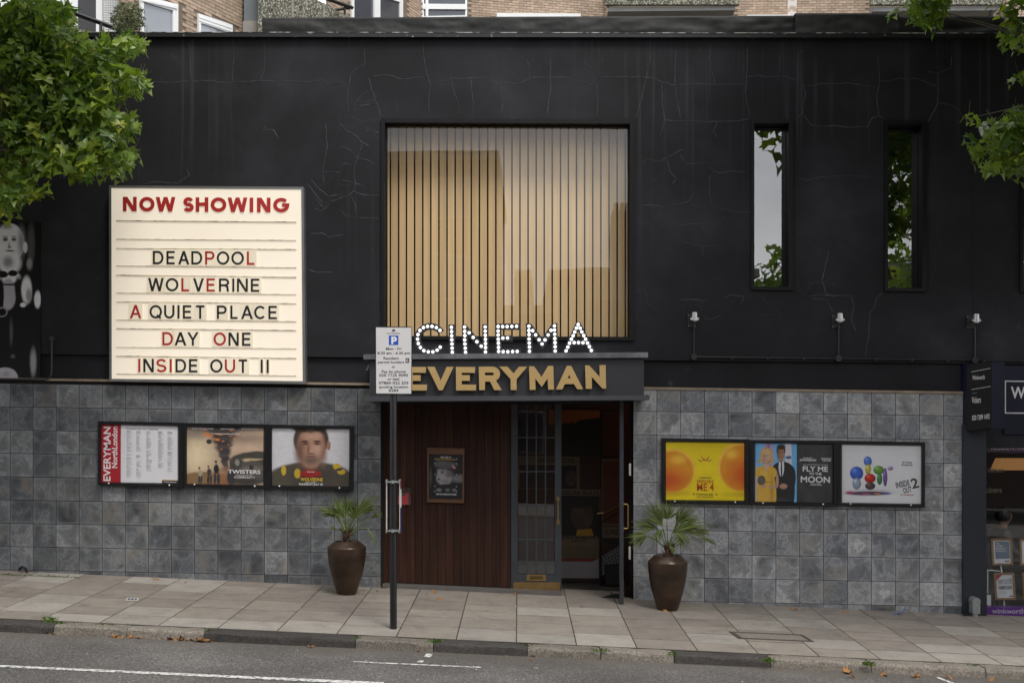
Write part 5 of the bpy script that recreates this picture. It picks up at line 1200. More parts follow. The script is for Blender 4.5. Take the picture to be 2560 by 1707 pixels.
text(ps, "lettering", "INSIDE", P_TXD, rot(lay(fn, 2), .69, .74, an), .69, .865, .735, .095, .03); text(ps, "lettering", "OUT", P_TXD, rot(lay(fn, 2), .69, .74, an), .765, .875, .85, .09, .03); text(ps, "lettering", "2", P_TXD, rot(lay(fn, 2), .69, .74, an), .885, .975, .80, .165, .03)
text(ps, "lettering", "BIG CHANGES.", P_TXD, lay(fn, 2), .76, .885, .30, .026, .015); text(ps, "lettering", "NEW EMOTIONS.", P_TXD, lay(fn, 2), .75, .895, .345, .026, .015); text(ps, "lettering", "ONLY IN CINEMAS JUNE", flat("print_red", (.40, .05, .05)), lay(fn, 2), .735, .91, .86, .022, .015)

# welcome poster in a wooden frame on the planks
wp = thing("framed_poster", "brown framed dark welcome poster on the plank panel", "framed poster", W(1113, 1255, .2))
kx = lambda pts: z2p(pts, 1050, 1100, .10842)
wo_, wi_ = kx([(162, 172), (1022, 190), (1012, 1450), (162, 1430)]), kx([(205, 320), (985, 330), (975, 1368), (203, 1355)])
fo, fi = qpx(wo_, DY - .045), qpx(wi_, DY - .045); MB().ring(fo, fi, shift(fo, .044), shift(fi, .02)).obj("frame", M_WOODF, wp)
WPR = mk_photo("welcome_print", (.022, .022, .024), [(.5, .76, .36, .09, (.10, .10, .104), .4), (.35, .80, .18, .06, (.13, .13, .135), .8), (.95, .46, .35, .10, (.17, .165, .17), .5), (.45, .48, .24, .19, (.33, .31, .32), .25), (.33, .62, .10, .06, (.30, .28, .28), .6), (.60, .56, .14, .10, (.14, .13, .135), .9), (.40, .585, .05, .018, (.04, .035, .035), .7), (.40, .625, .07, .012, (.04, .035, .035), .6), (.30, .45, .05, .03, (.10, .06, .06), .8), (.50, .40, .16, .06, (.22, .21, .22), 1), (.5, .31, .3, .03, (.02, .02, .02), .5), (.30, .21, .09, .04, (.22, .22, .22), .8), (.55, .21, .08, .04, (.15, .15, .15), .8), (.75, .21, .08, .035, (.18, .18, .18), .8), (.05, .5, .05, .2, (.10, .10, .10), .9)], .02, nscale=12, grain=.2)
ps = pslab(wi_, DY - .025, DY - .022).obj("poster", WPR, wp)
fn = quadmap(wi_, DY - .0255); pass
shape(ps, "print", fn, [(.66, .22), (.74, .25), (.82, .32), (.78, .31), (.72, .32), (.70, .26)], flat("print_pink", (.55, .25, .28)), 3)
text(ps, "lettering", "WELCOME TO", P_OFFW, lay(fn, 3), .34, .66, .082, .032, .03); text(ps, "lettering", "EVERYMAN MAIDA VALE", flat("print_gold", (.50, .36, .08)), lay(fn, 3), .22, .79, .128, .034, .03); text(ps, "lettering", "ASK FOR MORE INFO INSIDE", P_OFFW, lay(fn, 3), .22, .82, .905, .034, .03)
for u in (.18, .82):
    for v in (.105, .205, .45, .71, .83): shape(ps, "print", fn, ell(u, v, .014, .010, n=8), P_OFFW, 3)
g = qpx(wi_, DY - .034); MB().quad(g[3], g[2], g[1], g[0]).obj("glass", M_GLASSP, wp, recalc=False)
# leaflet holder
lh = thing("leaflet_holder", "clear leaflet holder with red leaflets on the planks beside the sign pole", "leaflet holder", W(1008, 1262, .2))
k4 = lambda pts: z2p(pts, 850, 960, .3656)
pslab(k4([(392, 708), (486, 708), (482, 828), (392, 828)]), DY - .05, DY - .002).obj("holder", mk_glass("acrylic", (.93, .93, .94), 1.45, .1), lh)
pslab(k4([(398, 745), (468, 745), (466, 822), (398, 822)]), DY - .035, DY - .015).obj("leaflet", flat("leaflet_red", (.55, .03, .04)), lh)
pslab(k4([(398, 747), (452, 747), (452, 762), (398, 762)]), DY - .036, DY - .0352).obj("leaflet_title", P_TXD, lh)

# ------------------------------------------------------------------ parking sign on its pole
base = on_pave(983.5, 1571)
PYY = base.y
pk = thing("parking_sign", "white parking restriction sign on a black pole near the kerb", "parking sign", base)
pole = MB(); ztop = W(983.5, 818, PYY).z
pole.lathe([(.001, ztop - base.z), (.034, ztop - base.z - .005), (.037, ztop - base.z - .02), (.037, 0), (.037, -.1)], (base.x, base.y, base.z), 20); pole.obj("pole", M_POLE, pk, smooth=True)
SYY = PYY - .055
sp = [(940, 818.5), (1028.5, 819), (1028, 984), (940.5, 983)]
pl_ = pslab(sp, SYY, SYY + .004).obj("plate", M_SIGN, pk)
MB().ring(qpx([(938.8, 816), (1030, 817), (1029.6, 985), (939, 984.3)], SYY + .001), qpx(sp, SYY + .001), qpx([(938.8, 816), (1030, 817), (1029.6, 985), (939, 984.3)], SYY + .012), qpx(sp, SYY + .012)).obj("edge", M_PAINT, pk)
for py in (840, 960):
    c = W(983.5, py, SYY + .02); MB().box(c.x - .05, c.x + .05, SYY + .006, SYY + .03, c.z - .012, c.z + .012).obj("clip", M_GALV, pk)
KS = .12752
sm_ = lambda X, Y: W(930 + X * KS, 800 + Y * KS, SYY - .001)
sm2 = lambda X, Y: W(930 + X * KS, 800 + Y * KS, SYY - .0022)
MB().add([sm_(*p) for p in ((331, 302), (518, 303), (516, 489), (330, 488))], [(3, 2, 1, 0)]).obj("blue_square", M_BLUE, pl_, recalc=False)
gm_ = MB(); PM = P_OFFW
for q in strokes('P', 378, 488, 326, 470, 38):
    if q: gm_.add([sm2(*p) for p in q], [(0, 1, 2, 3)])
gm_.obj("lettering", P_OFFW, pl_, recalc=False)
tm = MB()
for b_, x0, x1, yb, h in (("Mon - Fri", 275, 575, 585, 48), ("8.30 am - 6.30 pm", 108, 745, 670, 48), ("Resident", 225, 527, 772, 48), ("permit holders", 115, 633, 847, 48), ("or", 388, 455, 938, 50), ("Pay by phone", 190, 660, 1033, 50), ("020 7125 9090", 142, 705, 1105, 50), ("or text", 305, 540, 1178, 50), ("07860 022 205", 135, 715, 1255, 50), ("quoting location", 135, 710, 1330, 46), ("6284", 330, 517, 1403, 50)):
    text(pl_, "lettering", b_, M_INK, sm_, x0, x1, yb, h, .016)
text(pl_, "lettering", "City of Westminster", M_INK, sm_, 288, 555, 272, 28, .01)
cr_ = MB()
for q in ([(390, 222), (458, 222), (458, 208), (390, 208)], [(395, 205), (453, 205), (448, 176), (438, 196), (424, 168), (410, 196), (398, 178)]): cr_.add([sm_(*p) for p in q], [tuple(range(len(q)))])
cr_.obj("crest", M_INK, pl_, recalc=False)
MB().add([sm_(*p) for p in ((660, 746), (732, 746), (730, 838), (658, 838))], [(3, 2, 1, 0)]).obj("zone_square", M_INK, pl_, recalc=False)
gm_ = MB()
for q in strokes('C', 672, 722, 765, 820, 12):
    if q: gm_.add([sm2(*p) for p in q], [(0, 1, 2, 3)])
gm_.obj("lettering", P_OFFW, pl_, recalc=False)
# the edge-on notice frame clamped lower on the pole
nf = thing("pole_notice", "thin notice frame clamped edge-on to the lower sign pole", "notice", W(983.5, 1330, PYY))
for px, m in ((967, M_UPVC), (1000.2, M_UPVC)):
    a, b = W(px, 1198, PYY), W(px, 1331, PYY)
    MB().box(a.x - .002, a.x + .002, PYY - .04, PYY + .04, b.z, a.z).obj("panel", m, nf)
a = W(1001.8, 1198, PYY); 
for z0, z1, m in ((1198, 1222, flat('edge_red', (.16, .04, .05))), (1222, 1268, P_OFFW), (1268, 1331, flat('edge_navy', (.03, .04, .14)))):
    MB().box(a.x, a.x + .004, PYY - .039, PYY + .039, W(1001, z1, PYY).z, W(1001, z0, PYY).z - .001).obj("print_edge", m, nf)
for py in (1203.5, 1325.5):
    c = W(983.5, py, PYY); cl = MB(); cl.box(c.x - .066, c.x + .066, PYY - .052, PYY - .038, c.z - .008, c.z + .008)
    cl.lathe([(.039, -.012), (.043, -.012), (.043, .012), (.039, .012), (.039, -.012)], (c.x, PYY, c.z), 20)
    cl.box(c.x - .014, c.x + .014, PYY - .07, PYY - .05, c.z - .016, c.z + .016); cl.box(c.x - .075, c.x - .060, PYY - .06, PYY - .03, c.z - .018, c.z + .018); cl.box(c.x + .060, c.x + .075, PYY - .06, PYY - .03, c.z - .018, c.z + .018)
    cl.obj("clamp", M_GALV, nf)

# ------------------------------------------------------------------ spotlights and conduit
K3 = lambda x, y: (1700 + x * .3231, 780 + y * .3231)
for i, (x, yt, yb, bx, by, nm) in enumerate(((113, 10, 92, 107, 347, "leftmost, nearest the large window"), (1239, 18, 98, 1225, 360, "in the middle, between the two narrow windows"), (2294, 22, 105, 2280, 373, "rightmost, above the shop sign"))):
    c = W(*K3(x, (yt + yb) / 2 - 12), -.16)
    t = thing("wall_spotlight", "small steel wall spotlight on black conduit, " + nm, "spotlight", c, "wall spotlights")
    h = MB(); h.lathe([(.001, .058), (.030, .058), (.033, .052), (.033, .012), (.036, .010), (.036, -.012), (.033, -.014), (.033, -.040), (.028, -.052), (.012, -.058), (.001, -.06)], c, 20); h.obj("head", M_STEEL, t, smooth=False)
    h = MB(); h.box(c.x - .052, c.x + .052, c.y - .012, c.y + .012, c.z - .036, c.z - .008); h.obj("yoke", M_STEEL, t)
    h = MB(); h.tube([(c.x - .01, c.y, c.z - .02), (c.x - .015, -.02, c.z - .03)], .012, 8); h.obj("arm", M_PAINT, t)
    h = MB(); h.box(c.x - .065, c.x + .035, -.02, .0, c.z - .11, c.z + .05); h.obj("back_plate", M_PAINT, t)
    for sx, sz in ((-.055, .04), (.025, -.10), (-.055, -.10)):
        h = MB(); h.lathe([(.001, -.006), (.006, -.004), (.006, 0)], (0, 0, 0), 8); h.v = [(a + c.x + sx, cc - .02, b + c.z + sz) for a, b, cc in h.v]; h.obj("screw", M_GALV, t)
cd = thing("cable_conduit", "black cable conduit run along the ledge below the spotlights", "conduit", W(2090, 898, -.03))
P_ = []
for x, yt, bx, by in ((107, 98, 107, 347), (1226, 104, 1225, 360), (2281, 110, 2280, 373)):
    a, b = W(*K3(x, yt), -.022), W(*K3(bx, by), -.022); P_.append(b)
    MB().tube([a, b], .012, 8).obj("drop_pipe", M_PAINT, cd)
    bxm = MB(); bxm.lathe([(.001, -.03), (.040, -.03), (.044, -.024), (.044, .022)], (0, 0, 0), 18); bxm.v = [(p[0] + b.x, p[2] - .022, p[1] + b.z) for p in bxm.v]; bxm.obj("junction_box", M_PAINT, cd)
MB().tube([P_[0], P_[1], P_[2], W(2700, 905, -.022)], .012, 8).obj("long_pipe", M_PAINT, cd)
for k in range(8):
    c = W(1830 + 90 * k, 893.5 + .0105 * (90 * k + 95), -.022); h = MB(); h.box(c.x - .012, c.x + .012, -.036, .0, c.z - .018, c.z + .018); h.obj("saddle", M_PAINT, cd)
lc = thing("bent_conduit", "dark bent conduit pipe beside the black and white mural", "conduit", W(130, 940, -.03))
MB().tube([W(130, 848, -.025), W(130, 928, -.025), W(128, 938, -.025), W(122, 946, -.025), W(112, 949, -.025), W(-60, 946.5, -.025)], .012, 8).obj("pipe", pm("conduit_grey", (.035, .035, .037), rough=.45), lc)
h = MB(); b = W(130, 847, -.022); h.lathe([(.001, -.02), (.030, -.02), (.034, -.014), (.034, .02)], (0, 0, 0), 16); h.v = [(p[0] + b.x, p[2] + b.y, p[1] + b.z) for p in h.v]; h.obj("junction_box", pm("conduit_grey", (.035, .035, .037)), lc)
# mural of a man in evening dress (plain figure)
mu = thing("photo_mural", "black and white photo mural of a man in evening dress at left edge", "mural", W(30, 946, -.01))
mc = [(-160, 553), (101, 555), (101, 945), (-160, 943)]
def mz_(X, Y, rx, ry, c, sf): return ((X * .268 + 160) / 261, 1 - (540 + Y * .268 - 553) / 391, rx * .268 / 261, ry * .268 / 391, c, sf)
g1, g2, g3, g0 = (.78, .76, .78), (.30, .29, .30), (.085, .082, .086), (.006, .006, .0065)
PM_ = mk_photo("mural_print", g0, [mz_(290, 270, 40, 210, g3, .5), mz_(275, 450, 30, 60, g2, .6), mz_(90, 255, 140, 185, g1, .07), mz_(200, 250, 40, 150, g2, 1), mz_(236, 295, 22, 55, g1, .25), mz_(90, 440, 115, 110, g1, .3), mz_(60, 100, 60, 30, g2, 1), mz_(50, 222, 28, 20, g3, .6), mz_(130, 222, 26, 18, g3, .6), mz_(50, 195, 30, 8, g2, .6), mz_(130, 195, 30, 8, g2, .6), mz_(85, 275, 10, 35, g2, 1), mz_(88, 292, 20, 8, g3, .8), mz_(92, 328, 48, 9, g3, .7), mz_(75, 430, 55, 60, g2, .7),
 mz_(85, 570, 110, 60, g1, .25), mz_(120, 535, 48, 30, g0, .2), mz_(20, 545, 60, 34, g0, .2), mz_(75, 730, 78, 150, (.42, .39, .42), .15), mz_(10, 740, 30, 170, g0, .3), mz_(170, 680, 35, 120, g0, .4), mz_(90, 640, 110, 9, g0, .4), mz_(248, 690, 52, 135, g1, .3), mz_(270, 740, 32, 70, g2, .6), mz_(215, 830, 30, 22, g1, .4), mz_(350, 780, 34, 85, g1, .3), mz_(20, 895, 52, 48, g2, .15), mz_(20, 895, 40, 37, g0, .15), mz_(105, 1080, 18, 130, g3, .7), mz_(310, 1360, 32, 140, g2, .6), mz_(120, 1305, 25, 20, g3, .3), mz_(50, 1500, 120, 95, (.40, .37, .40), .08), mz_(60, 1470, 40, 25, g2, 1)], .004, nscale=16)
ps = pslab(mc, -.012, -.002).obj("panel", PM_, mu)

# ================================================================== neighbouring estate agent's shop
sh_ = thing("estate_agent_shop", "navy estate agent's shopfront at the right edge with angled sign box", "shop", (5.8, .3, -.3))
KZ = lambda pts: z2p(pts, 2300, 860, .4467)
pil = [(2408.5, 1060), (2466, 1060), (2466, 1543), (2408.5, 1541)]
pslab(pil, -.06, .35).obj("pilaster", M_NAVY, sh_)
x0, x1, x2, x3 = W(2411, 950, -.06).x, W(2479, 950, -.42).x, W(2511, 950, -.42).x, 16.0
zt, zb_ = W(2445, 907, -.2).z, W(2445, 1070, -.2).z
sg = MB(); pl2 = [(x0, -.02), (x1, -.42), (x2, -.42), (x2 + .02, .3), (x0, .3)]
n = len(pl2); sg.add([(x, y, zt) for x, y in pl2] + [(x, y, zb_) for x, y in pl2], [tuple(range(n)), tuple(range(2 * n - 1, n - 1, -1))] + [(i, (i + 1) % n, n + (i + 1) % n, n + i) for i in range(n)])
sg.obj("sign_box", M_BLUEB, sh_)
A_, B_ = Vector((x0, -.02, 0)), Vector((x1, -.42, 0)); dn = (B_ - A_).normalized(); nn = Vector((dn.y, -dn.x, 0))
def fmap(k): return lambda X, Y: hit(*KZ([(X, Y)])[0], A_ + nn * (.001 * k), nn)
pn = MB().add([fmap(1)(*p) for p in ((262, 118), (398, 92), (398, 466), (262, 486))], [(3, 2, 1, 0)]).obj("sign_face", M_BLACK, sh_, recalc=False)
def bar(a, b, w, par=pn): MB().add([fmap(2)(*a), fmap(2)(*b), fmap(2)(b[0], b[1] + w), fmap(2)(a[0], a[1] + w)], [(3, 2, 1, 0)]).obj("line", P_OFFW, par, recalc=False)
bar((288, 154), (394, 134), 2.5); bar((288, 253), (394, 235), 2.5)
text(pn, "lettering", "Winkworth", P_OFFW, fmap(2), 293, 362, 200, 24, .012, -.06); text(pn, "lettering", "Vickers", P_OFFW, fmap(2), 290, 340, 330, 34, .012, -.06); text(pn, "lettering", "020 7289 1692", P_OFFW, fmap(2), 291, 390, 426, 26, .012, -.1); text(pn, "lettering", "incorporating", P_TXT, fmap(2), 291, 318, 277, 6, .01, -.05)
fa = pslab([(2511, 914), (3300, 930), (3300, 1090), (2511, 1085)], .02, .3).obj("fascia", M_BLUEB, sh_)
MB().ring(qpx(KZ([(475, 204), (900, 208), (900, 392), (475, 388)]), .015), qpx(KZ([(481, 210), (894, 214), (894, 386), (481, 382)]), .015), qpx(KZ([(475, 204), (900, 208), (900, 392), (475, 388)]), .02), qpx(KZ([(481, 210), (894, 214), (894, 386), (481, 382)]), .02)).obj("logo_border", P_OFFW, fa)
wm = lambda X, Y: W(*KZ([(X, Y)])[0], .014)
text(fa, "lettering", "Winkworth", P_OFFW, wm, 508, 860, 302, 62, .035)
SX0 = W(2466.5, 1300, .1).x
sp_ = MB(); sp_.box(SX0, 16, .08, .2, W(2500, 1131, .1).z, W(2500, 1085, .02).z + .1); sp_.obj("transom", M_NAVY, sh_)
pslab([(2467, 1110), (3300, 1114), (3300, 1134), (2467, 1129)], .06, .078).obj("top_band", pm("dim_purple", (.045, .010, .040), rough=.4), sh_)
text(sh_, "lettering", "RESIDENTIAL SALES", P_TXT, lambda X, Y: W(*KZ([(X, Y)])[0], .058), 400, 690, 590, 20, .01)
bt = pslab([(2466.5, 1517.5), (3300, 1532), (3300, 1560), (2466.5, 1539.5)], .05, .25).obj("bottom_band", M_PURPLE, sh_)
text(bt, "lettering", "winkworth.co.uk", flat("pale_lilac", (.36, .32, .40)), lambda X, Y: W(*KZ([(X, Y)])[0], .048), 403, 690, 1505, 27, .01, .01)
g = qpx([(2466, 1131), (3300, 1135), (3300, 1532), (2466, 1518)], .15); MB().quad(g[3], g[2], g[1], g[0]).obj("shop_glass", M_GLASSD, sh_, recalc=False)
rm = MB(); zf, zc = -.55, 2.3
rm.add([(SX0 - .1, .22, zf), (16, .22, zf), (16, 4.5, zf), (SX0 - .1, 4.5, zf), (SX0 - .1, .22, zc), (16, .22, zc), (16, 4.5, zc), (SX0 - .1, 4.5, zc)], [(0, 1, 2, 3), (4, 7, 6, 5), (3, 2, 6, 7), (0, 3, 7, 4), (1, 5, 6, 2)])
rm.obj("interior", pm("shop_interior", (.030, .018, .014), (.018, .012, .010), 2, .7), sh_, recalc=False)
pslab(KZ([(455, 640), (760, 640), (760, 705), (425, 705)]), 1.9, 2.1).obj("lamp_shade", pm("shade_tan", (.30, .17, .08), rough=.7, emis=(1, .48, .16), estr=.10), sh_)
MB().box(SX0 + .62, SX0 + 1.8, .85, 1.65, .33, .36).obj("desk", pm("desk_wood", (.10, .06, .04), rough=.5), sh_)
dm = lambda X, Y: W(*KZ([(X, Y)])[0], .149)
text(sh_, "window_lettering", "nkwo", flat("dim_gold", (.10, .07, .05)), dm, 380, 470, 718, 30, .02); text(sh_, "window_lettering", "ckers", flat("dim_gold", (.10, .07, .05)), dm, 370, 458, 830, 30, .02)
def display(c, ci, label, blue):
    t = thing("framed_notice", label, "framed notice", W(c[3][0], c[3][1], .4), "framed property displays in the shop window")
    fo, fi = qpx(c, .36), qpx(ci, .36); MB().ring(fo, fi, shift(fo, .03), shift(fi, .03)).obj("frame", M_OAK, t)
    sh0 = pslab(ci, .372, .378).obj("sheet", P_WHITE, t); fn = quadmap(ci, .3715)
    return t, sh0, fn
t, s0, fn = display(KZ([(398, 1088), (515, 1085), (522, 1235), (405, 1237)]), KZ([(410, 1098), (506, 1096), (512, 1225), (416, 1227)]), "oak framed blue summer market notice in the shop window", True)
shape(s0, "print", fn, [(.08, .05), (.92, .05), (.92, .80), (.08, .80)], flat("slate_blue_print", (.13, .17, .24)), 1)
for k, b_ in enumerate(("THE", "SUMMER", "MARKET IS", "SIZZLING...")): text(s0, "lettering", b_, P_OFFW, lay(fn, 2), .12, .12 + (.22, .42, .60, .62)[k], .17 + .105 * k, .06, .02)
shape(s0, "print", fn, [(.62, .88), (.88, .88), (.88, .93), (.62, .93)], P_TXD, 1)
t, s0, fn = display(KZ([(413, 1280), (528, 1278), (538, 1428), (422, 1430)]), KZ([(425, 1290), (519, 1288), (528, 1418), (434, 1420)]), "oak framed house listing with red corner flash in the shop window", False)
shape(s0, "print", fn, [(.08, .22), (.92, .15), (.92, .40), (.08, .42)], pm("photo_grey_print", (.45, .46, .48), (.22, .22, .22), 20, .5), 1); shape(s0, "print", fn, [(.08, .48), (.92, .46), (.92, .62), (.08, .64)], pm("photo_dark_print", (.40, .40, .41), (.05, .05, .05), 24, .5), 1)
shape(s0, "print", fn, [(.0, .0), (.36, .0), (.0, .26)], P_RED, 2); shape(s0, "print", fn, [(.70, .90), (.93, .90), (.93, .95), (.70, .95)], P_TXD, 1)
for k in range(4): shape(s0, "print", fn, [(.08, .70 + .04 * k), (.55, .70 + .04 * k), (.55, .712 + .04 * k), (.08, .712 + .04 * k)], P_TXT, 1)
t, s0, fn = display([(2549, 1346), (2604, 1347), (2606, 1414), (2551, 1413)], [(2554, 1351), (2600, 1352), (2601, 1409), (2556, 1408)], "oak framed sheet cut by the right edge, upper", False)
t, s0, fn = display([(2556, 1431), (2611, 1432), (2614, 1500), (2559, 1499)], [(2561, 1436), (2607, 1437), (2609, 1495), (2564, 1494)], "oak framed sheet cut by the right edge, lower", False)
ds = thing("display_stand", "white upright stand holding the framed displays in the shop window", "display stand", W(2515, 1518, .4))
MB().tube([W(2511, 1520, .42), W(2503, 1420, .42)], .010, 6).obj("post", M_UPVC, ds); MB().tube([W(2505, 1432, .42), W(2500, 1405, .42)], .010, 6).obj("post", M_UPVC, ds); MB().tube([W(2468, 1424, .42), W(2500, 1427, .42)], .007, 6).obj("cross_bar", M_UPVC, ds)
MB().tube([W(2469, 1424, .42), W(2469, 1482, .42)], .008, 6).obj("post", M_UPVC, ds); MB().box(W(2466, 1500, .42).x, W(2476, 1500, .42).x, .40, .44, W(2470, 1516, .42).z, W(2470, 1486, .42).z).obj("socket_box", M_UPVC, ds)
# vent cowl at the foot of the pilaster
vc = thing("pipe_cowl", "short grey metal pipe cowl at the foot of the navy pilaster", "pipe cowl", W(2437, 1537, -.12))
c = W(2437.5, 1502, -.14); zb0 = G(c.x, -.14)
h = MB(); h.tube([(c.x, -.14, zb0), (c.x, -.14, c.z - .06)], .034, 14); h.obj("pipe", M_GALV, vc)
h = MB(); h.tube([(c.x, -.06, c.z), (c.x, -.19, c.z)], .052, 18); h.box(c.x - .046, c.x + .046, -.185, -.065, c.z - .15, c.z); h.obj("cowl", M_GALV, vc)
h = MB(); h.tube([(c.x - .14, -.12, zb0 + .02), (c.x - .06, -.16, zb0 + .03), (c.x - .02, -.14, zb0 + .05)], .012, 8); h.obj("cable", M_BLACK, vc)
# white alarm box behind the right leaves
al = thing("alarm_box", "white rounded alarm box high on the wall behind the right leaves", "alarm box", W(2467, 330, -.05))
ap = [W(*p, 0) for p in ((2445, 316), (2449, 309.5), (2490, 309.5), (2497, 316), (2490, 343), (2484, 349), (2466, 349), (2452, 340))]
h = MB(); h.prism([(p.x, p.z) for p in ap], -.09, 0); h.obj("cover", M_UPVC, al)
text(al, "lettering", "S", M_INK, pxmap(-.091), 2459, 2467, 331, 12, .02)

# ================================================================== flats behind
fl_ = thing("apartment_block", "buff brick apartment block with pebbledash balconies rising behind the cinema", "building", (0, 22, 0))
brick_me = MB().box(-.1075, .1075, -.012, .05, -.0325, .0325).mesh("brick", M_BRICK)
def plane_wall(name, A, B, z0, z1, skip=(), vis=None, mat=M_BRICKJ):
    A, B = Vector((A.x, A.y, 0)), Vector((B.x, B.y, 0)); d = (B - A); L = d.length; d.normalize(); n = Vector((d.y, -d.x, 0))
    o = MB().quad(A + Vector((0, 0, z0)), B + Vector((0, 0, z0)), B + Vector((0, 0, z1)), A + Vector((0, 0, z1))).obj(name, mat, fl_, recalc=False)
    if vis:
        rz = math.atan2(d.y, d.x); rest = MB(); cnt = 0
        za = z0
        nz = int((z1 - z0) / .075)
        for r in range(nz):
            z = z0 + .0375 + r * .075
            for c in range(int(L / .225) + 1):
                s = (c + .5 * (r % 2)) * .225 + .06
                if s > L - .05 or s < .1: continue
                p = A + d * s + Vector((0, 0, z)); px, py = proj(p)
                if py < -45 or py > 88 or px < 250 or px > 2620: continue
                if any(a - 9 < px < b + 9 and lerp(e[0], e[1], (px - a) / (b - a)) - 3 < py < f for a, b, e, f in skip): continue
                if -6 < py < 84 and vis[0] < px < vis[1] and cnt < 290:
                    b = link("brick", brick_me, o); b.location = p + n * R.uniform(0, .004); b.rotation_euler = (0, 0, rz); cnt += 1
                else:
                    w, hh = .1075, .0325; q = p + n * .012
                    rest.add([q - d * w + Vector((0, 0, -hh)), q + d * w + Vector((0, 0, -hh)), q + d * w + Vector((0, 0, hh)), q - d * w + Vector((0, 0, hh))], [(0, 1, 2, 3)])
        if rest.v: tag(rest.obj("further_bricks", M_BRICK, o, recalc=False), kind="stuff")
    return o, A, d, n
def plq(c, pl, off):
    o, A, d, n = pl; return [hit(px, py, A + n * off, n) for px, py in c]
def pslb(nm, c, pl, off, th, m, par=None):
    n = pl[3]; f = plq(c, pl, off); return MB().hexa(f, [p - n * th for p in f]).obj(nm, m, par or fl_)
def pring(nm, co, ci, pl, off, th, m, par):
    n = pl[3]; fo, fi = plq(co, pl, off), plq(ci, pl, off); return MB().ring(fo, fi, [p - n * th for p in fo], [p - n * th for p in fi]).obj(nm, m, par)
def win(pl, co, ci, glass):
    w = link("window", None, fl_); pring("frame", co, ci, pl, .05, .08, M_UPVC, w); pslb("pane", ci, pl, .015, .01, glass, w); return w
M_WG = pm("window_painted_sky", (.30, .33, .36), (.22, .24, .27), 1.0, .06, spec=.9); M_WGD = pm("window_dark_glass", (.055, .065, .085), (.04, .05, .065), 1.0, .08, spec=.9)  # the paler pane colour has the sky's reflection painted into it
# slanting wing at the left
PA = plane_wall("brick_wall", W(296, 0, 6.8), W(612, 0, 10.2), 6, 15, ((352, 446, (-12, 12), 95), (497, 582, (34, 63), 95)), (300, 612))
win(PA, [(352, -12), (446, 12), (446, 95), (352, 95)], [(360, 6), (433, 27), (433, 95), (360, 95)], M_WG)
pslb("transom", [(355, -4), (444, 17), (444, 23), (355, 3)], PA, .07, .03, M_UPVC)
win(PA, [(497, 34), (582, 63), (582, 100), (497, 100)], [(503, 58), (574, 82), (574, 100), (503, 100)], M_WG)
for k in range(2): pslb("vent_slat", [(499, 42 + 8 * k), (580, 70 + 8 * k), (580, 73 + 8 * k), (499, 45 + 8 * k)], PA, .06, .02, M_UPVC)
# white panelled recess with a dark doorway, far left
PB = plane_wall("panel_wall", W(-150, 0, 7.4), W(300, 0, 7.4), 6, 15, mat=M_UPVC)
pslb("doorway", [(195, -60), (240, -60), (240, 110), (195, 110)], PB, .02, .02, pm("door_dark", (.045, .045, .05), rough=.4)); pslb("door_jamb", [(240, -60), (255, -60), (255, 110), (240, 110)], PB, .04, .04, M_UPVC)
pj = MB()
for k in range(12):
    f = plq([(258 + 4.4 * k, -60), (258.8 + 4.4 * k, -60), (258.8 + 4.4 * k, 110), (258 + 4.4 * k, 110)], PB, .004); pj.add(f, [(3, 2, 1, 0)])
for k in range(22):
    f = plq([(256, -40 + 6 * k), (310, -40 + 6 * k), (310, -39.2 + 6 * k), (256, -39.2 + 6 * k)], PB, .004); pj.add(f, [(3, 2, 1, 0)])
pj.obj("panel_joints", pm("joint_grey", (.42, .42, .43), rough=.7), PB[0], recalc=False)
PC = plane_wall("balcony_front", W(-200, 0, 4.0), W(330, 0, 7.0), 5.5, W(180, 60, 5.9).z, mat=M_PEB)
PC2 = plane_wall("balcony_front", W(-300, 0, 1.2), W(98, 0, 1.2), 5.4, 7.1, mat=M_PEB)
rl = MB(); a, b = W(125, 12, 5.2), W(312, 80, 6.9); rl.tube([a, b], .045, 4); rl.obj("handrail", M_PAINT, fl_); MB().tube([W(252, 59, 6.3), W(252, 90, 6.3)], .03, 6).obj("baluster", M_PAINT, fl_)
# grey column
cx0, cx1 = W(610, 0, 10.0), W(647, 0, 10.0); MB().box(cx0.x, cx1.x, 10.0, 10.4, W(620, 58, 10).z, 16).obj("column", pm("column_grey", (.16, .18, .20), rough=.6), fl_)
MB().box(cx0.x, cx1.x + .3, 9.9, 10.6, 6, W(620, 57, 10).z).obj("concrete_base", M_CONC, fl_)
# pebbledash balcony falling away to the right
PD = plane_wall("balcony_front", W(645, 0, 9.7), W(890, 0, 13.0), 7, 1, mat=M_PEB)
f = plq([(645, -80), (780, -6), (870, 42), (890, 60), (890, 110), (645, 110)], PD, 0); MB().add(f, [tuple(range(5, -1, -1))]).obj("pebble_panel", M_PEB, fl_, recalc=False)
for px, t_ in ((732, -40), (811, 8)): pslb("panel_divider", [(px - 2, t_), (px + 2, t_ + 2), (px + 2, 110), (px - 2, 110)], PD, .03, .03, M_CONC)
PE = plane_wall("brick_wall", W(815, 0, 14.0), W(1054, 0, 18.4), 6, 18, ((880, 1008, (-60, -60), 95),), (818, 1054))
win(PE, [(880, -40), (1008, -4), (1008, 100), (880, 90)], [(886, -30), (1000, 6), (1000, 100), (886, 90)], M_WGD); pslb("mullion", [(936, -40), (951, -40), (951, 100), (936, 100)], PE, .07, .05, M_UPVC)
MB().tube([W(812, -4, 13.2), W(881, 20, 14.2)], .05, 4).obj("handrail", M_PAINT, fl_); MB().tube([W(862, 12, 14), W(862, 50, 14)], .03, 4).obj("baluster", M_PAINT, fl_)
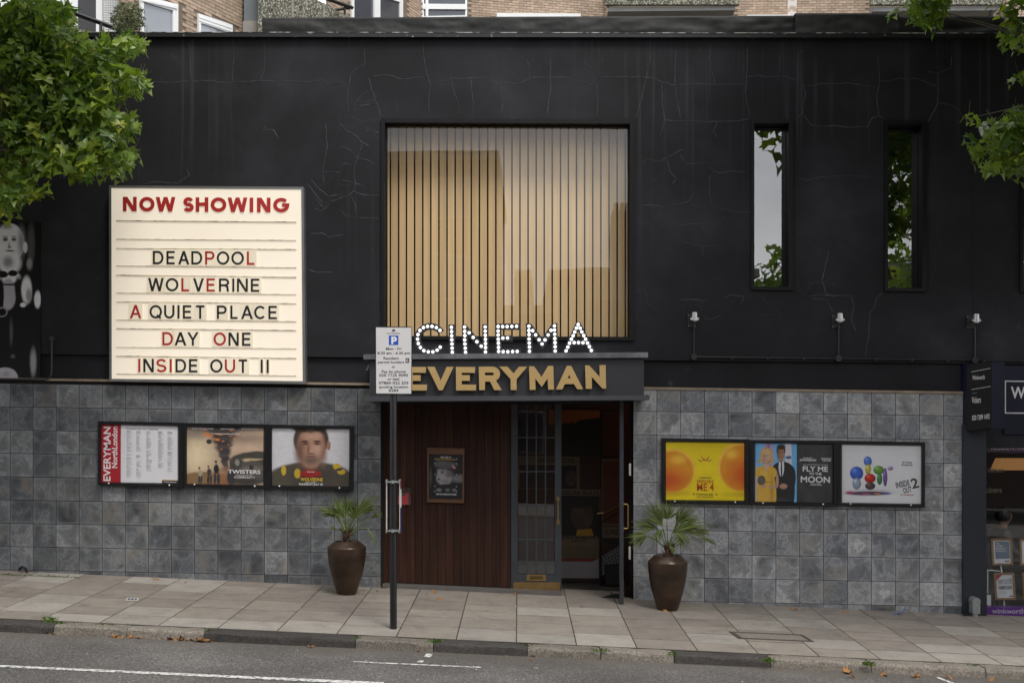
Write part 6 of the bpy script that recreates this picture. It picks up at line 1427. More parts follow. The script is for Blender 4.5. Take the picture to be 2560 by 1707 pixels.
MB().tube([W(838, 26, 13.9), W(880, 19, 14.2)], .035, 4).obj("handrail", M_PAINT, fl_)
# frontal wall with balconies
PF = plane_wall("brick_wall", W(1050, 0, 18.6), W(1530, 0, 20), 7, 18, ((1048, 1164, (-60, -60), 95),), (1168, 1530))
win(PF, [(1053, -60), (1168, -60), (1168, 42), (1053, 44)], [(1060, -55), (1163, -55), (1163, 39), (1060, 41)], M_WGD)
pslb("transom", [(1056, 10), (1166, 11), (1166, 24), (1056, 23)], PF, .08, .05, M_UPVC); pslb("mullion", [(1064, -60), (1071, -60), (1071, 44), (1064, 44)], PF, .09, .05, M_UPVC)
PG = plane_wall("brick_wall", W(1530, 0, 20), W(2750, 0, 20), 7, 18, ((1516, 1826, (-60, -60), 95), (2182, 2498, (-60, -60), 95)), (1826, 2600))
pslb("white_capping", [(1242, 33), (1452, 34.5), (1452, 46), (1242, 46)], PF, .3, .3, M_WHITE); pslb("white_capping", [(1868, 37.5), (1985, 37.5), (1985, 46), (1868, 46)], PG, .3, .3, M_WHITE)
for a, b in ((1513, 1849), (2177, 2507)):
    f = [W(a, -80, 18.6), W(b, -80, 18.6), W(b, 12, 18.6), W(a, 12, 18.6)]; MB().hexa(f, shift(f, .12)).obj("balcony_front", M_PEB, fl_)
    zz_ = f[2].z; MB().box(f[3].x + .1, f[2].x - .1, 18.72, 20, zz_ - .12, zz_ - .004).obj("balcony_slab", pm("soffit_grey", (.34, .34, .33), (.28, .28, .27), 2, .8), fl_)
    for k in (.33, .66): px = lerp(a, b, k); f = [W(px - 2, -80, 18.57), W(px + 2, -80, 18.57), W(px + 2, 11, 18.57), W(px - 2, 11, 18.57)]; MB().hexa(f, shift(f, .03)).obj("panel_divider", M_CONC, fl_)
MB().tube([W(1518, -30, 19.8), W(1518, 14, 19.8), W(1526, 24, 19.5), W(1532, 26, 19.5), W(1532, 60, 19.5)], .05, 8).obj("downpipe", M_PAINT, fl_); MB().tube([W(2478, 27, 15), W(2478, 60, 15)], .05, 10).obj("vent_pipe", M_BLACK, fl_)
pslb("paint_splash", [(1968, -60), (1995, -60), (1990, 8), (1996, 30), (1974, 46), (1966, 20)][:4] and [(1969, -60), (1996, -60), (1990, 42), (1970, 42)], PG, .0165, .004, pm("limewash", (.62, .58, .55), (.40, .30, .23), 6, .8, lo=.4, hi=.55))

# ================================================================== plants
def leaf_outline(v):
    h = [(0, 0), (.14, -.07), (.38, -.03), (.36, .12), (.60, .30), (.43, .35), (.44, .56), (.27, .53), (.19, .70), (.0, 1.0)]
    r = random.Random(v)
    rt = [(x * r.uniform(.85, 1.15), y + r.uniform(-.03, .03)) for x, y in h[1:-1]]; lf = [(-x * r.uniform(.85, 1.15), y + r.uniform(-.03, .03)) for x, y in h[1:-1]]
    pts = [h[0]] + rt + [h[-1]] + lf[::-1]
    fold, drp, tw = r.uniform(.05, .32), r.uniform(.1, .45), r.uniform(-.25, .25)
    def P(x, y): return Vector((x, y - .0, fold * abs(x) - drp * y * y + tw * x * y + .05 * math.sin(9 * x + 5 * y)))
    vs = [P(0, .36), P(0, .68)] + [P(x, y) for x, y in pts]
    n = len(pts); tip = 2 + 9
    fs = []
    for i in range(n):
        a, b = 2 + i, 2 + (i + 1) % n
        ya = (pts[i][1] + pts[(i + 1) % n][1]) / 2
        fs.append((1 if ya > .52 else 0, a, b))
    fs += [(0, 1, 2 + 7), (1, 0, 2 + n - 7)] if False else []
    return vs, fs
LV = [leaf_outline(i) for i in range(6)]
leaf_mes = {}
def leaf_mesh(v, m):
    k = (v, m.name)
    if k not in leaf_mes:
        me = bpy.data.meshes.new("leaf"); me.from_pydata([tuple(p) for p in LV[v][0]], [], LV[v][1]); me.materials.append(m); me.shade_smooth(); leaf_mes[k] = me
    return leaf_mes[k]
def leaf_matrix(p, size, r, face=(0, -.55, .75), spread=.75):
    n = Vector(face) + Vector((r.gauss(0, spread), r.gauss(0, spread * .7), r.gauss(0, spread * .7))); n.normalize()
    dirv = Vector((r.gauss(0, .8), r.gauss(-.3, .5), -.75)); dirv = dirv - n * dirv.dot(n)
    if dirv.length < .05: dirv = Vector((1, 0, 0)) - n * n.x
    dirv.normalize(); x = dirv.cross(n)
    M = Matrix((x, dirv, n)).transposed().to_4x4() * 1.0
    return Matrix.Translation(p) @ M @ Matrix.Diagonal((size, size, size, 1))
def tree(name, label, trunk_base, trunk_top, ells, depth, nvis, outer, nout, seed, limb_targets, nobj, sizes=(.11, .21), lr=.05):
    r = random.Random(seed)
    t = thing(name, label, "tree", trunk_base, "street plane trees")
    bark = pm("plane_bark", (.16, .14, .10), (.07, .06, .045), 6, .9, .4)
    tb, tt = Vector(trunk_base), Vector(trunk_top)
    MB().tube([tb + Vector((0, 0, -.2)), tb.lerp(tt, .35) + Vector((.05, .03, 0)), tb.lerp(tt, .7) + Vector((-.04, .05, 0)), tt], .20, 12, .11).obj("trunk", bark, t, smooth=True)
    lims = MB()
    for q in limb_targets:
        q = Vector(q); m_ = tt.lerp(q, .5) + Vector((r.uniform(-.2, .2), r.uniform(-.2, .2), r.uniform(.1, .4)))
        s_ = tb.lerp(tt, r.uniform(.75, 1))
        lims.tube([s_, s_.lerp(m_, .5) + Vector((0, 0, .12)), m_, m_.lerp(q, .6) + Vector((r.uniform(-.06, .06), 0, r.uniform(-.08, .1))), q], lr, 7, .003)
    lims.obj("limbs", bark, t, smooth=True)
    L = []
    tot = sum(rx * ry for _, _, rx, ry in ells)
    for cx, cy, rx, ry in ells:
        k = int(nvis * rx * ry / tot)
        for _ in range(k):
            a, q = r.uniform(0, 6.283), r.random() ** .5
            px, py = cx + rx * q * math.cos(a), cy + ry * q * math.sin(a)
            y = r.uniform(*depth); L.append((W(px, py, y), q))
    vis = sorted(L, key=lambda e: e[0].y)
    (ox0, oy0, oz0), (orx, ory, orz) = outer
    out = []
    tries = 0
    while len(out) < nout and tries < nout * 12:
        tries += 1
        v = Vector((r.gauss(0, 1), r.gauss(0, 1), r.gauss(0, 1))).normalized() * (r.random() ** .4)
        p = Vector((ox0 + v.x * orx, oy0 + v.y * ory, oz0 + v.z * orz))
        if p.y > -.25: continue
        px, py = proj(p)
        if -110 < px < 2670 and -110 < py < 1750: continue
        out.append(p)
    crown, young = MB(), MB()
    tw = MB()
    for i, (p, q) in enumerate(vis):
        edge = q > .86 and r.random() < .28
        sz = r.uniform(*sizes) * (.5 if edge else 1)
        M = leaf_matrix(p, sz, r); v = r.randrange(6)
        if i < nobj:
            o = link("leaf", leaf_mesh(v, M_LEAFY if edge else M_LEAF), t); o.matrix_basis = M
        else:
            (young if edge else crown).add([M @ x for x in LV[v][0]], LV[v][1])
        if r.random() < .16:
            e = p + Vector((r.uniform(-.12, .12), r.uniform(-.05, .1), r.uniform(.05, .2))); tw.tube([p, e], .0025, 3, cap=False)
    for p in out:
        M = leaf_matrix(p, r.uniform(*sizes) * 1.9, r); v = r.randrange(6); crown.add([M @ x for x in LV[v][0]], LV[v][1])  # unseen outer leaves, oversized and spread wide to add shade on the wall
    tag(crown.obj("crown", M_LEAF, t, smooth=True, recalc=False), kind="stuff")
    if young.v: tag(young.obj("young_leaves", M_LEAFY, t, smooth=True, recalc=False), kind="stuff")
    if tw.v: tag(tw.obj("twigs", pm("twig_green", (.14, .15, .05), rough=.7), t, recalc=False), kind="stuff")
    return t
ELL_L = [(80, 55, 95, 70), (40, 120, 90, 70), (135, 40, 60, 32), (150, 95, 60, 30), (200, 128, 75, 34), (290, 118, 62, 30), (335, 105, 32, 17), (255, 165, 70, 26), (330, 200, 42, 22), (352, 212, 22, 14), (190, 195, 110, 34), (110, 190, 95, 45), (265, 232, 72, 24), (150, 250, 120, 36), (80, 260, 85, 45), (220, 285, 80, 26), (295, 305, 45, 22), (315, 322, 20, 12), (120, 315, 105, 34), (60, 330, 65, 40), (245, 345, 62, 24), (190, 380, 75, 28), (280, 385, 55, 24), (310, 395, 32, 16), (215, 420, 40, 20), (285, 425, 26, 12), (110, 390, 75, 34), (40, 400, 45, 36), (60, 475, 50, 22), (20, 455, 34, 28), (12, 510, 14, 26)]
tree("plane_tree", "broad-leaved plane tree whose leafy branches enter at the upper left", (-8.6, -2.35, G(-8.6, -2.35)), (-8.5, -2.2, 4.6), ELL_L, (-2.5, -1.0), 2500, ((-8.4, -2.9, 8.2), (4.6, 2.9, 3.8)), 4200, 11,
     [W(-100, 120, -2), W(60, 60, -1.9), W(180, 140, -1.8), W(290, 125, -1.8), W(330, 205, -1.8), W(180, 200, -1.9), W(250, 240, -1.8), W(150, 260, -1.8), W(240, 300, -1.8), W(290, 320, -1.8), W(240, 350, -1.8), W(270, 390, -1.8), W(120, 330, -1.8), W(60, 400, -1.9), W(40, 470, -1.9)], 290)
ELL_R = [(2500, 330, 40, 26), (2540, 300, 30, 34), (2460, 372, 28, 20), (2520, 380, 45, 32), (2545, 350, 30, 40), (2535, 420, 26, 20), (2478, 415, 22, 12), (2435, 290, 16, 9), (2440, 350, 12, 8), (2460, 420, 14, 8), (2495, 305, 26, 12), (2300, 18, 34, 26), (2325, 40, 28, 22), (2290, 52, 14, 14), (2238, 25, 13, 9), (2350, 8, 16, 16), (2318, 5, 40, 16), (2520, 30, 22, 22), (2545, 55, 24, 16), (2530, 90, 26, 14), (2552, 110, 14, 12), (2500, 20, 12, 9), (2545, 195, 12, 16), (2555, 5, 20, 14)]
tree("plane_tree", "broad-leaved plane tree whose leafy sprigs hang in at the upper right", (8.6, -2.35, G(8.6, -2.35)), (8.4, -2.2, 5.2), ELL_R, (-2.3, -1.7), 260, ((7.6, -3.1, 9.0), (4.7, 2.9, 3.9)), 7000, 23,
     [W(2590, 330, -2), W(2500, 330, -2), W(2440, 292, -2), W(2525, 390, -2), W(2470, 415, -2), W(2430, -40, -2), W(2300, 15, -2), W(2236, 24, -2), W(2540, 60, -2), W(2550, 190, -2)], 200, (.11, .21), .022)
# balcony shrub
bs = thing("balcony_shrub", "rounded small-leaved shrub on the balcony behind the parapet", "shrub", W(320, 85, 6.0))
sm = MB(); rs = random.Random(4)
for k in range(900):
    a, q = rs.uniform(0, 6.283), rs.random() ** .6; p = W(320 + 44 * q * math.cos(a), 48 + 42 * q * math.sin(a), 6.0 + rs.uniform(-.3, .3)); s = rs.uniform(.015, .03)
    d1 = Vector((rs.gauss(0, 1), rs.gauss(0, 1), rs.gauss(.4, 1))).normalized() * s * 2.2; d2 = d1.cross(Vector((rs.gauss(0, 1), rs.gauss(0, 1), rs.gauss(0, 1)))).normalized() * s * .55
    sm.add([p - d1, p + d2, p + d1, p - d2], [(0, 1, 2, 3)])
tag(sm.obj("foliage", M_SHRUB, bs, recalc=False), kind="stuff")
st_ = MB()
for k in range(7): st_.tube([W(320, 95, 6), W(320 + 14 * (k - 3), 30 + 6 * abs(k - 3), 6 + rs.uniform(-.2, .2))], .012, 5, .004)
st_.obj("stem", M_FIBRE, bs)

# potted fan palms
def palm(label, px, bpy_, shoulder_py, rim_py, hw_s, hw_r, hw_b, fronds, seed):
    r = random.Random(seed); b = on_pave(px, bpy_); k = (DIST + b.y) / F
    t = thing("potted_palm", label, "potted palm", b, "palms in bronze pots flanking the entrance")
    hs, hr = (bpy_ - shoulder_py) * k, (bpy_ - rim_py) * k; rs_, rr, rb = hw_s * k, hw_r * k, hw_b * k
    prof = [(.001, 0), (rb * .96, 0), (rb, .01)] + [(rb + (rs_ - rb) * math.sin(math.radians(90 * u)) ** .95, lerp(.01, hs, u)) for u in (.12, .25, .4, .55, .7, .85, .95)] + [(rs_, hs), (rs_ - .006, hs + .012), (rr + .02, hr - .012), (rr + .006, hr), (rr - .012, hr), (rr - .02, hr - .04)]
    po = MB().lathe(prof, b, 48).obj("pot", M_POT, t, smooth=True)
    try:
        po.data.set_sharp_from_angle(angle=math.radians(24))
    except Exception: pass
    MB().lathe([(rr - .018, 0), (.001, .012)], (b.x, b.y, b.z + hr - .035), 24).obj("soil", M_SOIL, t)
    tk = MB(); tk.tube([(b.x, b.y, b.z + hr - .05), (b.x + .01, b.y, b.z + hr + .07), (b.x, b.y, b.z + hr + .13)], .045, 10, .03)
    for j in range(26):
        a = r.uniform(0, 6.283); z = b.z + hr + r.uniform(-.02, .12); p = Vector((b.x + .035 * math.cos(a), b.y + .035 * math.sin(a), z)); tk.tube([p, p + Vector((.05 * math.cos(a), .05 * math.sin(a), r.uniform(.02, .08)))], .008, 5, .003)
    tk.obj("stump", M_FIBRE, t)
    core = Vector((b.x, b.y, b.z + hr + .06))
    for (hx, hy, ang, ln, spr, dy, n) in fronds:
        y = b.y + dy; hub = W(hx, hy, y); fr = MB()
        mid = core.lerp(hub, .55) + Vector((0, 0, .03)); fr.tube([core, mid, hub], .0075, 5, .004)
        L = ln * k; a0 = math.radians(ang + r.uniform(-4, 4))
        ax = Vector((math.cos(a0), r.uniform(-.45, .15), math.sin(a0))).normalized(); sd = ax.cross(Vector((r.uniform(-.3, .3), -1, r.uniform(-.3, .5)))).normalized(); nn_ = sd.cross(ax)
        n = int(n * 2.3); L *= 1.27
        for j in range(n):
            u = (j / (n - 1) * 2 - 1); th = math.radians(u * spr * 1.15 + r.uniform(-5, 5)); l_ = L * (1 - .30 * abs(u)) * r.uniform(.62, 1.08)
            d = ax * math.cos(th) + sd * math.sin(th) + nn_ * (.10 * math.cos(3 * u) + r.uniform(-.08, .08)); d.normalize()
            wd = d.cross(Vector((0, -1, .35))).normalized() * (.0046 * r.uniform(.7, 1.25)); up = wd.cross(d).normalized() * .004
            drp = Vector((0, 0, -.10 * L * r.uniform(.2, 1.6)))
            P0, P1, P2 = hub, hub + d * l_ * .5 + drp * .12, hub + d * l_ + drp
            fr.add([P0 - wd * .5, P0 + wd * .5, P1 - wd, P1 + up, P1 + wd, P2], [(0, 1, 4, 3), (0, 3, 2), (2, 3, 5), (3, 4, 5)])
        fr.obj("frond", M_PALM, t, recalc=False)
    return t
zl = lambda x, y: (780 + x * .18487, 1210 + y * .18487); zr_ = lambda x, y: (1560 + x * .20408, 1220 + y * .20408)
def FL(conv, kk, rows): return [(*conv(x, y), a, l * kk, s, dy, n) for x, y, a, l, s, dy, n in rows]
palm("bronze pot with sparse fan palm left of the entrance, beside the plank panel", 867, 1484, 1367, 1351.5, 48.5, 30, 24,
     FL(zl, .18487, [(410, 430, 118, 350, 28, -.05, 17), (300, 415, 152, 270, 14, .0, 8), (300, 400, 172, 190, 18, .08, 7), (470, 400, 96, 260, 34, .08, 16), (520, 395, 72, 260, 30, .05, 15), (620, 405, 50, 360, 26, -.05, 17), (700, 395, 33, 270, 15, .02, 9), (800, 445, 28, 200, 16, .0, 7), (745, 585, -55, 290, 5, -.05, 4), (350, 620, 150, 120, 12, -.06, 4), (450, 470, 108, 230, 30, -.12, 12), (560, 440, 62, 240, 28, .12, 12), (380, 470, 138, 230, 22, .1, 10), (560, 480, 84, 180, 40, -.1, 12)]), 3)
palm("bronze pot with fuller fan palm right of the entrance, under the yellow poster", 1669, 1523, 1404, 1388, 49, 32, 26,
     FL(zr_, .20408, [(470, 460, 122, 400, 34, .0, 22), (525, 380, 92, 260, 55, -.06, 24), (400, 480, 164, 330, 22, .06, 16), (290, 580, 176, 270, 22, -.05, 14), (280, 590, 205, 230, 20, .02, 10), (640, 430, 48, 330, 34, .04, 20), (650, 520, 24, 420, 24, -.04, 20), (850, 540, 14, 210, 14, .05, 9), (930, 605, -16, 230, 10, .02, 6), (600, 545, 42, 300, 30, .08, 16), (640, 540, -48, 200, 34, -.08, 12), (470, 500, 230, 190, 22, -.08, 10), (690, 560, -80, 190, 8, -.06, 4), (560, 700, -58, 110, 20, -.05, 7)]), 5)

# fallen leaves, weeds, scraps
Rl = random.Random(21)
def ordinal(i):
    one = ["first", "second", "third", "fourth", "fifth", "sixth", "seventh", "eighth", "ninth", "tenth", "eleventh", "twelfth", "thirteenth", "fourteenth", "fifteenth", "sixteenth", "seventeenth", "eighteenth", "nineteenth"]
    if i < 19: return one[i]
    t = (i + 1) // 10; u = (i + 1) % 10
    return ["", "", "twentieth", "thirtieth", "fortieth", "fiftieth"][t] if u == 0 else ["", "", "twenty", "thirty", "forty", "fifty"][t] + "-" + one[u - 1]
def fallen(pts, road_side, lab, grp):
    for idx, (px, py, s) in enumerate(sorted(pts)):
        p = on_road(px, py) if road_side else on_pave(px, py); zz0 = RD(p.x, p.y) if road_side else G(p.x, p.y)
        o = link("fallen_leaf", leaf_mesh(Rl.randrange(6), pm("dry_leaf", (.34, .16, .045), (.20, .085, .025), 8, .8, rnd=.3)))
        o.location = (p.x, p.y, zz0 + .012); o.rotation_euler = (Rl.uniform(-.6, .6), Rl.uniform(-.6, .6), Rl.uniform(0, 6.28)); o.scale = (s, s, s * 1.5)
        tag(o, lab + ordinal(idx) + " from the left", "leaf", grp)
gut = [(280, 1590, .11), (276, 1589, .1), (293, 1591, .09), (318, 1592, .1), (345, 1594, .1), (432, 1599, .1), (446, 1600, .09), (460, 1600, .1), (510, 1604, .13), (518, 1605, .11), (126, 1582, .08), (2118, 1681, .12), (2210, 1688, .09), (12, 1578, .06), (78, 1580, .07), (116, 1583, .06), (131, 1582, .09), (136, 1583, .07), (268, 1588, .09), (272, 1590, .08), (286, 1591, .10), (300, 1593, .06), (322, 1592, .11), (332, 1592, .12), (340, 1593, .12), (350, 1594, .08), (402, 1597, .07), (426, 1598, .08), (440, 1599, .10), (452, 1600, .07), (466, 1600, .11), (475, 1601, .08), (505, 1603, .13), (514, 1604, .10), (522, 1603, .08), (775, 1617, .07), (1048, 1628, .06), (1330, 1641, .08), (2112, 1682, .13), (2130, 1692, .09), (2122, 1680, .08), (2203, 1687, .07), (2288, 1692, .08), (2296, 1694, .06), (2366, 1694, .07), (2475, 1700, .07), (1330, 1650, .05)]
fallen(gut, True, "dry brown leaf in the gutter along the kerb, ", "dry leaves in the gutter")
fallen([(392, 1449, .06), (386, 1448, .05), (465, 1456, .05), (1079, 1482, .08), (1066, 1487, .04), (1103, 1496, .09), (1287, 1484, .08), (1284, 1479, .06), (2112, 1531, .08), (1976, 1524, .05), (1985, 1525, .05), (1456, 1517, .05), (1667, 1528, .07), (1205, 1493, .03), (2418, 1535, .07), (960, 1470, .07), (961, 1464, .06), (55, 1431, .07)], False, "dry brown leaf on the pavement near the wall, ", "dry leaves on the pavement")
def weed(px, py, n, h, w, lab, into=None):
    p = on_pave(px, py); r = Rl; t = into or MB()
    for k in range(n):
        b = Vector((p.x + r.gauss(0, w), p.y + r.gauss(0, .012), 0)); b.z = G(b.x, b.y) - .01; d = Vector((r.gauss(0, .5), r.gauss(0, .4), 1)).normalized() * h * r.uniform(.4, 1.1); s = Vector((.004, r.uniform(-.004, .004), 0))
        t.add([b - s, b + s, b + d * .6 + s + Vector((d.x * .1, 0, 0)), b + d + Vector((d.x * .4, d.y * .4, -.1 * h))], [(0, 1, 2, 3)])
        if r.random() < .5:
            q = b + d * r.uniform(.5, 1); l = r.uniform(.006, .014); t.add([q + Vector((-l, 0, 0)), q + Vector((0, -l * .4, l * .8)), q + Vector((l, 0, .3 * l)), q + Vector((0, l * .3, -l * .5))], [(0, 1, 2, 3)])
    if into is None: tag(t.obj("weed_tuft", M_WEED, None, recalc=False), lab, "weed", "weeds growing in the kerb joints")
M_WEED = mk_leaf("weed_green", (.10, .17, .03), (.06, .10, .02), .25)
weed(126, 1553, 34, .10, .03, "taller weed growing at the kerb, left of the pavement"); weed(150, 1557, 46, .04, .09, "low spreading weed at the kerb, far left"); weed(258, 1561, 24, .02, .07, "thin moss of weed along the second kerb stone"); weed(517, 1576, 18, .03, .02, "tiny weed at the dark kerb stone left of the sign pole"); weed(895, 1594, 24, .035, .02, "small weed at the kerb joint left of the sign pole"); weed(1089, 1604, 50, .05, .03, "green weed at the kerb joint right of the sign pole"); weed(1320, 1613, 20, .02, .04, "thin weed at the kerb below the glazed door"); weed(1503, 1625, 46, .035, .05, "low weed at the kerb below the open doorway"); weed(1683, 1634, 26, .035, .03, "small weed at the kerb below the right pot"); weed(1922, 1652, 50, .06, .035, "yellowish weed tuft at the kerb near the inspection cover"); weed(2171, 1660, 60, .05, .035, "bright green weed tuft at the kerb, lower right"); weed(2440, 1663, 20, .02, .06, "faint weed strip at the kerb, far right")
WL = MB()
for k, px in enumerate(range(5, 190, 23)): weed(px, 1436 + .04 * px, 30, .03, .07, None, WL)
tag(WL.obj("moss_strip", M_WEED, None, recalc=False), "mossy strip of weeds along the foot of the dark slate wall", "weeds", kind="stuff")
WL = MB()
for px in (1825, 1855, 1985, 2010, 905, 945): weed(px, 1436 + .0437 * px, 16, .018, .05, None, WL)
tag(WL.obj("sparse_weeds", M_WEED, None, recalc=False), "sparse weeds at the foot of the slate walls beside the entrance", "weeds", kind="stuff")
jw = MB()                                              # moss in the joints between slabs
for k in range(2600):
    c = Rl.randrange(-9, 10); x = -.03 + c * PITCH + Rl.gauss(0, .004); y = Rl.uniform(-PW + .03, -.05)
    if math.sin(c * 3.1 + y * 2.3) < .15: continue
    s = Rl.uniform(.003, .008); z = G(x, y) - .003; jw.add([(x - s, y, z), (x + s, y - s, z), (x, y + s, z + .007)], [(0, 1, 2)])
tag(jw.obj("joint_moss", M_MOSS, pave, recalc=False), kind="stuff")
bc = thing("blue_cable_scrap", "scrap of blue cable lying at the foot of the right slate wall", "cable", on_pave(2248, 1535))
MB().tube([on_pave(2232, 1536) + Vector((0, 0, .01)), on_pave(2250, 1536) + Vector((0, 0, .02)), on_pave(2258, 1534) + Vector((0, 0, .04)), on_pave(2265, 1533) + Vector((0, 0, .09))], .007, 6).obj("cable", pm("cable_blue", (.06, .17, .42), rough=.5), bc)
MB().tube([on_pave(2246, 1537) + Vector((0, 0, .01)), on_pave(2262, 1531) + Vector((0, 0, .04))], .006, 6).obj("sheath", M_BLACK, bc)
bw = thing("black_cable_stub", "short black cable stub poking from the foot of the dark slate wall", "cable", on_pave(58, 1436))
MB().tube([W(48, 1422, -.02), W(55, 1416, -.07), W(63, 1420, -.09), W(68, 1432, -.08)], .016, 7).obj("cable", M_BLACK, bw)
ro = random.Random(8); lit = MB()
for k in range(240):
    if ro.random() < .5: p = on_road(ro.uniform(0, 2560), ro.uniform(1625, 1704)); z = RD(p.x, p.y)
    else: x, y = ro.uniform(-6.5, 6.3), ro.uniform(-2.8, -.05); p = Vector((x, y, 0)); z = G(x, y)
    s = ro.uniform(.004, .012); a = ro.uniform(0, 3.14); u, v = Vector((math.cos(a), math.sin(a), 0)) * s, Vector((-math.sin(a), math.cos(a), 0)) * s * .6
    b = Vector((p.x, p.y, z + .004)); lit.add([b - u, b - v, b + u, b + v + Vector((0, 0, .006))], [(0, 1, 2, 3)])
tag(lit.obj("litter_specks", pm("litter", (.45, .40, .33), (.06, .05, .04), 4, .9, lo=.42, hi=.58), None, recalc=False), "scattered specks of grit and litter on the road and pavement", "litter", kind="stuff")

# ================================================================== the other side of the street (seen in the glass)
def opp(label, x0, x1, y0, y1, h, m, storeys, wm, ww=1.3):
    t = thing("opposite_building", label, "building", ((x0 + x1) / 2, y0, 0), "buildings across the street")
    MB().box(x0, x1, y0, y1, -1.5, h).obj("wall", m, t); MB().box(x0 - .2, x1 + .2, y0 - .2, y1 + .25, h, h + .35).obj("parapet", M_CONC, t)
    sh2 = h / storeys; nw = max(1, int((x1 - x0) / 3.2)); gl = MB().box(-ww / 2, ww / 2, -.02, .03, 0, sh2 * .5).mesh("window", wm); fr = MB().box(-ww / 2 - .08, ww / 2 + .08, -.02, .02, -.08, sh2 * .5 + .08).mesh("window_frame", pm("far_frame", (.30, .29, .28)))
    for s in range(storeys):
        for k in range(nw):
            x = x0 + (k + .5) * (x1 - x0) / nw; z = s * sh2 + sh2 * .28
            o = link("window", gl, t); o.location = (x, y1 + .03, z); o2 = link("window_frame", fr, t); o2.location = (x, y1 + .005, z)
    return t
bdk = pm("brown_brick_far", (.10, .06, .042), (.075, .045, .032), 3, .9)
opp("tall brown brick flats across the street, left", -38, -.9, -44, -30, 12.4, bdk, 4, M_WGD)
opp("low pale terrace across the street, centre", 1.4, 9.4, -44, -31, 7.9, pm("stucco_far", (.30, .28, .25), rough=.8), 2, M_WGD)
opp("small brick house across the street between flats and terrace", -.85, 1.35, -44, -31.2, 6.4, bdk, 2, M_WGD)
opp("brick terrace across the street, right", 12.5, 44, -46, -34, 8.6, bdk, 3, M_WGD)
def chimney(x, y, z, w, h, lab):
    t = thing("chimney_stack", lab, "chimney", (x, y, z)); MB().box(x - w / 2, x + w / 2, y - .4, y + .4, z - .2, z + h).obj("stack", bdk, t)
    for k in (-.3, 0, .3): MB().tube([(x + k * w, y, z + h), (x + k * w, y, z + h + .4)], .12, 8, .10).obj("pot", pm("clay_pot", (.25, .11, .06)), t)
chimney(4.2, -32.5, 8.2, .9, 2.6, "brick chimney on the pale terrace across the street"); chimney(7.6, -33, 8.2, 1.2, 1.2, "squat chimney on the pale terrace across the street"); chimney(.2, -33, 6.7, .8, 1.5, "chimney on the small house across the street")
def far_tree(x, y, h, rx, n, seed, label):
    r = random.Random(seed); t = thing("street_tree", label, "tree", (x, y, -.4), "trees across the street"); cr = MB()
    MB().tube([(x, y, -.5), (x + .1, y, h * .5), (x, y, h * .8)], .22, 8, .08).obj("trunk", MC["plane_bark"], t)
    for _ in range(n):
        v = Vector((r.gauss(0, 1), r.gauss(0, 1), r.gauss(0, 1))).normalized() * r.random() ** .4; p = Vector((x + v.x * rx, y + v.y * rx, h * .62 + v.z * h * .38)); M = leaf_matrix(p, r.uniform(.3, .55), r, (0, .5, .6)); k = r.randrange(6); cr.add([M @ q for q in LV[k][0]], LV[k][1])
    tag(cr.obj("crown", M_LEAF, t, smooth=True, recalc=False), kind="stuff")
far_tree(10.6, -29, 9.4, 1.9, 700, 1, "smaller tree across the street, centre right"); far_tree(16.5, -27, 13.5, 3.6, 1300, 2, "large tree across the street, right"); far_tree(4.6, -28.5, 7.4, 1.2, 350, 3, "slim tree across the street, centre")

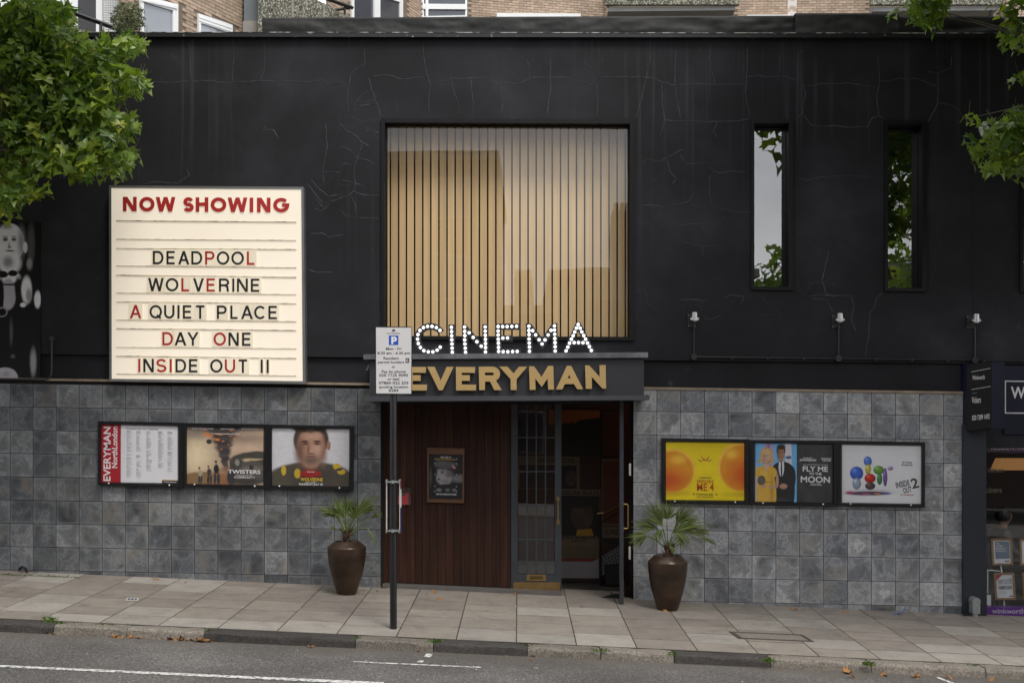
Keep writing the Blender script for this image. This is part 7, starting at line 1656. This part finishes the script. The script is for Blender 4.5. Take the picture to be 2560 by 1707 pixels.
# ================================================================== the person at the desk inside the shop
def person(label, c, zs):
    # a seated figure facing right, one continuous skinned body; c = pelvis
    V, E_, Rd = [], [], []
    def v(x, y, z, r, par=None):
        V.append((c[0] + x, c[1] + y, c[2] + z)); Rd.append(r); i = len(V) - 1
        if par is not None: E_.append((par, i))
        return i
    pe = v(0, 0, 0, .13); s1 = v(.02, 0, .18, .125, pe); ch = v(.05, 0, .38, .14, s1); nk = v(.07, 0, .53, .055, ch); hd0 = v(.09, 0, .60, .075, nk); hd = v(.105, 0, .68, .098, hd0); v(.10, 0, .77, .075, hd); v(.20, 0, .645, .028, hd)
    for sd in (-1, 1):
        sh = v(.05, sd * .17, .46, .062, ch); el = v(.13, sd * .21, .20, .045, sh); wr = v(.37, sd * .15, .17, .030, el); pa = v(.44, sd * .14, .165, .034, wr)
        for k, (fy, fl) in enumerate(((-.030, .07), (-.010, .085), (.010, .08), (.028, .06))):
            a = v(.475, sd * .14 + fy, .165, .010, pa); b = v(.475 + fl * .5, sd * .14 + fy, .160, .009, a); v(.475 + fl, sd * .14 + fy, .145, .008, b)
        t1 = v(.43, sd * .14 - sd * .045, .16, .011, pa); v(.47, sd * .14 - sd * .055, .15, .009, t1)
        hp = v(.06, sd * .10, -.02, .10, pe); kn = v(.46, sd * .11, -.01, .070, hp); an = v(.46, sd * .11, -.42, .045, kn); v(.58, sd * .11, -.46, .038, an)
    me = bpy.data.meshes.new("person"); me.from_pydata(V, E_, []); me.update()
    o = bpy.data.objects.new("person", me); COL.objects.link(o)
    sk = o.modifiers.new("skin", 'SKIN'); sb = o.modifiers.new("smooth", 'SUBSURF'); sb.levels = 1; sb.render_levels = 2
    for i, r in enumerate(Rd): me.skin_vertices[0].data[i].radius = (r, r)
    me.skin_vertices[0].data[0].use_root = True
    m, n, l, b = nodes("person_skin_and_clothes")             # clothing below the collar, skin above and at the hands
    t = n.new("ShaderNodeTexCoord"); s_ = n.new("ShaderNodeSeparateXYZ"); l.new(t.outputs['Object'], s_.inputs[0])
    mr = n.new("ShaderNodeMapRange"); mr.inputs['From Min'].default_value = c[2] - .5; mr.inputs['From Max'].default_value = c[2] + .8; l.new(s_.outputs[2], mr.inputs['Value'])
    r = ramp(n, [(0, (.02, .02, .025)), (.40, (.02, .02, .025)), (.41, (.06, .06, .063)), (.775, (.06, .06, .063)), (.785, (.24, .13, .09))]); l.new(mr.outputs[0], r.inputs['Fac']); l.new(r.outputs[0], b.inputs['Base Color']); b.inputs['Roughness'].default_value = .7
    me.materials.append(m)
    tag(o, label, "person")
    h = MB(); h.lathe([(.001, .125), (.05, .115), (.09, .08), (.108, .02), (.105, -.04), (.085, -.08)], (c[0] + .075, c[1], c[2] + .69), 18); h.obj("hair", pm("dark_hair", (.012, .009, .007), rough=.5), o, smooth=True)
    return o
pc = W(2496, 1350, 1.25)
person("person in a grey top sitting at the desk inside the shop", (pc.x - .02, 1.25, W(2500, 1288, 1.25).z - .68), 0)
ch_ = thing("desk_chair", "dark desk chair under the person inside the shop", "chair", (pc.x, 1.25, -.55))
zc0 = W(2500, 1288, 1.25).z - .68 - .13
MB().box(pc.x - .22, pc.x + .24, 1.03, 1.47, zc0 - .06, zc0).obj("seat", M_BLACK, ch_); MB().box(pc.x - .25, pc.x - .20, 1.05, 1.45, zc0, zc0 + .45).obj("backrest", M_BLACK, ch_); MB().tube([(pc.x, 1.25, -.55), (pc.x, 1.25, zc0 - .06)], .03, 8).obj("pedestal", M_BLACK, ch_)
